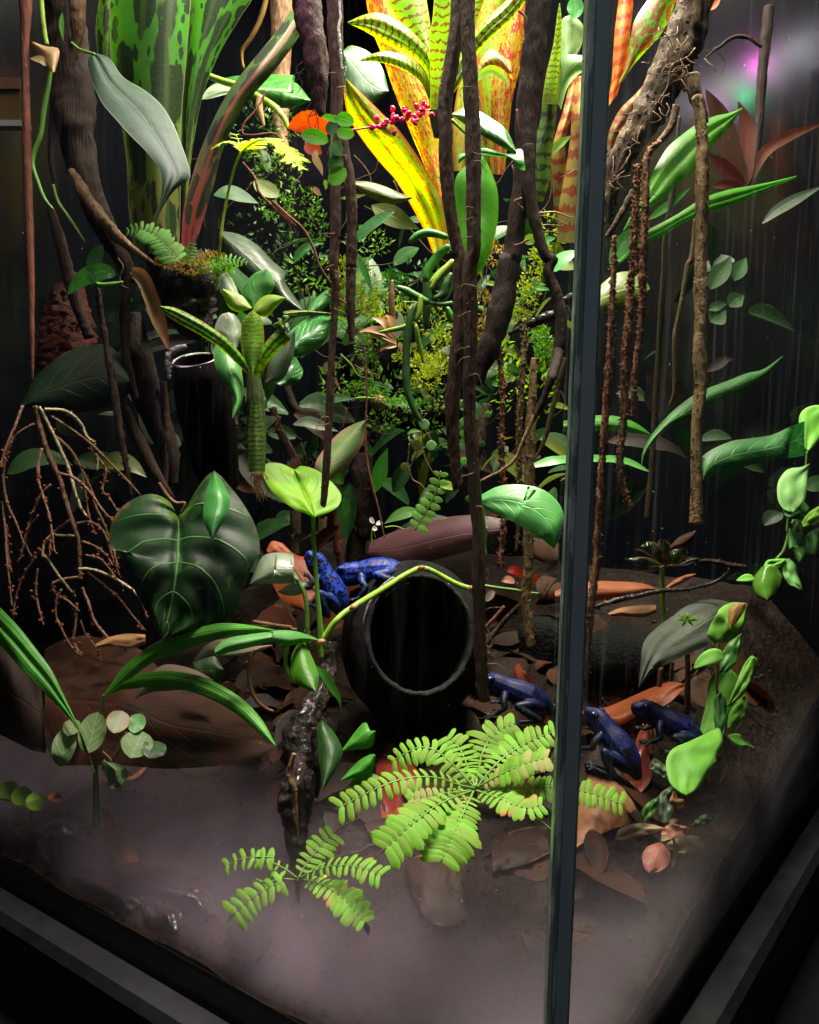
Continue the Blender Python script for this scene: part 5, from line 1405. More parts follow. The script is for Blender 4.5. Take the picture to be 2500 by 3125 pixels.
# little creeping fern above the pipe
b = plant('creeping_fern', 'creeping fern with paired oval lime leaflets above the maroon dead leaf', 'fern', 'E 900,1560', .66)
frond(b, 'E 890,1570 930,1510 970,1440 1005,1370 1030,1300 1045,1220', .65, 8, 72, None, 'stem_green', (.95, 1.0, .6), .02, .15, .4, (6, 4), meshes=lm_round)
leaf(b, 'leaf', 'E 925,1460 850,1465 780,1490 715,1530', .655, 34, 'leaf_green', 'lanc', k=.4)
blade(b, 'leaf', 'E 915,1420 925,1370 960,1320 1000,1305', 'E 920,1440 960,1420 1000,1370 1010,1310', .68, 'leaf_dark', bulge=.003)
leaf(b, 'leaf', 'E 1040,1310 1080,1305 1125,1325', .65, 26, 'leaf_lime', 'oval', k=.4)
# lime heart leaf on its tall petiole and the vine below
b = plant('heart_leaf_vine', 'green vine arching over the pipe with one lime heart leaf on a tall stalk', 'vine', 'H 345,700', .60)
heart(b, 'leaf', 'E 188,1213 110,1178 30,1176 3,1230 55,1335 165,1430 305,1490', 'E 188,1213 215,1290 260,1390 310,1490', 'E 190,1213 235,1192 330,1222 425,1305 463,1365 448,1422 395,1462 316,1490', [.63, .625, .615, .605, .60], 'leaf_heart_lime', cup=.004, lean=.35, dwell=1.0)
tube(b, 'petiole', 'E 300,1480 300,1650 H 300,80 312,250 325,430 338,580 345,680', .60, [13, 13, 13, 14, 14, 16, 20], 'stem_green', bump=.04)
tube(b, 'stem', 'H 345,780 345,690 380,640 420,580 475,525 530,488 620,430 700,382 790,325 860,285 930,258 1000,275 1080,320 1150,355 1230,378', [.60, .60, .60, .60, .605, .61, .62, .63, .64, .645, .65, .65, .65, .65, .65], [18, 20, 20, 19, 19, 20, 18, 17, 17, 17, 18, 15, 16, 16, 15], 'stem_lime', bump=.05, sides=12)
for pt, dd in (('H 535,490', .598), ('H 932,258', .642), ('H 1225,376', .642), ('H 348,690', .592)):
    x, y = T(pt)[0]
    c = P(x, y, dd)
    V, Fc, UV = sweep([c + Vector((-.0028, 0, -.001)), c + Vector((-.0014, 0, 0)), c + Vector((.001, 0, .0005)), c + Vector((.0025, 0, .0012))], [.0005, .0019, .0019, .0006], 10)
    mk('node', V, Fc, 'bract_tan', b, UV)
tube(b, 'stem', 'H 1300,360 1400,375 1480,385 1560,400 1620,405', .66, [10, 9, 9, 8, 6], 'stem_green', bump=.05)
blade(b, 'leaf', 'G 1460,350 1480,300 1540,185 1640,165 1725,180 H 80,180 150,225 205,290 216,330', 'G 1460,352 1540,348 1640,346 1725,346 H 60,348 120,346 170,340 205,335 214,333', [.61, .605, .60, .60, .605], 'leaf_silver', bulge=.006, nu=24)
tube(b, 'petiole', 'H 205,330 245,400 262,500 265,620 275,700', .60, [10, 13, 14, 14, 10], 'stem_green', bump=.04)
blade(b, 'leaf', 'H 90,395 140,360 200,335 255,325', 'H 95,400 150,418 220,412 258,380', .605, 'leaf_silver', bulge=.004)
blade(b, 'leaf', 'H 345,680 250,640 150,620 0,625 G 1600,628 1450,645 1320,672 1255,730', 'H 340,682 250,690 150,712 60,690 -10,680 G 1600,685 1400,735 1260,770', [.60, .585, .575, .57, .57, .57], 'leaf_mint', bulge=.004, nu=26)
tube(b, 'petiole', 'H 140,700 138,760 140,830 160,890 200,930', .585, [24, 14, 14, 13, 10], 'stem_lime', bump=.04)
blade(b, 'leaf', 'H 215,690 175,760 165,860 210,940 315,985', 'H 230,650 285,760 325,860 332,900 318,988', [.59, .585, .58, .575], 'leaf_green', bulge=.006)
leaf(b, 'leaf', 'H 315,825 370,890 420,970 450,1020 462,1085', .575, 24, 'leaf_green', 'lanc', k=.2)
leaf(b, 'leaf', 'H 225,640 225,600 222,575', .60, 22, 'leaf_dark', 'ovate', k=.1)
blade(b, 'leaf', 'H 345,1150 308,1200 318,1300 335,1400 345,1480 345,1570', 'H 360,1150 430,1230 472,1330 440,1420 400,1490 350,1570', [.565, .56, .555, .55], 'leaf_dark', bulge=.006)
blade(b, 'leaf', 'H 470,1315 540,1220 590,1165 615,1165 630,1205 660,1205', 'H 475,1328 540,1318 600,1315 640,1300 655,1270 664,1210', .56, 'leaf_green', bulge=.005)
blade(b, 'leaf', 'H 460,1495 520,1430 580,1375 640,1345 662,1348', 'H 465,1498 540,1485 610,1470 650,1440 664,1352', .55, 'leaf_green', bulge=.005)
leaf(b, 'leaf', 'H 490,1535 570,1500 640,1480 720,1495', .548, 26, 'leaf_green', 'lanc', k=.6)

# broad glossy leaf by the seam
b = plant('broad_seam_leaf', 'broad mint green glossy leaf with drip tip against the seam', 'plant', 'E 1275,1400', .52)
blade(b, 'leaf', 'E 1275,1365 1380,1312 1500,1300 1620,1318 F 20,1310 110,1330 190,1395 228,1470 222,1570 178,1675', 'E 1278,1435 1340,1465 1420,1495 1500,1535 1570,1580 1620,1610 1650,1630 1680,1655 1700,1668 1706,1676', [.54, .535, .53, .53, .53, .535], 'leaf_mint', bulge=.004, nu=28, nv=12)
tube(b, 'petiole', 'E 1290,1400 1300,1550 H 1310,20 1300,120 1305,180', .548, [8, 10, 12, 11, 10], 'stem_green')
leaf(None, 'strap_leaf', 'F 60,1190 160,1165 300,1152 480,1152 600,1168 735,1225', [.56, .56, .57, .58, .59, .60], 27, 'leaf_mint', 'strapr', k=.5, label='pale green strap leaf crossing behind the seam, below the netted leaf', cat='leaf')
blade(None, 'half_hidden_leaf', 'F 230,930 350,905 470,895 580,910 670,950 738,1005', 'F 230,990 350,985 470,990 580,995 670,1005 740,1012', .65, 'leaf_green', bulge=.006, label='short green leaf emerging behind the rust coloured roots', cat='leaf')
blade(None, 'light_leaf', 'F 400,300 450,300 540,285 620,265 700,240 730,200 735,160', 'F 400,200 450,130 540,65 620,55 680,75 720,120 738,155', .64, 'leaf_olive', bulge=.006, label='translucent yellow-green leaf behind the tops of the rust coloured roots', cat='leaf')
leaf(None, 'pale_leaf', 'C 165,1590 210,1530 270,1490 320,1470', .65, 40, 'leaf_mint', 'ovate', k=.5, label='pale mint leaf on the wet bark ledge beside the seam', cat='leaf')

# strap fern with long green blades
b = plant('strap_fern', 'strap fern with three long bright green blades crossing behind the hanging roots', 'fern', 'C 560,1530', .60)
blade(b, 'leaf', 'C 580,1345 640,1220 700,1120 740,1030 780,955 840,860 920,790 1010,725 1110,680 1200,660 1278,630', 'C 590,1350 680,1260 760,1200 830,1150 900,1075 980,1015 1060,910 1120,830 1190,760 1240,690 1280,634', [.60, .60, .605, .61, .62, .63], 'leaf_strap_green', bulge=.007, nu=32, crease=.004)
blade(b, 'leaf', 'C 550,1525 640,1430 720,1350 800,1305 900,1250 1000,1185 1080,1145 1200,1108 1330,1085 1460,1060 1592,1028', 'C 560,1545 660,1460 730,1415 810,1380 920,1310 1010,1270 1080,1240 1210,1205 1340,1150 1470,1090 1594,1034', [.59, .60, .61, .62, .63, .64], 'leaf_strap_green', bulge=.005, nu=32, crease=.003)
leaf(b, 'leaf', 'C 720,1290 790,1240 870,1180 980,1090', .63, 24, 'leaf_green', 'lanc', k=.3)
leaf(b, 'leaf', 'C 500,1560 560,1450 640,1360 700,1260', .585, 50, 'leaf_mint', 'lanc', k=.2)
b = plant('netted_leaf_plant', 'dark green leaves with pale netted veins behind the hanging roots', 'plant', 'F 690,1190', .62)
blade(b, 'leaf', 'F 685,1190 695,1100 760,990 860,880 980,785 1080,735 1200,690 1300,650 1400,625 1512,548', 'F 688,1195 715,1110 790,1020 870,960 970,920 1080,835 1200,790 1320,735 1410,670 1515,555', [.60, .61, .62, .63, .64, .66], 'leaf_net', bulge=.006, nu=32)
blade(b, 'leaf', 'F 1042,1275 1030,1180 1060,1120 1200,1050 1330,1030 1450,1010 1560,960 1640,930', 'F 1046,1275 1110,1245 1200,1218 1320,1188 1420,1165 1520,1150 1580,1142 1640,1130', .66, 'leaf_net', bulge=.006, nu=26)
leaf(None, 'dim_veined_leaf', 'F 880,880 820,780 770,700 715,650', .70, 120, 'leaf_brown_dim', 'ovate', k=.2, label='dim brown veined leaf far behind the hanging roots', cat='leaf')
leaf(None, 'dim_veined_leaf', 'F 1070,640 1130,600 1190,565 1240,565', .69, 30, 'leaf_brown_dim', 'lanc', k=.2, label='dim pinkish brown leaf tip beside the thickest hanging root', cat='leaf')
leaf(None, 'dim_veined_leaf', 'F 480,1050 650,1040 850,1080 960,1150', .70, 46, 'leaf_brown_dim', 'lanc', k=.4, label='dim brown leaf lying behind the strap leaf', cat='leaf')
for i, (pts, w, lb) in enumerate((('F 1090,160 1130,90 1180,20 1210,-40', 55, 'dim green leaf in the shadow behind the thickest hanging root'), ('F 1230,110 1260,40 1300,-30', 46, 'dim green leaf standing beside the black upright twig'), ('F 1090,350 1140,310 1180,280', 60, 'dim rounded leaf low behind the thickest hanging root'), ('F 1200,260 1240,220 1290,190', 50, 'dim rounded leaf near the black upright twig foot'), ('F 1080,280 1130,255 1190,240', 30, 'dim narrow leaf next to the thickest hanging root'))):
    leaf(None, 'shadow_leaf', pts, .71, w, 'leaf_dark', 'lanc', k=.2, label=lb, cat='leaf', group='dim leaves behind the roots')
# solid rusty leaves added to stand for a bromeliad mirrored in the back pane
b = plant('bromeliad_reflection', 'dim rusty red leaves added as a bromeliad reflection, by the black upright twig', 'bromeliad', 'C 1290,1090', .74)
for pts, w, mt in (('C 1290,1090 1400,900 1540,800 1760,715', 32, 'dead_orange_dim'), ('C 1280,1090 1300,900 1300,730 1250,590', 46, 'dead_red_dim'), ('C 1270,1090 1200,1010 1130,950 1080,900', 42, 'dead_red_dim'), ('C 1270,1080 1220,930 1150,700 1060,520', 60, 'dead_brown'), ('C 1280,1090 1320,980 1310,880', 24, 'leaf_greengrey'), ('C 1260,1100 1180,1080 1100,1090', 26, 'dead_red_dim')):
    leaf(b, 'leaf', pts, .735, w, mt, 'strap', k=.2)
leaf(None, 'strap_reflection', 'C 1390,1310 1480,1230 1600,1160 1760,1080', .715, 34, 'leaf_greengrey', 'lanc', k=.2, label='blurred grey strap added as a leaf reflection beyond the strap fern', cat='leaf')  # solid strap added where the back pane mirrors a leaf blade
leaf(None, 'shadow_leaf', 'D 40,1240 160,1165 300,1150 430,1190', .665, 60, 'leaf_dark', 'lanc', k=.5, label='dim leaf behind the hanging flower stalk, paler half', cat='leaf')
leaf(None, 'shadow_leaf', 'D 560,1190 680,1165 780,1200 860,1260', .69, 56, 'leaf_olive', 'lanc', k=.5, label='dim olive leaf above the dark heart leaf', cat='leaf')

# big dim leaf and dark heart leaf
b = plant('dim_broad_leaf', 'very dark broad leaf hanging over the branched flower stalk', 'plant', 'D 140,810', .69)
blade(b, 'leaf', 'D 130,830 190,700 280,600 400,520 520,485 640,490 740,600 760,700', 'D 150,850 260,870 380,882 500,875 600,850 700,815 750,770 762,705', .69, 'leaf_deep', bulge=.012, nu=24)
b = plant('heart_leaf_philodendron', 'large dark heart leaf with bright green veins and brown damage', 'plant', 'D 1040,1490', .61)
heart(b, 'leaf', 'D 1030,1480 990,1400 880,1355 740,1410 650,1530 650,1680 G 700,150 760,330 850,500 950,665', 'D 1040,1490 1045,1560 1040,1700 G 1040,200 1010,420 952,667', 'D 1050,1480 1100,1440 1150,1330 1250,1225 1360,1330 1440,1440 1500,1560 1520,1690 G 1470,260 1350,540 1150,620 956,668', [.615, .605, .60, .595, .60, .60], 'leaf_philo', quilt=.005, cup=.006, lean=.25, dwell=1.35, veins=5)
blade(b, 'young_leaf', 'D 1250,1220 1205,1350 1190,1500 1240,1625', 'D 1255,1220 1320,1320 1345,1430 1245,1627', [.595, .58, .575, .575], 'leaf_philo_young', bulge=.006, nu=18)
tube(b, 'petiole', 'D 930,1290 980,1370 1030,1410 1080,1410 1060,1470', .635, [10, 14, 12, 9, 9], 'stem_brown')
# hanging inflorescence
b = plant('branched_flower_stalk', 'drooping branched brown flower stalk with cream tips and tiny orange buds', 'flower stalk', 'D 200,840', .645)
BR = [('D 205,840 235,980 280,1120 340,1250 380,1380 420,1510 455,1620 465,1725 G 465,200 470,320', [17, 17, 16, 15, 15, 14, 13, 12, 11, 9], 'inflor_brown'),
      ('G 480,370 500,420 520,470 550,560 610,640 680,700 750,725', [9, 9, 8, 8, 7, 6, 4], 'inflor_pink'),
      ('D 130,840 80,980 30,1100 0,1200', [9, 9, 8, 8], 'inflor_brown'), ('D 200,945 100,1010 40,1120 20,1260 40,1400 100,1540 140,1650', [9, 9, 9, 8, 8, 7, 5], 'inflor_brown'),
      ('D 245,1090 225,1180 230,1300 270,1420 300,1550 320,1700', [9, 9, 8, 8, 7, 5], 'inflor_brown'),
      ('D 230,845 300,980 350,1090 400,1200 430,1310 470,1430 515,1495', [8, 10, 10, 10, 9, 8, 5], 'inflor_cream'),
      ('D 260,860 380,870 460,930 510,1020 555,1060 535,1090 570,1150 570,1220', [9, 10, 10, 9, 8, 7, 6, 4], 'inflor_cream'),
      ('D 330,1020 420,1110 480,1220 540,1350 560,1430 620,1560 650,1700 G 680,250 700,300', [9, 9, 9, 9, 9, 8, 8, 7, 5], 'inflor_brown'),
      ('D 300,900 450,1000 560,1090 700,1230 820,1360', [6, 7, 7, 7, 5], 'inflor_brown'), ('D 345,1235 430,1260 520,1340 600,1450 660,1510', [9, 9, 8, 7, 5], 'inflor_brown'),
      ('D 410,1510 340,1560 300,1620 290,1720', [8, 8, 7, 5], 'inflor_brown'), ('D 450,1530 530,1520 600,1570 640,1650 G 650,100 690,250', [8, 8, 8, 7, 7, 5], 'inflor_brown'),
      ('D 440,1600 370,1600 300,1600 260,1650 250,1725 G 270,190 330,280 400,370 440,420', [7, 8, 8, 8, 8, 7, 7, 6, 4], 'inflor_cream'),
      ('G 460,260 540,265 640,300 740,360 800,410 850,500 860,560', [8, 8, 8, 8, 7, 6, 4], 'inflor_cream'), ('G 455,310 380,320 310,350 330,410 400,450 465,510', [7, 8, 8, 7, 7, 5], 'inflor_pink'),
      ('G 510,280 600,350 700,440 780,540 855,625', [6, 6, 6, 6, 4], 'inflor_brown'), ('D 300,1300 240,1360 190,1470 150,1600 120,1725 G 100,220', [7, 8, 7, 7, 6, 5], 'inflor_brown'),
      ('G 210,190 150,280 110,370 85,470 80,550', [7, 7, 7, 6, 4], 'inflor_brown'), ('G 220,260 210,400 240,540 255,590', [6, 6, 6, 4], 'inflor_brown'), ('G 360,380 330,450 330,540 360,610 400,690', [7, 7, 6, 6, 4], 'inflor_brown'),
      ('G 450,460 440,600 430,680 475,770', [7, 7, 6, 4], 'inflor_pink'), ('G 400,690 440,740 470,765', [5, 5, 3], 'inflor_brown'), ('G 40,0 50,180 65,270', [6, 6, 4], 'inflor_brown'), ('D 10,1400 30,1550 40,1725 G 70,480', [6, 6, 6, 4], 'inflor_brown'),
      ('G 480,100 560,130 620,180 660,240', [6, 6, 5, 4], 'inflor_brown'), ('D 480,1220 500,1350 520,1480 560,1600', [5, 5, 5, 4], 'inflor_brown'), ('G 500,180 580,200 640,260 690,330', [6, 6, 5, 4], 'inflor_brown'),
      ('D 560,1120 620,1220 600,1330 640,1380 690,1460', [5, 6, 6, 6, 4], 'inflor_brown'), ('G 470,560 500,640 560,720 600,820', [5, 5, 5, 3], 'inflor_brown'), ('D 225,1480 170,1560 150,1640 190,1720 G 240,150', [5, 6, 6, 5, 4], 'inflor_brown')]
rnd = random.Random(5)
bv, bf, bu = [], [], []
for pts, r, mt in BR:
    dd = .635 + rnd.random() * .03
    tube(b, 'branch', pts, [.645 if 'D 2' in pts[:4] or 'D 1' in pts[:4] else dd, dd, dd - .004], r, mt, sides=8, bump=.4, freq=330, flake=int(len(r) * 5), fsize=9)
    C = path(pts, [dd, dd, dd - .004], 40)
    for _ in range(int(len(r) * 3.2)):
        k = rnd.randrange(8, 40)
        c = C[k] + Vector((rnd.gauss(0, .0011), rnd.gauss(0, .001), rnd.gauss(0, .0008)))
        rr = .00045 + rnd.random() * .0007
        sweep([c + Vector((0, 0, -rr)), c + Vector((0, 0, -rr * .5)), c + Vector((0, 0, rr * .5)), c + Vector((0, 0, rr))], [rr * .3, rr, rr, rr * .3], 6, V=bv, Fc=bf, UV=bu)
mk('buds', bv, bf, 'bud_orange', b, bu, kind='stuff')

# palm seedling at the side
b = plant('palm_seedling', 'palm seedling with three long pleated green blades on a thin stem', 'seedling', 'G 560,1640', .62)
tube(b, 'stem', 'G 565,1760 562,1600 560,1450 568,1300 580,1150 608,995', .615, [22, 18, 15, 13, 12, 10], 'stem_green', bump=.05)
blade(b, 'leaf', 'G 550,1455 500,1290 420,1155 300,1025 150,875 0,705 -60,640', 'G 556,1450 480,1230 430,1120 375,1000 300,850 200,715 110,600 0,485 -60,420', [.615, .613, .615, .618, .62, .625], 'leaf_pleat', bulge=.003, nu=30, nv=14, crease=.004)
blade(b, 'leaf', 'G 606,1000 720,838 850,735 1000,655 1130,600 1300,578 1450,588 1602,616', 'G 616,1005 760,905 900,805 1060,742 1200,692 1350,652 1480,636 1604,622', [.614, .60, .59, .58, .575, .57], 'leaf_pleat', bulge=.003, nu=30, nv=14)
blade(b, 'leaf', 'G 608,998 700,918 830,872 1000,858 1200,898 1400,1008 1530,1140 1612,1285', 'G 612,1008 720,972 900,952 1080,970 1250,1032 1400,1122 1500,1212 1604,1298', [.614, .60, .59, .58, .57, .565], 'leaf_pleat', bulge=.003, nu=30, nv=14)
b = plant('grey_leaf_creeper', 'greyish pink leaves tucked under the pleated palm blades', 'plant', 'G 1470,1090', .62)
blade(b, 'leaf', 'G 1130,802 1190,720 1260,680 1340,668', 'G 1135,805 1230,775 1300,765 1345,700', .595, 'leaf_greypink', bulge=.003)
blade(b, 'leaf', 'G 1300,765 1380,735 1480,715 1590,705', 'G 1300,770 1400,768 1500,750 1595,712', .60, 'leaf_greypink', bulge=.003)
blade(b, 'leaf', 'G 785,1020 860,900 950,825 1050,825 1160,860 1245,908', 'G 792,1022 880,985 980,975 1080,965 1170,935 1246,912', .61, 'leaf_greypink', bulge=.004)
blade(b, 'leaf', 'G 1130,800 1180,780 1250,770 1300,830', 'G 1140,900 1200,930 1280,935 1318,880', .63, 'leaf_dark', bulge=.005)
tube(b, 'petiole', 'G 1468,760 1458,860 1465,950 1500,1030 1560,1080 1600,1095', .61, [12, 13, 13, 12, 11, 8], 'stem_brown')
tube(b, 'runner', 'G 1480,570 1600,590 1700,605 H 0,595 100,600 280,635', .63, [10, 12, 12, 12, 12, 10], 'root_tan', bump=.2)
b = plant('round_leaf_seedling', 'low seedling with rounded pale-veined leaves between the palm stem and brown leaf', 'seedling', 'G 660,1420', .615)
for pt, rx, ry, mt, dd in (('G 690,1157', 66, 66, 'leaf_mintpink', .605), ('G 800,1165', 50, 58, 'leaf_mint', .61), ('G 800,1290', 92, 78, 'leaf_veined_pale', .60), ('G 540,1220', 78, 122, 'leaf_veined_pale', .63), ('G 375,1300', 66, 118, 'leaf_veined_pale', .635), ('G 900,1320', 70, 50, 'leaf_dark', .60), ('G 665,1452', 92, 46, 'leaf_veined_pale', .595), ('G 420,1190', 50, 50, 'leaf_veined_pale', .64)):
    x, y = T(pt)[0]
    leaf(b, 'leaf', [(x - rx * S * .4, y + ry * S), (x, y), (x + rx * S * .4, y - ry * S)], [dd - .035, dd - .028, dd - .02], rx, mt, 'oval', k=.3, fold=.2, wave=.3, nu=12)
for pts in ('G 735,1190 700,1280 660,1380', 'G 740,1215 700,1300 660,1390', 'G 600,1330 640,1370 660,1400', 'G 720,1260 690,1330 660,1400'):
    tube(b, 'petiole', pts, .59, [6, 7, 7], 'stem_brown')
b = plant('leaf_row_creeper', 'creeper with three rounded lime leaves at the tank edge', 'creeper', 'G 210,1660', .61)
for pt, rx, ry in (('G 40,1555', 62, 46), ('G 125,1590', 58, 55), ('G 210,1622', 54, 52), ('G -30,1580', 50, 45)):
    x, y = T(pt)[0]
    leaf(b, 'leaf', [(x - rx * S * .3, y - ry * S), (x, y), (x + rx * S * .3, y + ry * S)], [.632, .625, .62], rx, 'leaf_lime', 'oval', k=.35, nu=10)
leaf(b, 'old_leaf', 'G 290,1580 320,1600 355,1610', .605, 28, 'dead_orange', 'oval', k=.4)
tube(b, 'stem', 'G 0,1600 120,1640 170,1680 180,1725 J 175,400', .61, [4, 4, 4, 3], 'stem_brown', sides=5)

# biophytums
b = plant('feather_palm_plant', 'rosette of bright lime feather leaves spreading above the fog beside the seam', 'plant', 'H 1245,1620', .50)
X = 'leaflet_lime'
for pts, dd, n, ll, sz, ms in (
        ('H 1245,1545 1150,1525 1050,1490 950,1478 830,1490 720,1525 600,1580 445,1660', [.50, .495, .49, .485, .48, .478, .476], 16, 100, (.45, .95, 1.1), lm_lime),
        ('H 1240,1540 1190,1485 1110,1400 1020,1325 930,1305 850,1335 755,1392', [.50, .505, .51, .515, .515, .515], 13, 105, (.45, 1.0, .8), lm_lime),
        ('H 1245,1535 1215,1450 1170,1340 1130,1280 1085,1238', [.50, .51, .525, .535, .54], 10, 117, (.5, 1.0, .8), lm_lime),
        ('H 1250,1535 1265,1450 1285,1350 1330,1260 1400,1200 1475,1170', [.50, .51, .53, .54, .545, .545], 13, 128, (.5, 1.05, .9), lm_lime),
        ('H 1255,1540 1320,1460 1400,1375 1500,1305 1600,1255 1715,1208', [.50, .505, .515, .52, .52, .52], 14, 122, (.4, 1.0, .7), lm_lime),
        ('H 1260,1540 1340,1495 1440,1445 1540,1400 1670,1365', [.50, .495, .49, .488, .485], 12, 95, (.5, 1.0, .9), lm_old),
        ('H 1260,1548 1380,1545 1500,1540 1620,1535 I 120,1535 260,1545 380,1570 480,1605 580,1640', [.50, .495, .49, .485, .483, .481, .48, .478], 20, 107, (.45, 1.05, .9), lm_lime),
        ('K 1250,215 1310,235 1400,265 1480,300 1560,318 1640,300', [.50, .49, .48, .475, .47, .47], 12, 102, (.5, 1.05, .8), lm_tip),
        ('K 1240,215 1205,290 1160,380 1115,470 1075,560 1050,625', [.50, .485, .475, .465, .46, .455], 15, 144, (.35, 1.15, .85), lm_lime),
        ('K 1235,215 1140,250 1030,300 930,370 830,450 760,520 720,560', [.50, .49, .48, .47, .462, .458, .455], 14, 132, (.35, 1.1, 1.0), lm_tip),
        ('K 1225,215 1100,230 1000,240 920,255 860,270', [.50, .498, .497, .496, .495], 9, 73, (.3, .8, 1.2), lm_old)):
    frond(b, pts, dd, n, ll, None, 'stem_green', sz, .08, .22, .55, (7, 4), meshes=ms)
tube(b, 'bare_stalk', 'K 1480,310 1560,355 1640,400 1705,455', [.475, .47, .466, .464], [5, 5, 4, 3], 'stem_lime', sides=6)
tube(b, 'bare_stalk', 'K 760,520 710,560 665,605', [.458, .455, .453], [5, 4, 3], 'stem_brown', sides=6)
x, y = T('H 1245,1545')[0]
tube(b, 'stem', [(x, y), (x + 2, y + 60), (x + 4, y + 130)], [.50, .51, .52], [14, 14, 16], 'stem_brown', bump=.2)
b = plant('feather_palm_plant', 'smaller rosette of five lime feather leaves on the driftwood base', 'plant', 'K 210,760', .53)
for pts, dd, n, ll, sz, ms in (
        ('K 205,728 140,680 50,635 -40,615 J 1600,608 1500,605 1400,620 1310,660', [.53, .53, .53, .53, .53], 12, 81, (.4, .95, 1.0), lm_lime),
        ('K 200,738 100,735 0,752 J 1650,745 1560,790 1470,850 1390,920 1330,985', [.53, .525, .52, .515, .51], 13, 102, (.3, 1.0, 1.1), lm_lime),
        ('K 215,725 250,660 300,590 360,520 420,465', [.53, .535, .54, .545, .55], 8, 90, (.5, 1.1, .9), lm_lime),
        ('K 220,728 300,690 400,660 500,655 600,675 700,715', [.53, .52, .515, .51, .505, .50], 12, 85, (.5, 1.0, 1.1), lm_lime),
        ('K 225,738 320,755 420,805 500,870 560,940 605,990', [.53, .52, .51, .505, .50, .495], 13, 102, (.6, 1.1, .8), lm_tip)):
    frond(b, pts, dd, n, ll, None, 'stem_green', sz, .08, .25, .55, (6, 3), meshes=ms)
tube(b, 'bare_stalk', 'K 420,465 480,420 570,375', [.55, .552, .555], [5, 4, 3], 'stem_brown', sides=6)
leaf(b, 'dead_leaflet', 'K 600,985 612,1020 625,1068', .492, 18, 'dead_brown', 'lanc', k=.2, nu=8)
tube(b, 'stem', 'K 210,735 208,800 212,870', [.53, .535, .54], [12, 14, 10], 'stem_brown', bump=.2)

# begonia and puckered leaf behind the frogs
b = plant('begonia', 'grey-green begonia leaf with a bright green centre and brown stalks', 'begonia', 'I 955,1120', 0.650)
blade(b, 'leaf', 'I 670,955 680,820 700,690 780,600 880,530 930,490 1010,450 1120,440 1225,462', 'I 672,955 760,865 840,815 900,785 980,750 1060,720 1120,690 1200,600 1228,470', [0.635, 0.630, 0.635, 0.640, 0.650], 'leaf_begonia', bulge=.004, nu=30, nv=18, wave=.004, lean=.8)
x, y = T('I 955,558')[0]
for k in range(7):
    an = k * .9 + .2
    leaf(b, 'bright_vein', [(x, y), (x + math.cos(an) * 22, y + math.sin(an) * 12), (x + math.cos(an) * 44, y + math.sin(an) * 24)], [0.624, 0.624, 0.626], 9, 'leaf_lime', 'lanc', k=.3, nu=6, nv=2)
for pts, r in (('I 955,760 958,880 955,1000 950,1110', [14, 16, 17, 16]), ('I 800,840 795,900 790,950', [14, 15, 14]), ('I 868,800 862,860 858,920', [12, 12, 10])):
    tube(b, 'petiole', pts, 0.650, r, 'stem_brown')
b = plant('puckered_leaf_plant', 'shiny dark puckered leaves like a parasol on an upright stalk', 'plant', 'I 815,700', 0.710)
tube(b, 'stalk', 'I 805,240 808,350 810,480 815,600 805,800 800,950', 0.705, [14, 15, 14, 14, 13, 12], 'stem_lime', bump=.08)
for l, r_ in (('I 805,245 720,250 640,235 585,205', 'I 805,240 760,210 700,190 590,200'), ('I 805,240 740,190 690,160 650,150', 'I 808,235 790,160 770,110 720,100'), ('I 805,240 780,170 775,110 800,85', 'I 812,240 850,190 860,130 830,95'),
              ('I 810,240 850,180 880,130 900,120', 'I 815,242 910,220 960,180 950,140'), ('I 812,244 900,215 970,190 1020,195', 'I 812,250 900,250 980,235 1025,205'), ('I 890,120 930,70 1000,35', 'I 900,135 970,110 1005,40'), ('I 805,250 730,262 660,260 600,235', 'I 808,255 760,275 690,275 602,240')):
    blade(b, 'leaf', l, r_, [0.705, 0.695, 0.690], 'leaf_pucker', bulge=.004, nu=14, wave=.002)
# right-hand foreground creeper with thick oval leaves
b = plant('oval_leaf_climber', 'climber with thick bright green oval leaves against the glass', 'climber', 'I 1190,1400', 0.625)
tube(b, 'stem', 'I 1135,690 1125,790 1125,880 1130,985 1148,1060 1155,1160 1165,1250 1180,1320 1195,1385', 0.625, [9, 9, 9, 9, 8, 8, 7, 5, 4], 'stem_brown', bump=.15)
tube(b, 'rootlet', 'I 1195,1380 1185,1430 1160,1480 1140,1515', 0.625, [4, 3.5, 3, 2], 'root_tan', sides=5)
K = dict(bulge=.0015, thick=.0005, wave=.003)
blade(b, 'leaf', 'I 1115,695 1072,655 1090,590 1115,545 1150,490 1215,460 1305,462', 'I 1140,700 1190,685 1245,655 1270,620 1290,570 1300,510 1308,464', [0.620, 0.615, 0.610, 0.615, 0.620], 'leaf_succulent', **K)
blade(b, 'brown_leaf', 'I 1200,610 1192,540 1200,490 1240,462 1290,458', 'I 1205,612 1240,580 1275,530 1295,490 1300,462', 0.605, 'leaf_brown_petal', bulge=.003)
blade(b, 'leaf', 'I 1140,865 1155,770 1195,695 1270,640', 'I 1185,868 1235,815 1262,730 1272,642', 0.635, 'leaf_succulent_dark', **K)
leaf(b, 'leaf', 'I 1175,775 1120,770 1050,800 990,845', 0.617, 42, 'leaf_succulent', 'ovate', k=.4, thick=.001)
blade(b, 'leaf', 'I 1020,1240 1040,1150 1065,1050 1075,950 1110,875 1200,845', 'I 1110,1245 1170,1160 1215,1080 1245,990 1252,900 1205,846', 0.640, 'leaf_succulent', **K)
blade(b, 'leaf', 'I 1185,1065 1225,970 1270,860 1305,795 1335,768', 'I 1195,1068 1270,1005 1320,930 1355,850 1360,785', 0.627, 'leaf_succulent', **K)
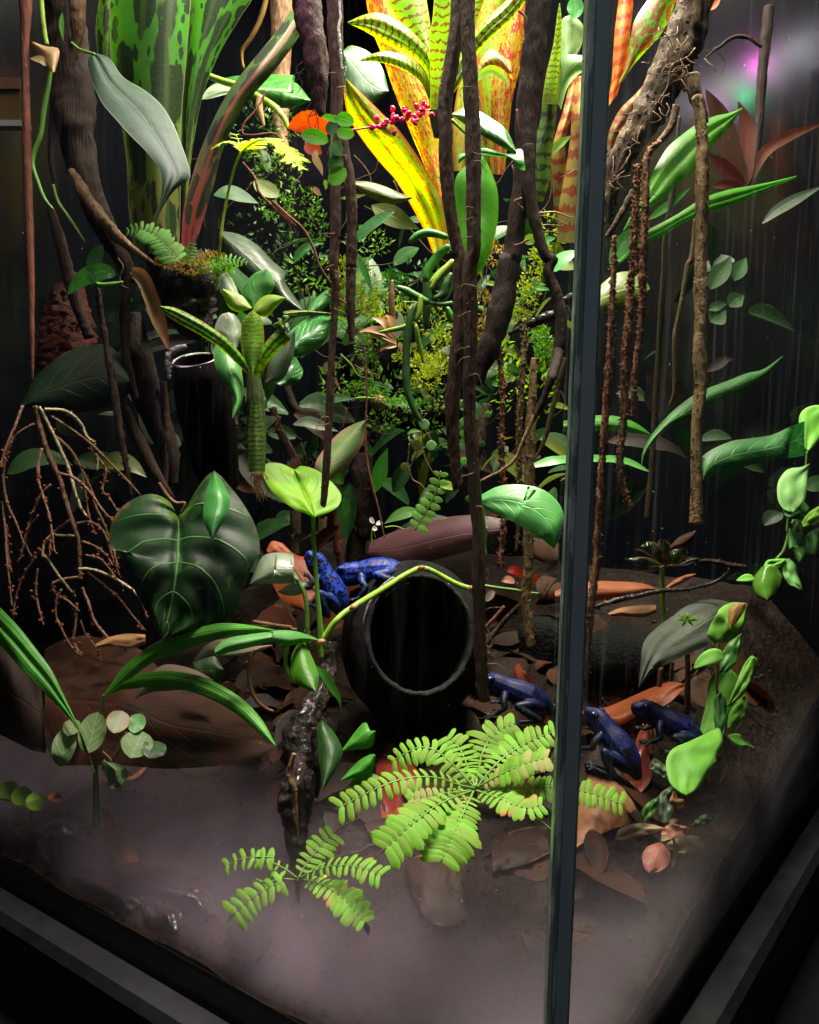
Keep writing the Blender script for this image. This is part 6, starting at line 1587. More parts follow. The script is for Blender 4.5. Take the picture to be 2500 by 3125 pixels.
blade(b, 'leaf', 'I 1190,1200 1198,1110 1240,1040 1288,998', 'I 1225,1195 1285,1130 1308,1070 1295,1000', 0.633, 'leaf_succulent', **K)
blade(b, 'leaf', 'I 1145,985 1112,1020 1110,1120 1125,1200 1148,1255', 'I 1155,985 1180,1040 1180,1120 1175,1200 1152,1256', 0.613, 'leaf_succulent_dark', **K)
blade(b, 'leaf', 'I 1128,1192 1060,1228 960,1275 865,1318 830,1390 840,1480 875,1545 940,1584', 'I 1145,1200 1160,1262 1130,1340 1095,1420 1060,1485 1020,1540 980,1575 945,1586', [0.590, 0.578, 0.572, 0.568, 0.565], 'leaf_succulent', lean=.55, bulge=.002, wave=.004, thick=.0006)
leaf(b, 'leaf', 'I 1190,1240 1260,1265 1350,1312', 0.620, 32, 'leaf_succulent', 'lanc', k=.3, thick=.001)
leaf(b, 'bud', 'I 1100,1400 1112,1375 1108,1350', 0.610, 12, 'leaf_succulent', 'oval', nu=6)
b = plant('edge_climber', 'climber with smooth green leaves and one glossy swollen leaf at the tank edge', 'climber', 'I 1600,300', 0.775)
tube(b, 'stem', 'F 1655,1110 1650,1180 1640,1300 1560,1440 1540,1560 I 1545,60 1520,150 1480,200 1400,290 1340,320', 0.770, [7, 7, 8, 8, 8, 9, 9, 9, 8, 6], 'stem_green', bump=.1)
blade(b, 'leaf', 'F 1648,1105 1612,1010 1615,890 1680,842 1780,838', 'F 1660,1108 1720,1050 1770,960 1800,900 1800,845', 0.760, 'leaf_succulent', **K)
blade(b, 'leaf', 'F 1668,1180 1620,1200 1540,1215 1485,1290 1485,1390 1520,1445 1565,1460', 'F 1672,1185 1665,1240 1655,1320 1640,1390 1610,1440 1590,1455 1568,1461', 0.755, 'leaf_succulent_pale', **K)
blade(b, 'leaf', 'F 1510,1440 1530,1490 1580,1505 1640,1490', 'F 1520,1410 1570,1430 1630,1400 1670,1440', 0.767, 'leaf_succulent_dark', **K)
blade(b, 'leaf', 'F 1570,1500 1545,1580 1550,1680 I 1560,130 1590,200 1610,220', 'F 1620,1510 1640,1600 I 1640,40 1650,120 1640,190 1612,222', 0.765, 'leaf_succulent_dark', **K)
blade(b, 'leaf', 'I 1515,205 1510,270 1540,340 1600,378 1622,380', 'I 1550,200 1590,240 1605,300 1620,350 1626,378', 0.763, 'leaf_succulent_pale', **K)
blade(b, 'swollen_leaf', 'I 1390,250 1345,310 1338,370 1365,425 1420,445', 'I 1470,240 1505,300 1500,370 1470,420 1425,446', 0.757, 'leaf_pitcher', bulge=.009, nu=18, nv=12, thick=.001)
blade(b, 'leaf', 'I 1390,270 1420,215 1470,205 1520,200', 'I 1420,290 1470,270 1510,240 1530,205', 0.765, 'leaf_succulent', **K)
leaf(b, 'leaf', 'I 1345,315 1300,315 1240,330', 0.760, 22, 'leaf_succulent', 'ovate', k=.3, thick=.001)
blade(b, 'leaf', 'F 1620,1530 1660,1470 1720,1430 1790,1400', 'F 1630,1560 1690,1540 1750,1500 1800,1450', 0.780, 'leaf_lime', **K)
blade(b, 'leaf', 'F 1640,1640 1660,1590 1730,1550 1800,1540', 'F 1640,1700 1700,1720 1760,1720 1800,1700', 0.775, 'leaf_succulent_dark', **K)
blade(b, 'leaf', 'I 1640,110 1670,60 1730,20 1800,0', 'I 1660,180 1700,200 1760,190 1800,160', 0.785, 'leaf_succulent_dark', **K)
leaf(b, 'leaf', 'F 1650,1330 1700,1300 1780,1290', 0.795, 50, 'leaf_dark', 'oval', k=.2)

# pink seedling low at the front
b = plant('pink_seedling', 'pale pink and beige seedling with a curled golden stalk in the fog', 'seedling', 'L 860,520', 0.570)
blade(b, 'leaf', 'L 800,515 720,545 690,600 700,660 725,698', 'L 805,520 850,570 848,640 800,685 730,700', [0.570, 0.560, 0.555], 'leaf_pink_seedling', bulge=.0015, wave=.003)
blade(b, 'leaf', 'L 820,540 880,500 960,480 1040,490 1060,520', 'L 825,560 880,575 960,585 1040,590 1060,575', 0.570, 'leaf_beige_seedling', bulge=.0015, wave=.003)
blade(b, 'leaf', 'L 820,435 740,412 640,410 560,440 540,470', 'L 815,445 740,470 650,488 560,505 530,500', 0.575, 'leaf_beige_seedling', bulge=.001, wave=.002)
blade(b, 'leaf', 'L 800,470 820,430 870,410 920,420', 'L 800,500 860,520 930,490 970,430', 0.580, 'leaf_pink_seedling', bulge=.0015, wave=.003)
blade(b, 'leaf', 'L 980,420 1020,370 1070,355 1105,375', 'L 990,430 1040,420 1080,405 1106,380', 0.580, 'leaf_succulent_dark', bulge=.001, wave=.002)
leaf(b, 'leaf', 'L 800,510 830,490 870,490', 0.562, 16, 'leaf_beige_seedling', 'lanc', k=.3)
leaf(b, 'leaf', 'L 850,420 870,395 900,385', 0.575, 14, 'leaf_beige_seedling', 'lanc', k=.3)
tube(b, 'stalk', 'L 870,490 885,550 890,620 860,680 800,730 740,745 690,730 655,690', 0.565, [7, 10, 12, 13, 13, 13, 12, 8], 'stem_amber', bump=.1)
b = plant('shaded_sprout', 'grey-green sprout with a dry beige scrap under the thick oval leaf', 'sprout', 'L 800,400', 0.580)
blade(b, 'leaf', 'L 690,390 685,340 720,290 790,250', 'L 710,400 750,370 780,310 795,255', 0.585, 'leaf_succulent_dark', bulge=.001, wave=.002)
blade(b, 'leaf', 'L 790,400 775,300 800,230 860,190', 'L 850,400 870,330 880,260 868,195', 0.590, 'leaf_greengrey', bulge=.0015, wave=.003)
blade(b, 'dry_leaf', 'L 870,220 850,290 900,330 940,330', 'L 885,220 900,260 935,270 942,328', 0.575, 'dead_tan', bulge=.0015, wave=.004)
blade(b, 'leaf', 'I 730,1420 760,1370 800,1390 840,1420', 'I 740,1440 790,1460 820,1480 845,1450', 0.600, 'leaf_greengrey', bulge=.001, wave=.002)

# tillandsia rosette on the log
b = plant('pink_rosette', 'small pink and orange rosette with a brown spike on the upper log', 'rosette', 'E 770,470', .69)
for pts, w, mt in (('E 780,470 720,410 640,395 565,405', 24, 'leaf_tillandsia'), ('E 775,450 730,370 690,340 640,325', 26, 'leaf_tillandsia'), ('E 790,480 740,440 680,420 630,425', 22, 'leaf_tillandsia'), ('E 790,490 750,485 715,495 690,525', 22, 'leaf_tillandsia'), ('E 785,440 770,370 740,320 720,310', 30, 'leaf_tillandsia'), ('E 795,440 805,370 810,320 800,285', 26, 'leaf_silver'), ('E 800,470 810,490 815,520', 16, 'leaf_tillandsia'), ('E 800,440 830,390 835,350', 20, 'leaf_olive'), ('E 780,480 700,450 620,410 570,440', 16, 'leaf_lime')):
    leaf(b, 'leaf', pts, .695, w, mt, 'lanc', k=.45, nu=10)
tube(b, 'spike', 'E 762,360 758,260 758,170 762,105', .70, [14, 19, 18, 8], 'stem_brown', bump=.1)
b = plant('pale_flower', 'tiny pale flower with yellow roots dangling above the maroon leaf', 'flower', 'E 660,1530', .65)
for pts, w in (('E 655,1530 640,1505 645,1490', 14), ('E 665,1535 690,1525 700,1540', 14), ('E 655,1540 660,1560 675,1555', 14)):
    leaf(b, 'petal', pts, .65, w, 'petal_white', 'oval', nu=6)
for pts in ('E 645,1560 640,1600 645,1650', 'E 655,1560 655,1590 665,1610', 'E 720,1550 780,1545 840,1565'):
    tube(b, 'rootlet', pts, .65, [4, 3, 2], 'stem_lime', sides=5)
leaf(None, 'red_bract', 'H 1430,275 1480,270 1540,320', .63, 26, 'leaf_red', 'lanc', k=.3, label='small glowing red bract behind the blunt tan root', cat='bract')
leaf(None, 'red_bract', 'H 1590,290 1600,320 1595,350', .63, 16, 'leaf_red', 'lanc', k=.1, label='tiny red bract tip beside the blunt tan root', cat='bract')
leaf(None, 'pink_scrap', 'H 1400,330 1440,325 1480,340', .64, 22, 'leaf_pink_seedling', 'oval', k=.4, label='pale pink scrap under the small red bract', cat='leaf scrap')
leaf(None, 'pink_scrap', 'H 1310,450 1340,410 1360,390', .64, 22, 'leaf_greypink', 'oval', k=.3, label='grey lilac scrap beside the pipe rim', cat='leaf scrap')

# moss and fine greenery on the logs and between the trunks
GM = 'moss patches'
for i, (lb, blobs, n, sz, mt) in enumerate((
        ('yellow moss hanging between the two hanging vines', [('E 470,60', .71, 40, 90), ('E 480,210', .71, 30, 90), ('E 600,120', .72, 70, 120), ('E 620,250', .72, 60, 60)], 170, 20, 'moss_yellow'),
        ('green moss draped over the upper log', [('E 600,500', .70, 60, 60), ('E 640,590', .70, 40, 60), ('E 700,450', .71, 120, 30)], 150, 18, 'moss_green'),
        ('yellow-green moss tuft at the end of the upper log', [('E 960,600', .69, 90, 70), ('E 1040,600', .69, 60, 60), ('E 960,690', .70, 80, 50)], 150, 20, 'moss_yellow'),
        ('moss cushion on the lower log beside the cork stub', [('E 800,820', .70, 90, 30), ('E 680,770', .71, 60, 30), ('E 900,850', .70, 80, 40)], 150, 18, 'moss_green'),
        ('golden moss behind the forked trunk', [('E 1290,270', .73, 70, 110), ('E 1300,400', .73, 60, 60), ('B 1360,1480', .73, 90, 70)], 170, 22, 'moss_orange'),
        ('bright moss on the wet bark ledge', [('E 1540,200', .66, 80, 110), ('F 40,130', .66, 60, 120), ('B 1640,1500', .67, 70, 80), ('E 1500,310', .66, 60, 30)], 170, 18, 'moss_yellow'),
        ('dark green moss hanging below the bark ledge', [('F 60,400', .68, 60, 60), ('F 120,480', .69, 50, 90), ('E 1640,560', .69, 40, 90)], 130, 22, 'moss_green'),
        ('moss under the glowing red leaf', [('B 230,1180', .76, 110, 90), ('B 320,1320', .75, 60, 110), ('A 1600,1200', .77, 90, 80)], 130, 20, 'moss_green'),
        ('bright moss carpet behind the pencil cactus', [('E 800,300', .77, 150, 60), ('E 1020,350', .74, 90, 120), ('E 700,260', .78, 120, 80), ('E 880,560', .74, 120, 40), ('E 1050,480', .72, 60, 90)], 200, 18, 'moss_yellow'),
        ('hanging moss strands below the lower log', [('E 900,960', .76, 200, 40), ('E 700,930', .76, 90, 60), ('E 1050,800', .75, 80, 80), ('E 560,760', .78, 90, 40)], 150, 20, 'moss_green'),
        ('mossy growth above the fern seedling frond', [('A 1560,900', .80, 140, 60), ('B 100,700', .80, 140, 120), ('B 100,1000', .79, 160, 90), ('B 620,1420', .80, 140, 90)], 150, 22, 'moss_green'),
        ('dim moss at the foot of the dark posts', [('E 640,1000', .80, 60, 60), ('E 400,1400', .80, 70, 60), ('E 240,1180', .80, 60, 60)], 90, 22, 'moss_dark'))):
    moss(None, 'moss_patch', blobs, n, sz, mt, 20 + i, label=lb, cat='moss', group=GM, kind='stuff')
# stray narrow leaves in the bright middle
GS = 'stray narrow leaves'
for pts, w, mt, lb, dd in (('B 560,1480 590,1560 620,1640 650,1725', 20, 'leaf_gloss', 'narrow shiny leaf hanging behind the frayed vine', .70), ('B 185,1540 230,1470 300,1430 360,1420', 26, 'leaf_gloss', 'arched shiny leaf beside the rusty runner', .73), ('E 1300,120 1350,125 1395,140', 14, 'leaf_lime', 'thin lime leaf behind the thick vines', .68),
                       ('E 1500,170 1540,180 1570,195', 15, 'leaf_lime', 'thin lime leaf in the bright moss', .655), ('E 1600,155 1650,155 1685,165', 13, 'leaf_mint', 'pale thin leaf tip in the bright moss', .65), ('E 1425,600 1470,620 1510,650', 22, 'leaf_green', 'green leaf scrap below the bark ledge', .66),
                       ('E 540,110 548,160 552,200', 16, 'leaf_lime', 'small lime leaf on the yellow moss', .70), ('E 480,490 490,460 485,415', 20, 'leaf_green', 'dim green leaf under the yellow moss', .72), ('E 1350,720 1375,710 1400,725', 20, 'leaf_green', 'green leaf scrap beside the red scaly root', .66),
                       ('E 850,1000 890,985 935,990', 12, 'leaf_green', 'narrow leaf above the button leaves', .67), ('C 0,440 40,420 60,440', 20, 'leaf_lime', 'lime leaf speck behind the forked trunk foot', .70), ('C 100,1420 140,1400 185,1390', 20, 'leaf_mint', 'mint leaf scrap above the bark ledge', .66), ('F 60,150 100,150 145,160', 13, 'leaf_mint', 'pale leaf sliver on the bark ledge', .645), ('F 245,340 270,370 290,400', 16, 'leaf_lime', 'lime leaf sliver touching the seam', .64), ('C 10,1430 40,1400 70,1420', 34, 'leaf_lime', 'yellow-green leaf in the moss by the seam', .665)):
    leaf(None, 'narrow_leaf', pts, dd, w, mt, 'lanc', k=.3, nu=8, label=lb, cat='leaf', group=GS)
for i, (pts, lb) in enumerate((('C 80,1245 180,1240 240,1260 300,1275', 'uppermost orange rootlet by the banded bromeliad base'), ('C 90,1260 170,1275 260,1320', 'middle orange rootlet by the banded bromeliad base'), ('C 90,1320 150,1315 230,1325', 'short orange rootlet by the banded bromeliad base'), ('C 100,1360 160,1355 210,1370', 'lowest orange rootlet by the banded bromeliad base'))):
    tube(None, 'orange_rootlet', pts, .66, [4, 5, 4, 3], 'stem_amber', sides=6, label=lb, cat='root', group='orange rootlets')
tube(None, 'cross_twig', 'B 370,1720 470,1760 560,1840', .66, [6, 6, 4], 'root_reddish', sides=5, label='thin reddish twig crossing behind the glossy white leaf', cat='twig')
tube(None, 'cross_twig', 'E 460,540 520,600 560,660 640,690', .70, [6, 7, 6, 4], 'stem_green', sides=5, label='thin green twig against the upper log', cat='twig')
tube(None, 'cross_twig', 'E 490,850 490,900 470,970', .70, [6, 7, 5], 'root_reddish', sides=5, label='short reddish twig below the paddle leaf', cat='twig')
tube(None, 'cross_twig', 'E 100,900 90,950 70,1000', .70, [12, 12, 6], 'root_reddish', sides=6, label='short tan twig beside the striped bromeliad sheath', cat='twig')
tube(None, 'cross_twig', 'E 540,600 600,640 680,660', .69, [4, 5, 3], 'root_reddish', sides=5, label='thin reddish twig across the upper log', cat='twig')

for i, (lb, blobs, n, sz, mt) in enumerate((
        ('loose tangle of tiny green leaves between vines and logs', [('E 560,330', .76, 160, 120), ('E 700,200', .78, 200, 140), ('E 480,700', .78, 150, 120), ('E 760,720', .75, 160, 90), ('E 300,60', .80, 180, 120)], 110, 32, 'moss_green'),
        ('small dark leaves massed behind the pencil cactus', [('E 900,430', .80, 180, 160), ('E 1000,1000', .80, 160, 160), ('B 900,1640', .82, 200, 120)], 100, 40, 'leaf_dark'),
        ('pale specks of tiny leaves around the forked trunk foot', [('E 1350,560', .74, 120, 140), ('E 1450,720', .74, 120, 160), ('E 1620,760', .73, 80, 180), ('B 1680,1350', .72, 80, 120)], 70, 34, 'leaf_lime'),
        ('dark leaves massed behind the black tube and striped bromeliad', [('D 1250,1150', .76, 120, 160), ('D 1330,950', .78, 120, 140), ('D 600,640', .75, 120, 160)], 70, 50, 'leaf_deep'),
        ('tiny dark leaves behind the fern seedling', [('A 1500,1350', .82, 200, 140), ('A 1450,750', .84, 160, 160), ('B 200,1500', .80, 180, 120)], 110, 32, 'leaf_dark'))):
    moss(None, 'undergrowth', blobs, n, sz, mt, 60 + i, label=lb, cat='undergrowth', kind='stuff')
rnd = random.Random(77)
V, Fc, UV = [], [], []
for k in range(90):
    x = 620 + rnd.random() * 1080; y = 450 + rnd.random() * 950
    dd = .74 + rnd.random() * .10
    pl = [(x, y)]; an = 1.57 + rnd.gauss(0, .8)
    for q in range(5):
        an += rnd.gauss(0, .45); x += math.cos(an) * 34; y += math.sin(an) * 34 + 6
        pl.append((x, y))
    C = path(pl, dd, 16); r0 = (.0003 + .0006 * rnd.random())
    sweep(C, [r0 * (1 - .5 * i / 15) for i in range(16)], 5, V=V, Fc=Fc, UV=UV)
mk('root_tangle', V, Fc, 'root_dim', None, UV, label='tangle of thin dim roots and stems behind the logs', cat='roots', kind='stuff')


# mid-distance foliage that reads as one mass: leaf-shaped sheets at many angles
def leaf_mass(label, region, dr_, n, ln, mat, seed):
    rnd = random.Random(seed)
    x0, y0, x1, y1 = region
    V, Fc, UV = [], [], []
    for _ in range(n):
        x = x0 + rnd.random() * (x1 - x0); y = y0 + rnd.random() * (y1 - y0); dd = dr_[0] + rnd.random() * (dr_[1] - dr_[0])
        c = P(x, y, dd); L = ln * (.5 + rnd.random()); w = L * (.16 + .16 * rnd.random())
        dv = Vector((rnd.gauss(0, 1), rnd.gauss(0, .5), rnd.gauss(-.1, .7))).normalized()
        up = Vector((rnd.gauss(0, .5), -.6 + rnd.gauss(0, .4), .8)); sv = dv.cross(up).normalized(); nn = sv.cross(dv)
        k = len(V); droop = .2 + .5 * rnd.random()
        for i in range(7):
            u = i / 6; ww = w * math.sin(math.pi * min(1, u * .93 + .05)) ** .8
            for v in (-1, -.5, 0, .5, 1):
                V.append(c + dv * L * (u - .3) + sv * v * ww + nn * (abs(v) * ww * .35) - Vector((0, 0, 1)) * droop * L * u * u * .5); UV.append((u, (v + 1) / 2))
        for i in range(6):
            for j in range(4):
                q = k + i * 5 + j
                Fc.append((q, q + 1, q + 6, q + 5))
    mk('undergrowth', V, Fc, mat, None, UV, True, label, 'undergrowth', None, 'stuff')


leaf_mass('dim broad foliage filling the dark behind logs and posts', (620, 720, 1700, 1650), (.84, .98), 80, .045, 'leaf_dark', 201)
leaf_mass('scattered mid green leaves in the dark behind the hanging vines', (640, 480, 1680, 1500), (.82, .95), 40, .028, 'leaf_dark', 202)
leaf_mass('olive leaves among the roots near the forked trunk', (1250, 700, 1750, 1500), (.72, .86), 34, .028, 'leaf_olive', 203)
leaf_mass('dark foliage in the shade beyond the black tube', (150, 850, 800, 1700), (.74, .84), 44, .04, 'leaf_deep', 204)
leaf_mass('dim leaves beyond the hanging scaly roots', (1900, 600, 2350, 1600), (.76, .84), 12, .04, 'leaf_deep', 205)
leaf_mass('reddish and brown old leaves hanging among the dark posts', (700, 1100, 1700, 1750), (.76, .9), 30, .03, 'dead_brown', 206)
# ------------------------------------------------------------------ pipe, tube, frogs, litter
# the black pipe hide: opening towards the viewer
x, y = T('H 925,645')[0]
pc = P(x, y, .66)
u_ = .66 / FPX
ro = 152 * u_; rb = 268 * u_
ax = Vector((-0.13, 1.0, -0.36)).normalized()
hide = thing('pipe_hide', 'black round pipe hide with a wide dark opening beneath the arching vine', 'hide', (pc.x, pc.y, pc.z - rb))
lathe('body', [(.001, ro * 1.11), (.004, ro * 1.22), (.012, ro * 1.40), (.022, ro * 1.48), (.036, ro * 1.52), (.056, ro * 1.50), (.085, ro * 1.4)], pc, ax, 'pot_black', hide, 56, .0006, 60)
lathe('rim', [(.001, ro * 1.11), (-.0010, ro * 1.09), (-.0012, ro * 1.04), (.001, ro * 1.0), (.006, ro * .985)], pc, ax, 'pot_rim', hide, 90, .0011, 220)
lathe('inside', [(.006, ro * .985), (.03, ro * .985), (.07, ro * .97), (.085, ro * .7), (.086, .0005)], pc, ax, 'pot_black', hide, 48, .0004, 60)
for o in hide.children:      # the opening is a little taller than wide
    for v in o.data.vertices:
        dz = v.co.z - pc.z; v.co.z = pc.z + dz * 1.13
# pale arc on the rim's top
V, Fc, UV = [], [], []
o1 = ax.normalized().orthogonal().normalized()
arc = []
for k in range(22):
    a = math.radians(118 + k * 2.6)
    arc.append(pc + Vector((math.cos(a) * ro * 1.16, .002, math.sin(a) * ro * 1.16 * 1.13)) + Vector((0, -.002, 0)))
sweep(arc, [.0007 + .0005 * abs(noise.noise(Vector((k * .9, 0, 0)))) for k in range(22)], 6, .5, 300, V=V, Fc=Fc, UV=UV)
mk('pale_arc', V, Fc, 'rim_pale', hide, UV)

# the black tube near the striped bromeliad
x, y = T('D 1140,570')[0]
tc_ = P(x, y, .66)
tb = thing('black_tube', 'black upright tube with a thin pale broken rim', 'tube', (tc_.x, tc_.y, tc_.z - .09))
tax = Vector((-.12, -.40, 1)).normalized()
rt = 126 * MPP * .66
lathe('wall', [(-.10, rt * 1.0), (-.06, rt * 1.25), (-.03, rt * 1.3), (-.012, rt * 1.2), (0, rt * 1.02), (-.002, rt * .96), (-.03, rt * .95), (-.09, rt * .9)], tc_, tax, 'log_dark', tb, 36, .0022, 60)
lathe('rim', [(-.0010, rt * 1.03), (.0006, rt * 1.005), (-.0006, rt * .965)], tc_, tax, 'rim_pale', tb, 44, .0012, 90)
tube(tb, 'shredded_bark', 'D 1090,490 1030,510 990,550 985,620 990,680', .648, [10, 20, 22, 16, 6], 'rim_pale', bump=.6, freq=200, flake=120, fsize=14)


def frog(label, at, d, size, yaw, pitch, roll, mat, legs=0, on_ground=False):
    """a dart frog in one skin: body, head and four jointed limbs with toes; +x is forward"""
    k = size / .045
    V, Fc, UV = [], [], []

    def limb(pts, rad):
        C = crom(pts, 4 * len(pts)); R = [lerp_list(rad, i / (len(C) - 1)) for i in range(len(C))]
        e0 = (C[0] - C[1]).normalized() * R[0]; e1 = (C[-1] - C[-2]).normalized() * R[-1]
        C = [C[0] + e0 * .9, C[0] + e0 * .5] + C + [C[-1] + e1 * .5, C[-1] + e1 * .9]
        R = [R[0] * .35, R[0] * .85] + R + [R[-1] * .85, R[-1] * .35]
        sweep([c * k for c in C], [r * k for r in R], 12, V=V, Fc=Fc, UV=UV)

    limb([(-.021, 0, .0065), (-.014, 0, .0095), (-.004, 0, .0130), (.006, 0, .0155), (.014, 0, .0175), (.0195, 0, .0180), (.0245, 0, .0170)], [.0035, .0075, .0092, .0085, .0066, .0062, .0036])
    limb([(.012, 0, .0145), (.018, 0, .0152), (.0235, 0, .0155)], [.0060, .0060, .0038])
    for s in (-1, 1):
        st = legs if s > 0 else 0
        # hind leg: hip, knee forward, heel back, foot
        limb([(-.014, s * .005, .0085), (-.008, s * .0105, .0105), (-.001, s * .0140, .0095 + .002 * st)], [.0042, .0040, .0029])
        limb([(-.001, s * .0140, .0095 + .002 * st), (-.008, s * .0150, .0065), (-.0155, s * .0140, .0035)], [.0028, .0026, .0019])
        limb([(-.0155, s * .0140, .0035), (-.009, s * .0165, .0022), (-.003, s * .0180, .0012)], [.0018, .0015, .0012])
        for dx, dy in ((.0065, -.001), (.0065, .0022), (.0045, .0048), (.002, .006)):
            limb([(-.0035, s * .0178, .0012), (-.0035 + dx * .6, s * (.0178 + dy * .6), .0014), (-.0035 + dx, s * (.0178 + dy), .0007)], [.0010, .0007, .0009])
        # front leg
        limb([(.0085, s * .0055, .0130), (.0085, s * .0100, .0095), (.0070, s * .0120, .0065)], [.0030, .0024, .0019])
        limb([(.0070, s * .0120, .0065), (.0100, s * .0128, .0035), (.0130, s * .0125, .0012)], [.0019, .0016, .0012])
        for dx, dy in ((.005, -.002), (.0058, .0008), (.0042, .0034), (.0015, .0046)):
            limb([(.0128, s * .0125, .0012), (.0128 + dx * .6, s * (.0125 + dy * .6), .0013), (.0128 + dx, s * (.0125 + dy), .0007)], [.0010, .0007, .0010])
        # eye bulge
        limb([(.0185, s * .0042, .0205), (.0200, s * .0046, .0206)], [.0025, .0024])
    px, py = T(at)[0]
    dd = ground_d(px, py, .002) if on_ground else d
    loc = P(px, py, dd)
    root = thing('frog', label, 'frog', loc, 'blue dart frogs')
    root.rotation_euler = (roll, pitch, yaw)
    me = bpy.data.meshes.new('body'); me.from_pydata([tuple(v) for v in V], [], Fc)
    me.materials.append(M[mat]); me.polygons.foreach_set("use_smooth", [True] * len(me.polygons))
    o = bpy.data.objects.new('body', me); COL.objects.link(o); o.parent = root
    rm = o.modifiers.new('skin', 'REMESH'); rm.mode = 'VOXEL'; rm.voxel_size = .00045 * k; rm.use_smooth_shade = True
    sm = o.modifiers.new('soften', 'SMOOTH'); sm.factor = .5; sm.iterations = 5
    for s in (-1, 1):
        C = [Vector((.0196 + t * .0001, s * (.0058 + q), .0207)) * k for t, q in ((0, -.0012), (0, -.0006), (0, .0006), (0, .0012))]
        V2, F2, U2 = sweep(C, [.0008 * k, .0016 * k, .0016 * k, .0007 * k], 10)
        me2 = bpy.data.meshes.new('eye'); me2.from_pydata([tuple(v) for v in V2], [], F2); me2.materials.append(M['eye_black'])
        me2.polygons.foreach_set("use_smooth", [True] * len(me2.polygons))
        e = bpy.data.objects.new('eye', me2); COL.objects.link(e); e.parent = root
    return root


R_ = math.radians
frog('bright blue frog sitting upright behind the heart leaf stalk', 'H 315,430', .665, .047, R_(168), R_(-46), R_(0), 'frog_blue')
frog('bright blue frog crouching on the pipe, bowing towards the other frog', 'H 690,405', .685, .054, R_(184), R_(16), R_(10), 'frog_blue', 1)
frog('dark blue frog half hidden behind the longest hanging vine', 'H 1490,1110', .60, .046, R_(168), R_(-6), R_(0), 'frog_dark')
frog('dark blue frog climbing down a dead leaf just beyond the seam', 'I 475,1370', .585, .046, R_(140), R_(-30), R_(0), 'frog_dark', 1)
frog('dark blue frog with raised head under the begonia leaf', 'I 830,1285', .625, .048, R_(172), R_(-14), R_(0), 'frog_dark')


# leaf litter, each leaf a thing of its own
def litter(label, left, right, mat, lift=.002, **kw):
    return blade(None, 'dead_leaf', left, right, None, mat, ground=lift, label=label, cat='dead leaf', **kw)


def deadleaf(label, left, right, mat, d, **kw):
    return blade(None, 'dead_leaf', left, right, d, mat, label=label, cat='dead leaf', **kw)


deadleaf('long maroon dead leaf lying across behind the pipe', 'E 630,1640 760,1580 900,1540 1020,1505 1130,1485 1260,1480 1400,1500', 'H 610,210 750,250 900,230 1050,200 1200,160 1300,130 1410,90', 'dead_maroon', [.72, .71, .70, .69, .68], bulge=.006)
deadleaf('big brown dead leaf leaning behind the palm seedling', 'G 260,730 430,655 620,670 800,720 1000,900 1250,1010 1480,1110 1605,1290', 'G 265,1290 330,1400 520,1410 720,1410 950,1430 1200,1420 1450,1395 1600,1310', 'dead_brown', [.66, .655, .65, .645, .64, .635], dr=[.63, .625, .62, .615, .612, .61], bulge=.01, nu=26, nv=12, wave=.006)
deadleaf('dark brown dead leaf at the tank edge beside the big brown one', 'G -60,700 60,720 160,790 240,900', 'G -60,1200 60,1260 180,1320 270,1340', 'dead_dark', [.64, .64, .645, .65], bulge=.006)
deadleaf('tan leaf scrap under the heart leaf tip', 'G 560,700 640,660 740,640 850,645', 'G 570,720 660,715 760,725 852,700', 'dead_tan', .64, bulge=.002)
deadleaf('red-orange dead leaf behind the upright frog', 'H 70,95 35,170 45,300 100,420 170,485 240,505', 'H 120,110 200,180 310,200 390,270 430,350 260,500', 'dead_red', [.70, .695, .69, .685], bulge=.006)
deadleaf('red leaf corner behind the silver leaf', 'G 1560,150 1590,100 1640,110 1700,160', 'G 1570,170 1620,190 1680,200 1720,190', 'dead_red', .70, bulge=.002)
deadleaf('orange dead leaf lying behind the seam near the stone', 'I 180,390 300,345 420,332 560,335 690,345 795,378', 'I 180,450 300,455 420,448 560,440 690,412 796,384', 'dead_orange', .68, bulge=.006)
deadleaf('brown dead leaf behind the blunt tan root', 'H 1600,330 1650,300 1725,320 I 150,330 230,345', 'H 1620,460 1680,470 I 60,470 150,470 230,450', 'dead_brown', .70, bulge=.006)
deadleaf('orange sliver leaf beside the puckered leaf stalk', 'I 830,365 880,325 950,295 1005,288', 'I 840,380 900,355 960,325 1006,294', 'dead_orange', .675, bulge=.002)
deadleaf('dark brown leaf standing behind the puckered leaf', 'I 850,130 900,80 960,50 1005,38', 'I 870,150 940,130 990,90 1008,42', 'dead_brown', .67, bulge=.003)
deadleaf('beige leaf showing between the fallen branches', 'I 490,520 560,490 660,475 770,470', 'I 500,535 600,540 700,545 775,515', 'dead_tan', .69, bulge=.003)
deadleaf('dark dead leaf lying behind the blunt tan root', 'I 0,60 60,80 130,90 200,110', 'I 10,160 60,200 130,230 200,240', 'dead_brown', .72, bulge=.003)
litter('long orange dead leaf reaching from the seam to the begonia stalks', 'I 130,1060 250,1080 350,1088 480,1070 620,1010 740,960 850,920 945,935', 'I 130,1190 250,1180 350,1120 450,1155 560,1175 680,1110 840,1050 948,942', 'dead_orange', [.004, .006, .010, .014, .02, .03], bulge=.006, nu=26)
litter('wet red dead leaf under the frog with raised head', 'I 730,1150 670,1220 640,1320 575,1420 605,1500 660,1570', 'I 745,1155 750,1250 748,1350 752,1450 735,1510 690,1565', 'dead_redwet', [.012, .010, .008, .006, .004], bulge=.004)
litter('broad brown dead leaf under the climbing frog', 'I 300,1500 420,1440 530,1450 590,1530 640,1590 655,1660 L 640,380', 'L 290,560 380,500 450,470 520,440 580,425 620,410 640,385', 'dead_tan', [.003, .006, .008, .005], bulge=.006)
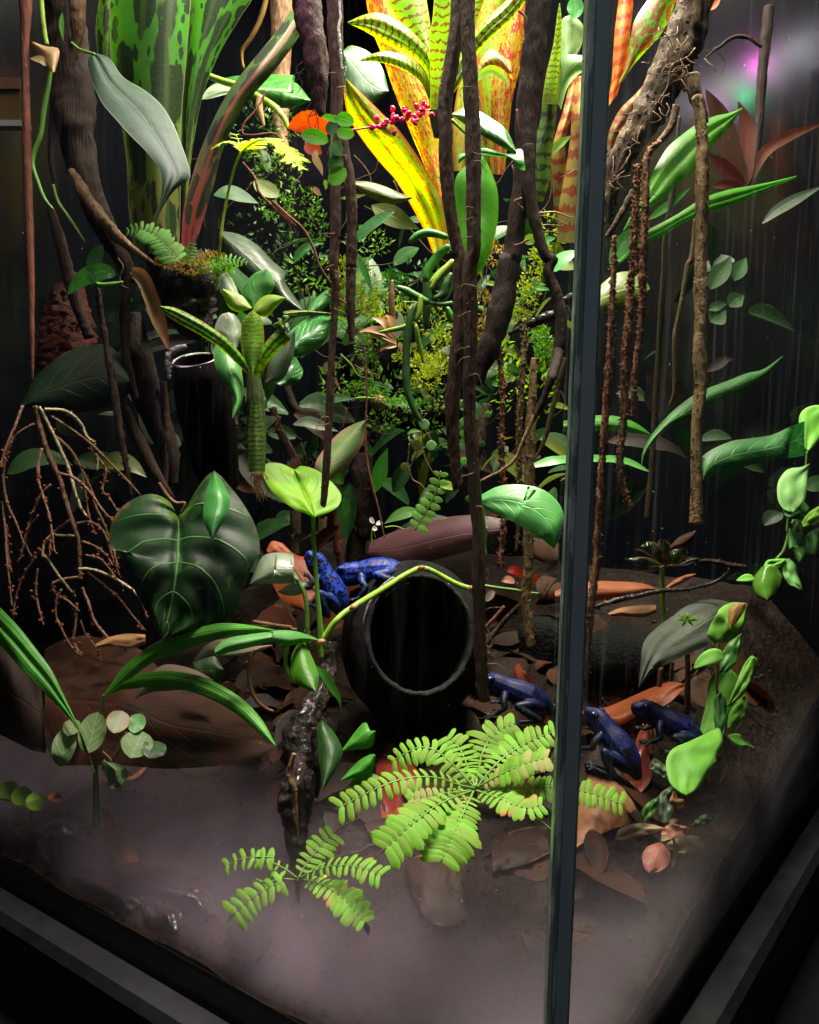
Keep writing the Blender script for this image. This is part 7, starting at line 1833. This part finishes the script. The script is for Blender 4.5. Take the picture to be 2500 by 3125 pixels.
litter('brown leaf under the frog behind the hanging vine', 'H 1330,1180 1400,1120 1500,1070 1600,1050 1700,1060', 'H 1340,1200 1450,1200 1560,1200 1660,1210 1725,1220', 'dead_brown', .006, bulge=.005)
deadleaf('pink-red dead leaf above the frog near the seam', 'H 1480,930 1475,850 1500,815 1540,870', 'H 1500,950 1560,980 1600,975 1610,930', 'dead_redwet', [.64, .635, .63], bulge=.003)
litter('bright orange leaf corner between frog and seam', 'H 1640,1060 1680,1045 1725,1060 I 130,1070 210,1090', 'H 1650,1190 1700,1200 I 100,1190 160,1190 210,1180', 'dead_orange', .004, bulge=.004)
litter('pinkish leaf scrap beneath the climbing frog', 'I 360,1350 400,1325 460,1330', 'I 365,1375 410,1365 462,1345', 'dead_redwet', .003, bulge=.002)
litter('orange dead leaf torn at its edge behind the feather leaves', 'H 760,1275 700,1350 668,1410 675,1500 690,1600 700,1720', 'H 765,1280 830,1360 910,1440 930,1510 900,1600 840,1725', 'dead_red', [.02, .014, .010, .006, .004], bulge=.005)
litter('dark brown dead leaf under the feather leaves', 'H 930,1560 1050,1520 1200,1500 1400,1480 1600,1440', 'K 930,300 1050,330 1200,330 1400,350 1600,330', 'dead_dark', .004, bulge=.006)
litter('brown dead leaf beside the seam under the feather leaves', 'H 1560,1300 1640,1270 1725,1260', 'H 1590,1440 1660,1450 I 60,1460', 'dead_brown', .01, bulge=.004)
litter('large wet brown leaf with a pale edge in the fog near the seam', 'K 1340,520 1450,460 1560,430 1700,430', 'K 1350,690 1450,670 1560,640 1700,570', 'dead_dark', .004, bulge=.002)
litter('dark dead leaf standing in the fog below the feather leaves', 'K 830,640 900,600 1000,590 1100,600 1150,620', 'K 850,760 900,860 980,980 1100,1010 1190,960', 'dead_dark', [.003, .006, .006, .003], bulge=.003)
litter('orange dead leaf half sunk in the fog beside the palm stem', 'J 600,300 610,400 640,520 670,610 760,700', 'J 610,295 680,420 760,500 800,570 830,690', 'dead_orange', [.014, .012, .008, .004], bulge=.004)
litter('broad dim brown leaf in the fog behind the small rosette', 'J 660,650 850,560 1050,470 1240,430', 'J 730,730 900,740 1100,720 1280,640', 'dead_brown', .004, bulge=.006)
litter('wet dark leaf glinting magenta near the rail', 'J 820,860 900,820 980,860 1060,900', 'J 880,1040 950,1050 1020,1040 1070,980', 'dead_wet_dark', .003, bulge=.006, wave=.003)
litter('wet brown leaf with sparkling edge beside the magenta one', 'J 900,800 1000,850 1100,870 1180,930', 'J 880,760 1020,770 1200,790 1290,950', 'dead_wet_dark', .004, bulge=.005, wave=.003)
litter('long dark wet leaf parallel to the rail', 'J 400,660 560,730 720,790 860,850', 'J 440,760 530,860 640,950 760,920', 'dead_wet_dark', .003, bulge=.006, wave=.002)
litter('sparkling wet leaf litter beneath the palm stem', 'J 250,430 330,380 430,400 530,450', 'J 260,520 350,540 450,540 530,530', 'dead_wet_dark', .004, bulge=.006, wave=.004)
litter('dull wet leaf at the tank edge under the lime creeper', 'J 30,560 120,430 220,420 330,480', 'J 60,700 180,720 300,690 380,600', 'dead_dark', .003, bulge=.005, wave=.003)
litter('orange scrap beside the dull wet leaf', 'J 75,460 100,430 150,430', 'J 90,480 120,490 160,465', 'dead_orange', .004, bulge=.002)
litter('thin curled brown leaf edge under the round seedling', 'G 585,1480 650,1515 740,1505 820,1470 870,1410', 'G 590,1470 650,1495 735,1488 805,1450 850,1408', 'dead_orange', .004, bulge=.001)
litter('dim leaf sliver lying in the fog below the small rosette', 'K -40,1210 10,1120 60,1060', 'K -20,1220 40,1130 75,1065', 'dead_brown', .003, bulge=.002)
litter('small orange crumb beside the driftwood foot', 'K 220,960 230,930 240,935', 'K 225,970 240,965 246,950', 'dead_orange', .002, bulge=.001, nu=4, nv=3)
litter('small brown crumb in the fog below the feather leaves', 'K 1145,990 1155,975 1165,985', 'K 1150,1010 1160,1012 1168,1000', 'dead_tan', .002, bulge=.001, nu=4, nv=3)
x, y = T('L 935,1100')[0]
c = P(x, y, ground_d(x, y, .004))
V, Fc, UV = sweep([c + Vector((-.0012, 0, -.0012)), c + Vector((-.0006, 0, -.0004)), c + Vector((.0006, 0, .0006)), c + Vector((.0013, 0, .001))], [.0004, .0013, .0012, .0004], 8, .5, 900)
mk('yellow_crumb', V, Fc, 'cork_end', None, UV, label='small yellow crumb stuck low near the side rail', cat='crumb')
x, y = T('L 708,1235')[0]
c = P(x, y, ground_d(x, y, .003))
V, Fc, UV = sweep([c + Vector((0, 0, -.0011)), c + Vector((.0002, 0, 0)), c + Vector((0, 0, .0011))], [.0002, .0004, .0002], 6)
mk('dark_gnat', V, Fc, 'moss_dark', None, UV, label='tiny dark gnat on the foggy glass near the side rail', cat='insect')

# dust and dried water specks on the inside of the front glass
rnd = random.Random(8)
V, Fc, UV = [], [], []
for k in range(420):
    right = rnd.random() < .6
    a = .01 + rnd.random() ** 1.3 * .42; z = .06 + rnd.random() * .56
    q = TC + (DR if right else DL) * a + (NR if right else NL) * .0006
    r = .00010 + .00022 * rnd.random() ** 3
    c = v3(q, z); dv = v3((NR if right else NL), 0) * r * .6
    sweep([c - dv, c - dv * .4, c + dv * .4, c + dv], [r * .4, r, r, r * .4], 6, V=V, Fc=Fc, UV=UV)
mk('dust_specks', V, Fc, 'speck_white', None, UV, kind='stuff')
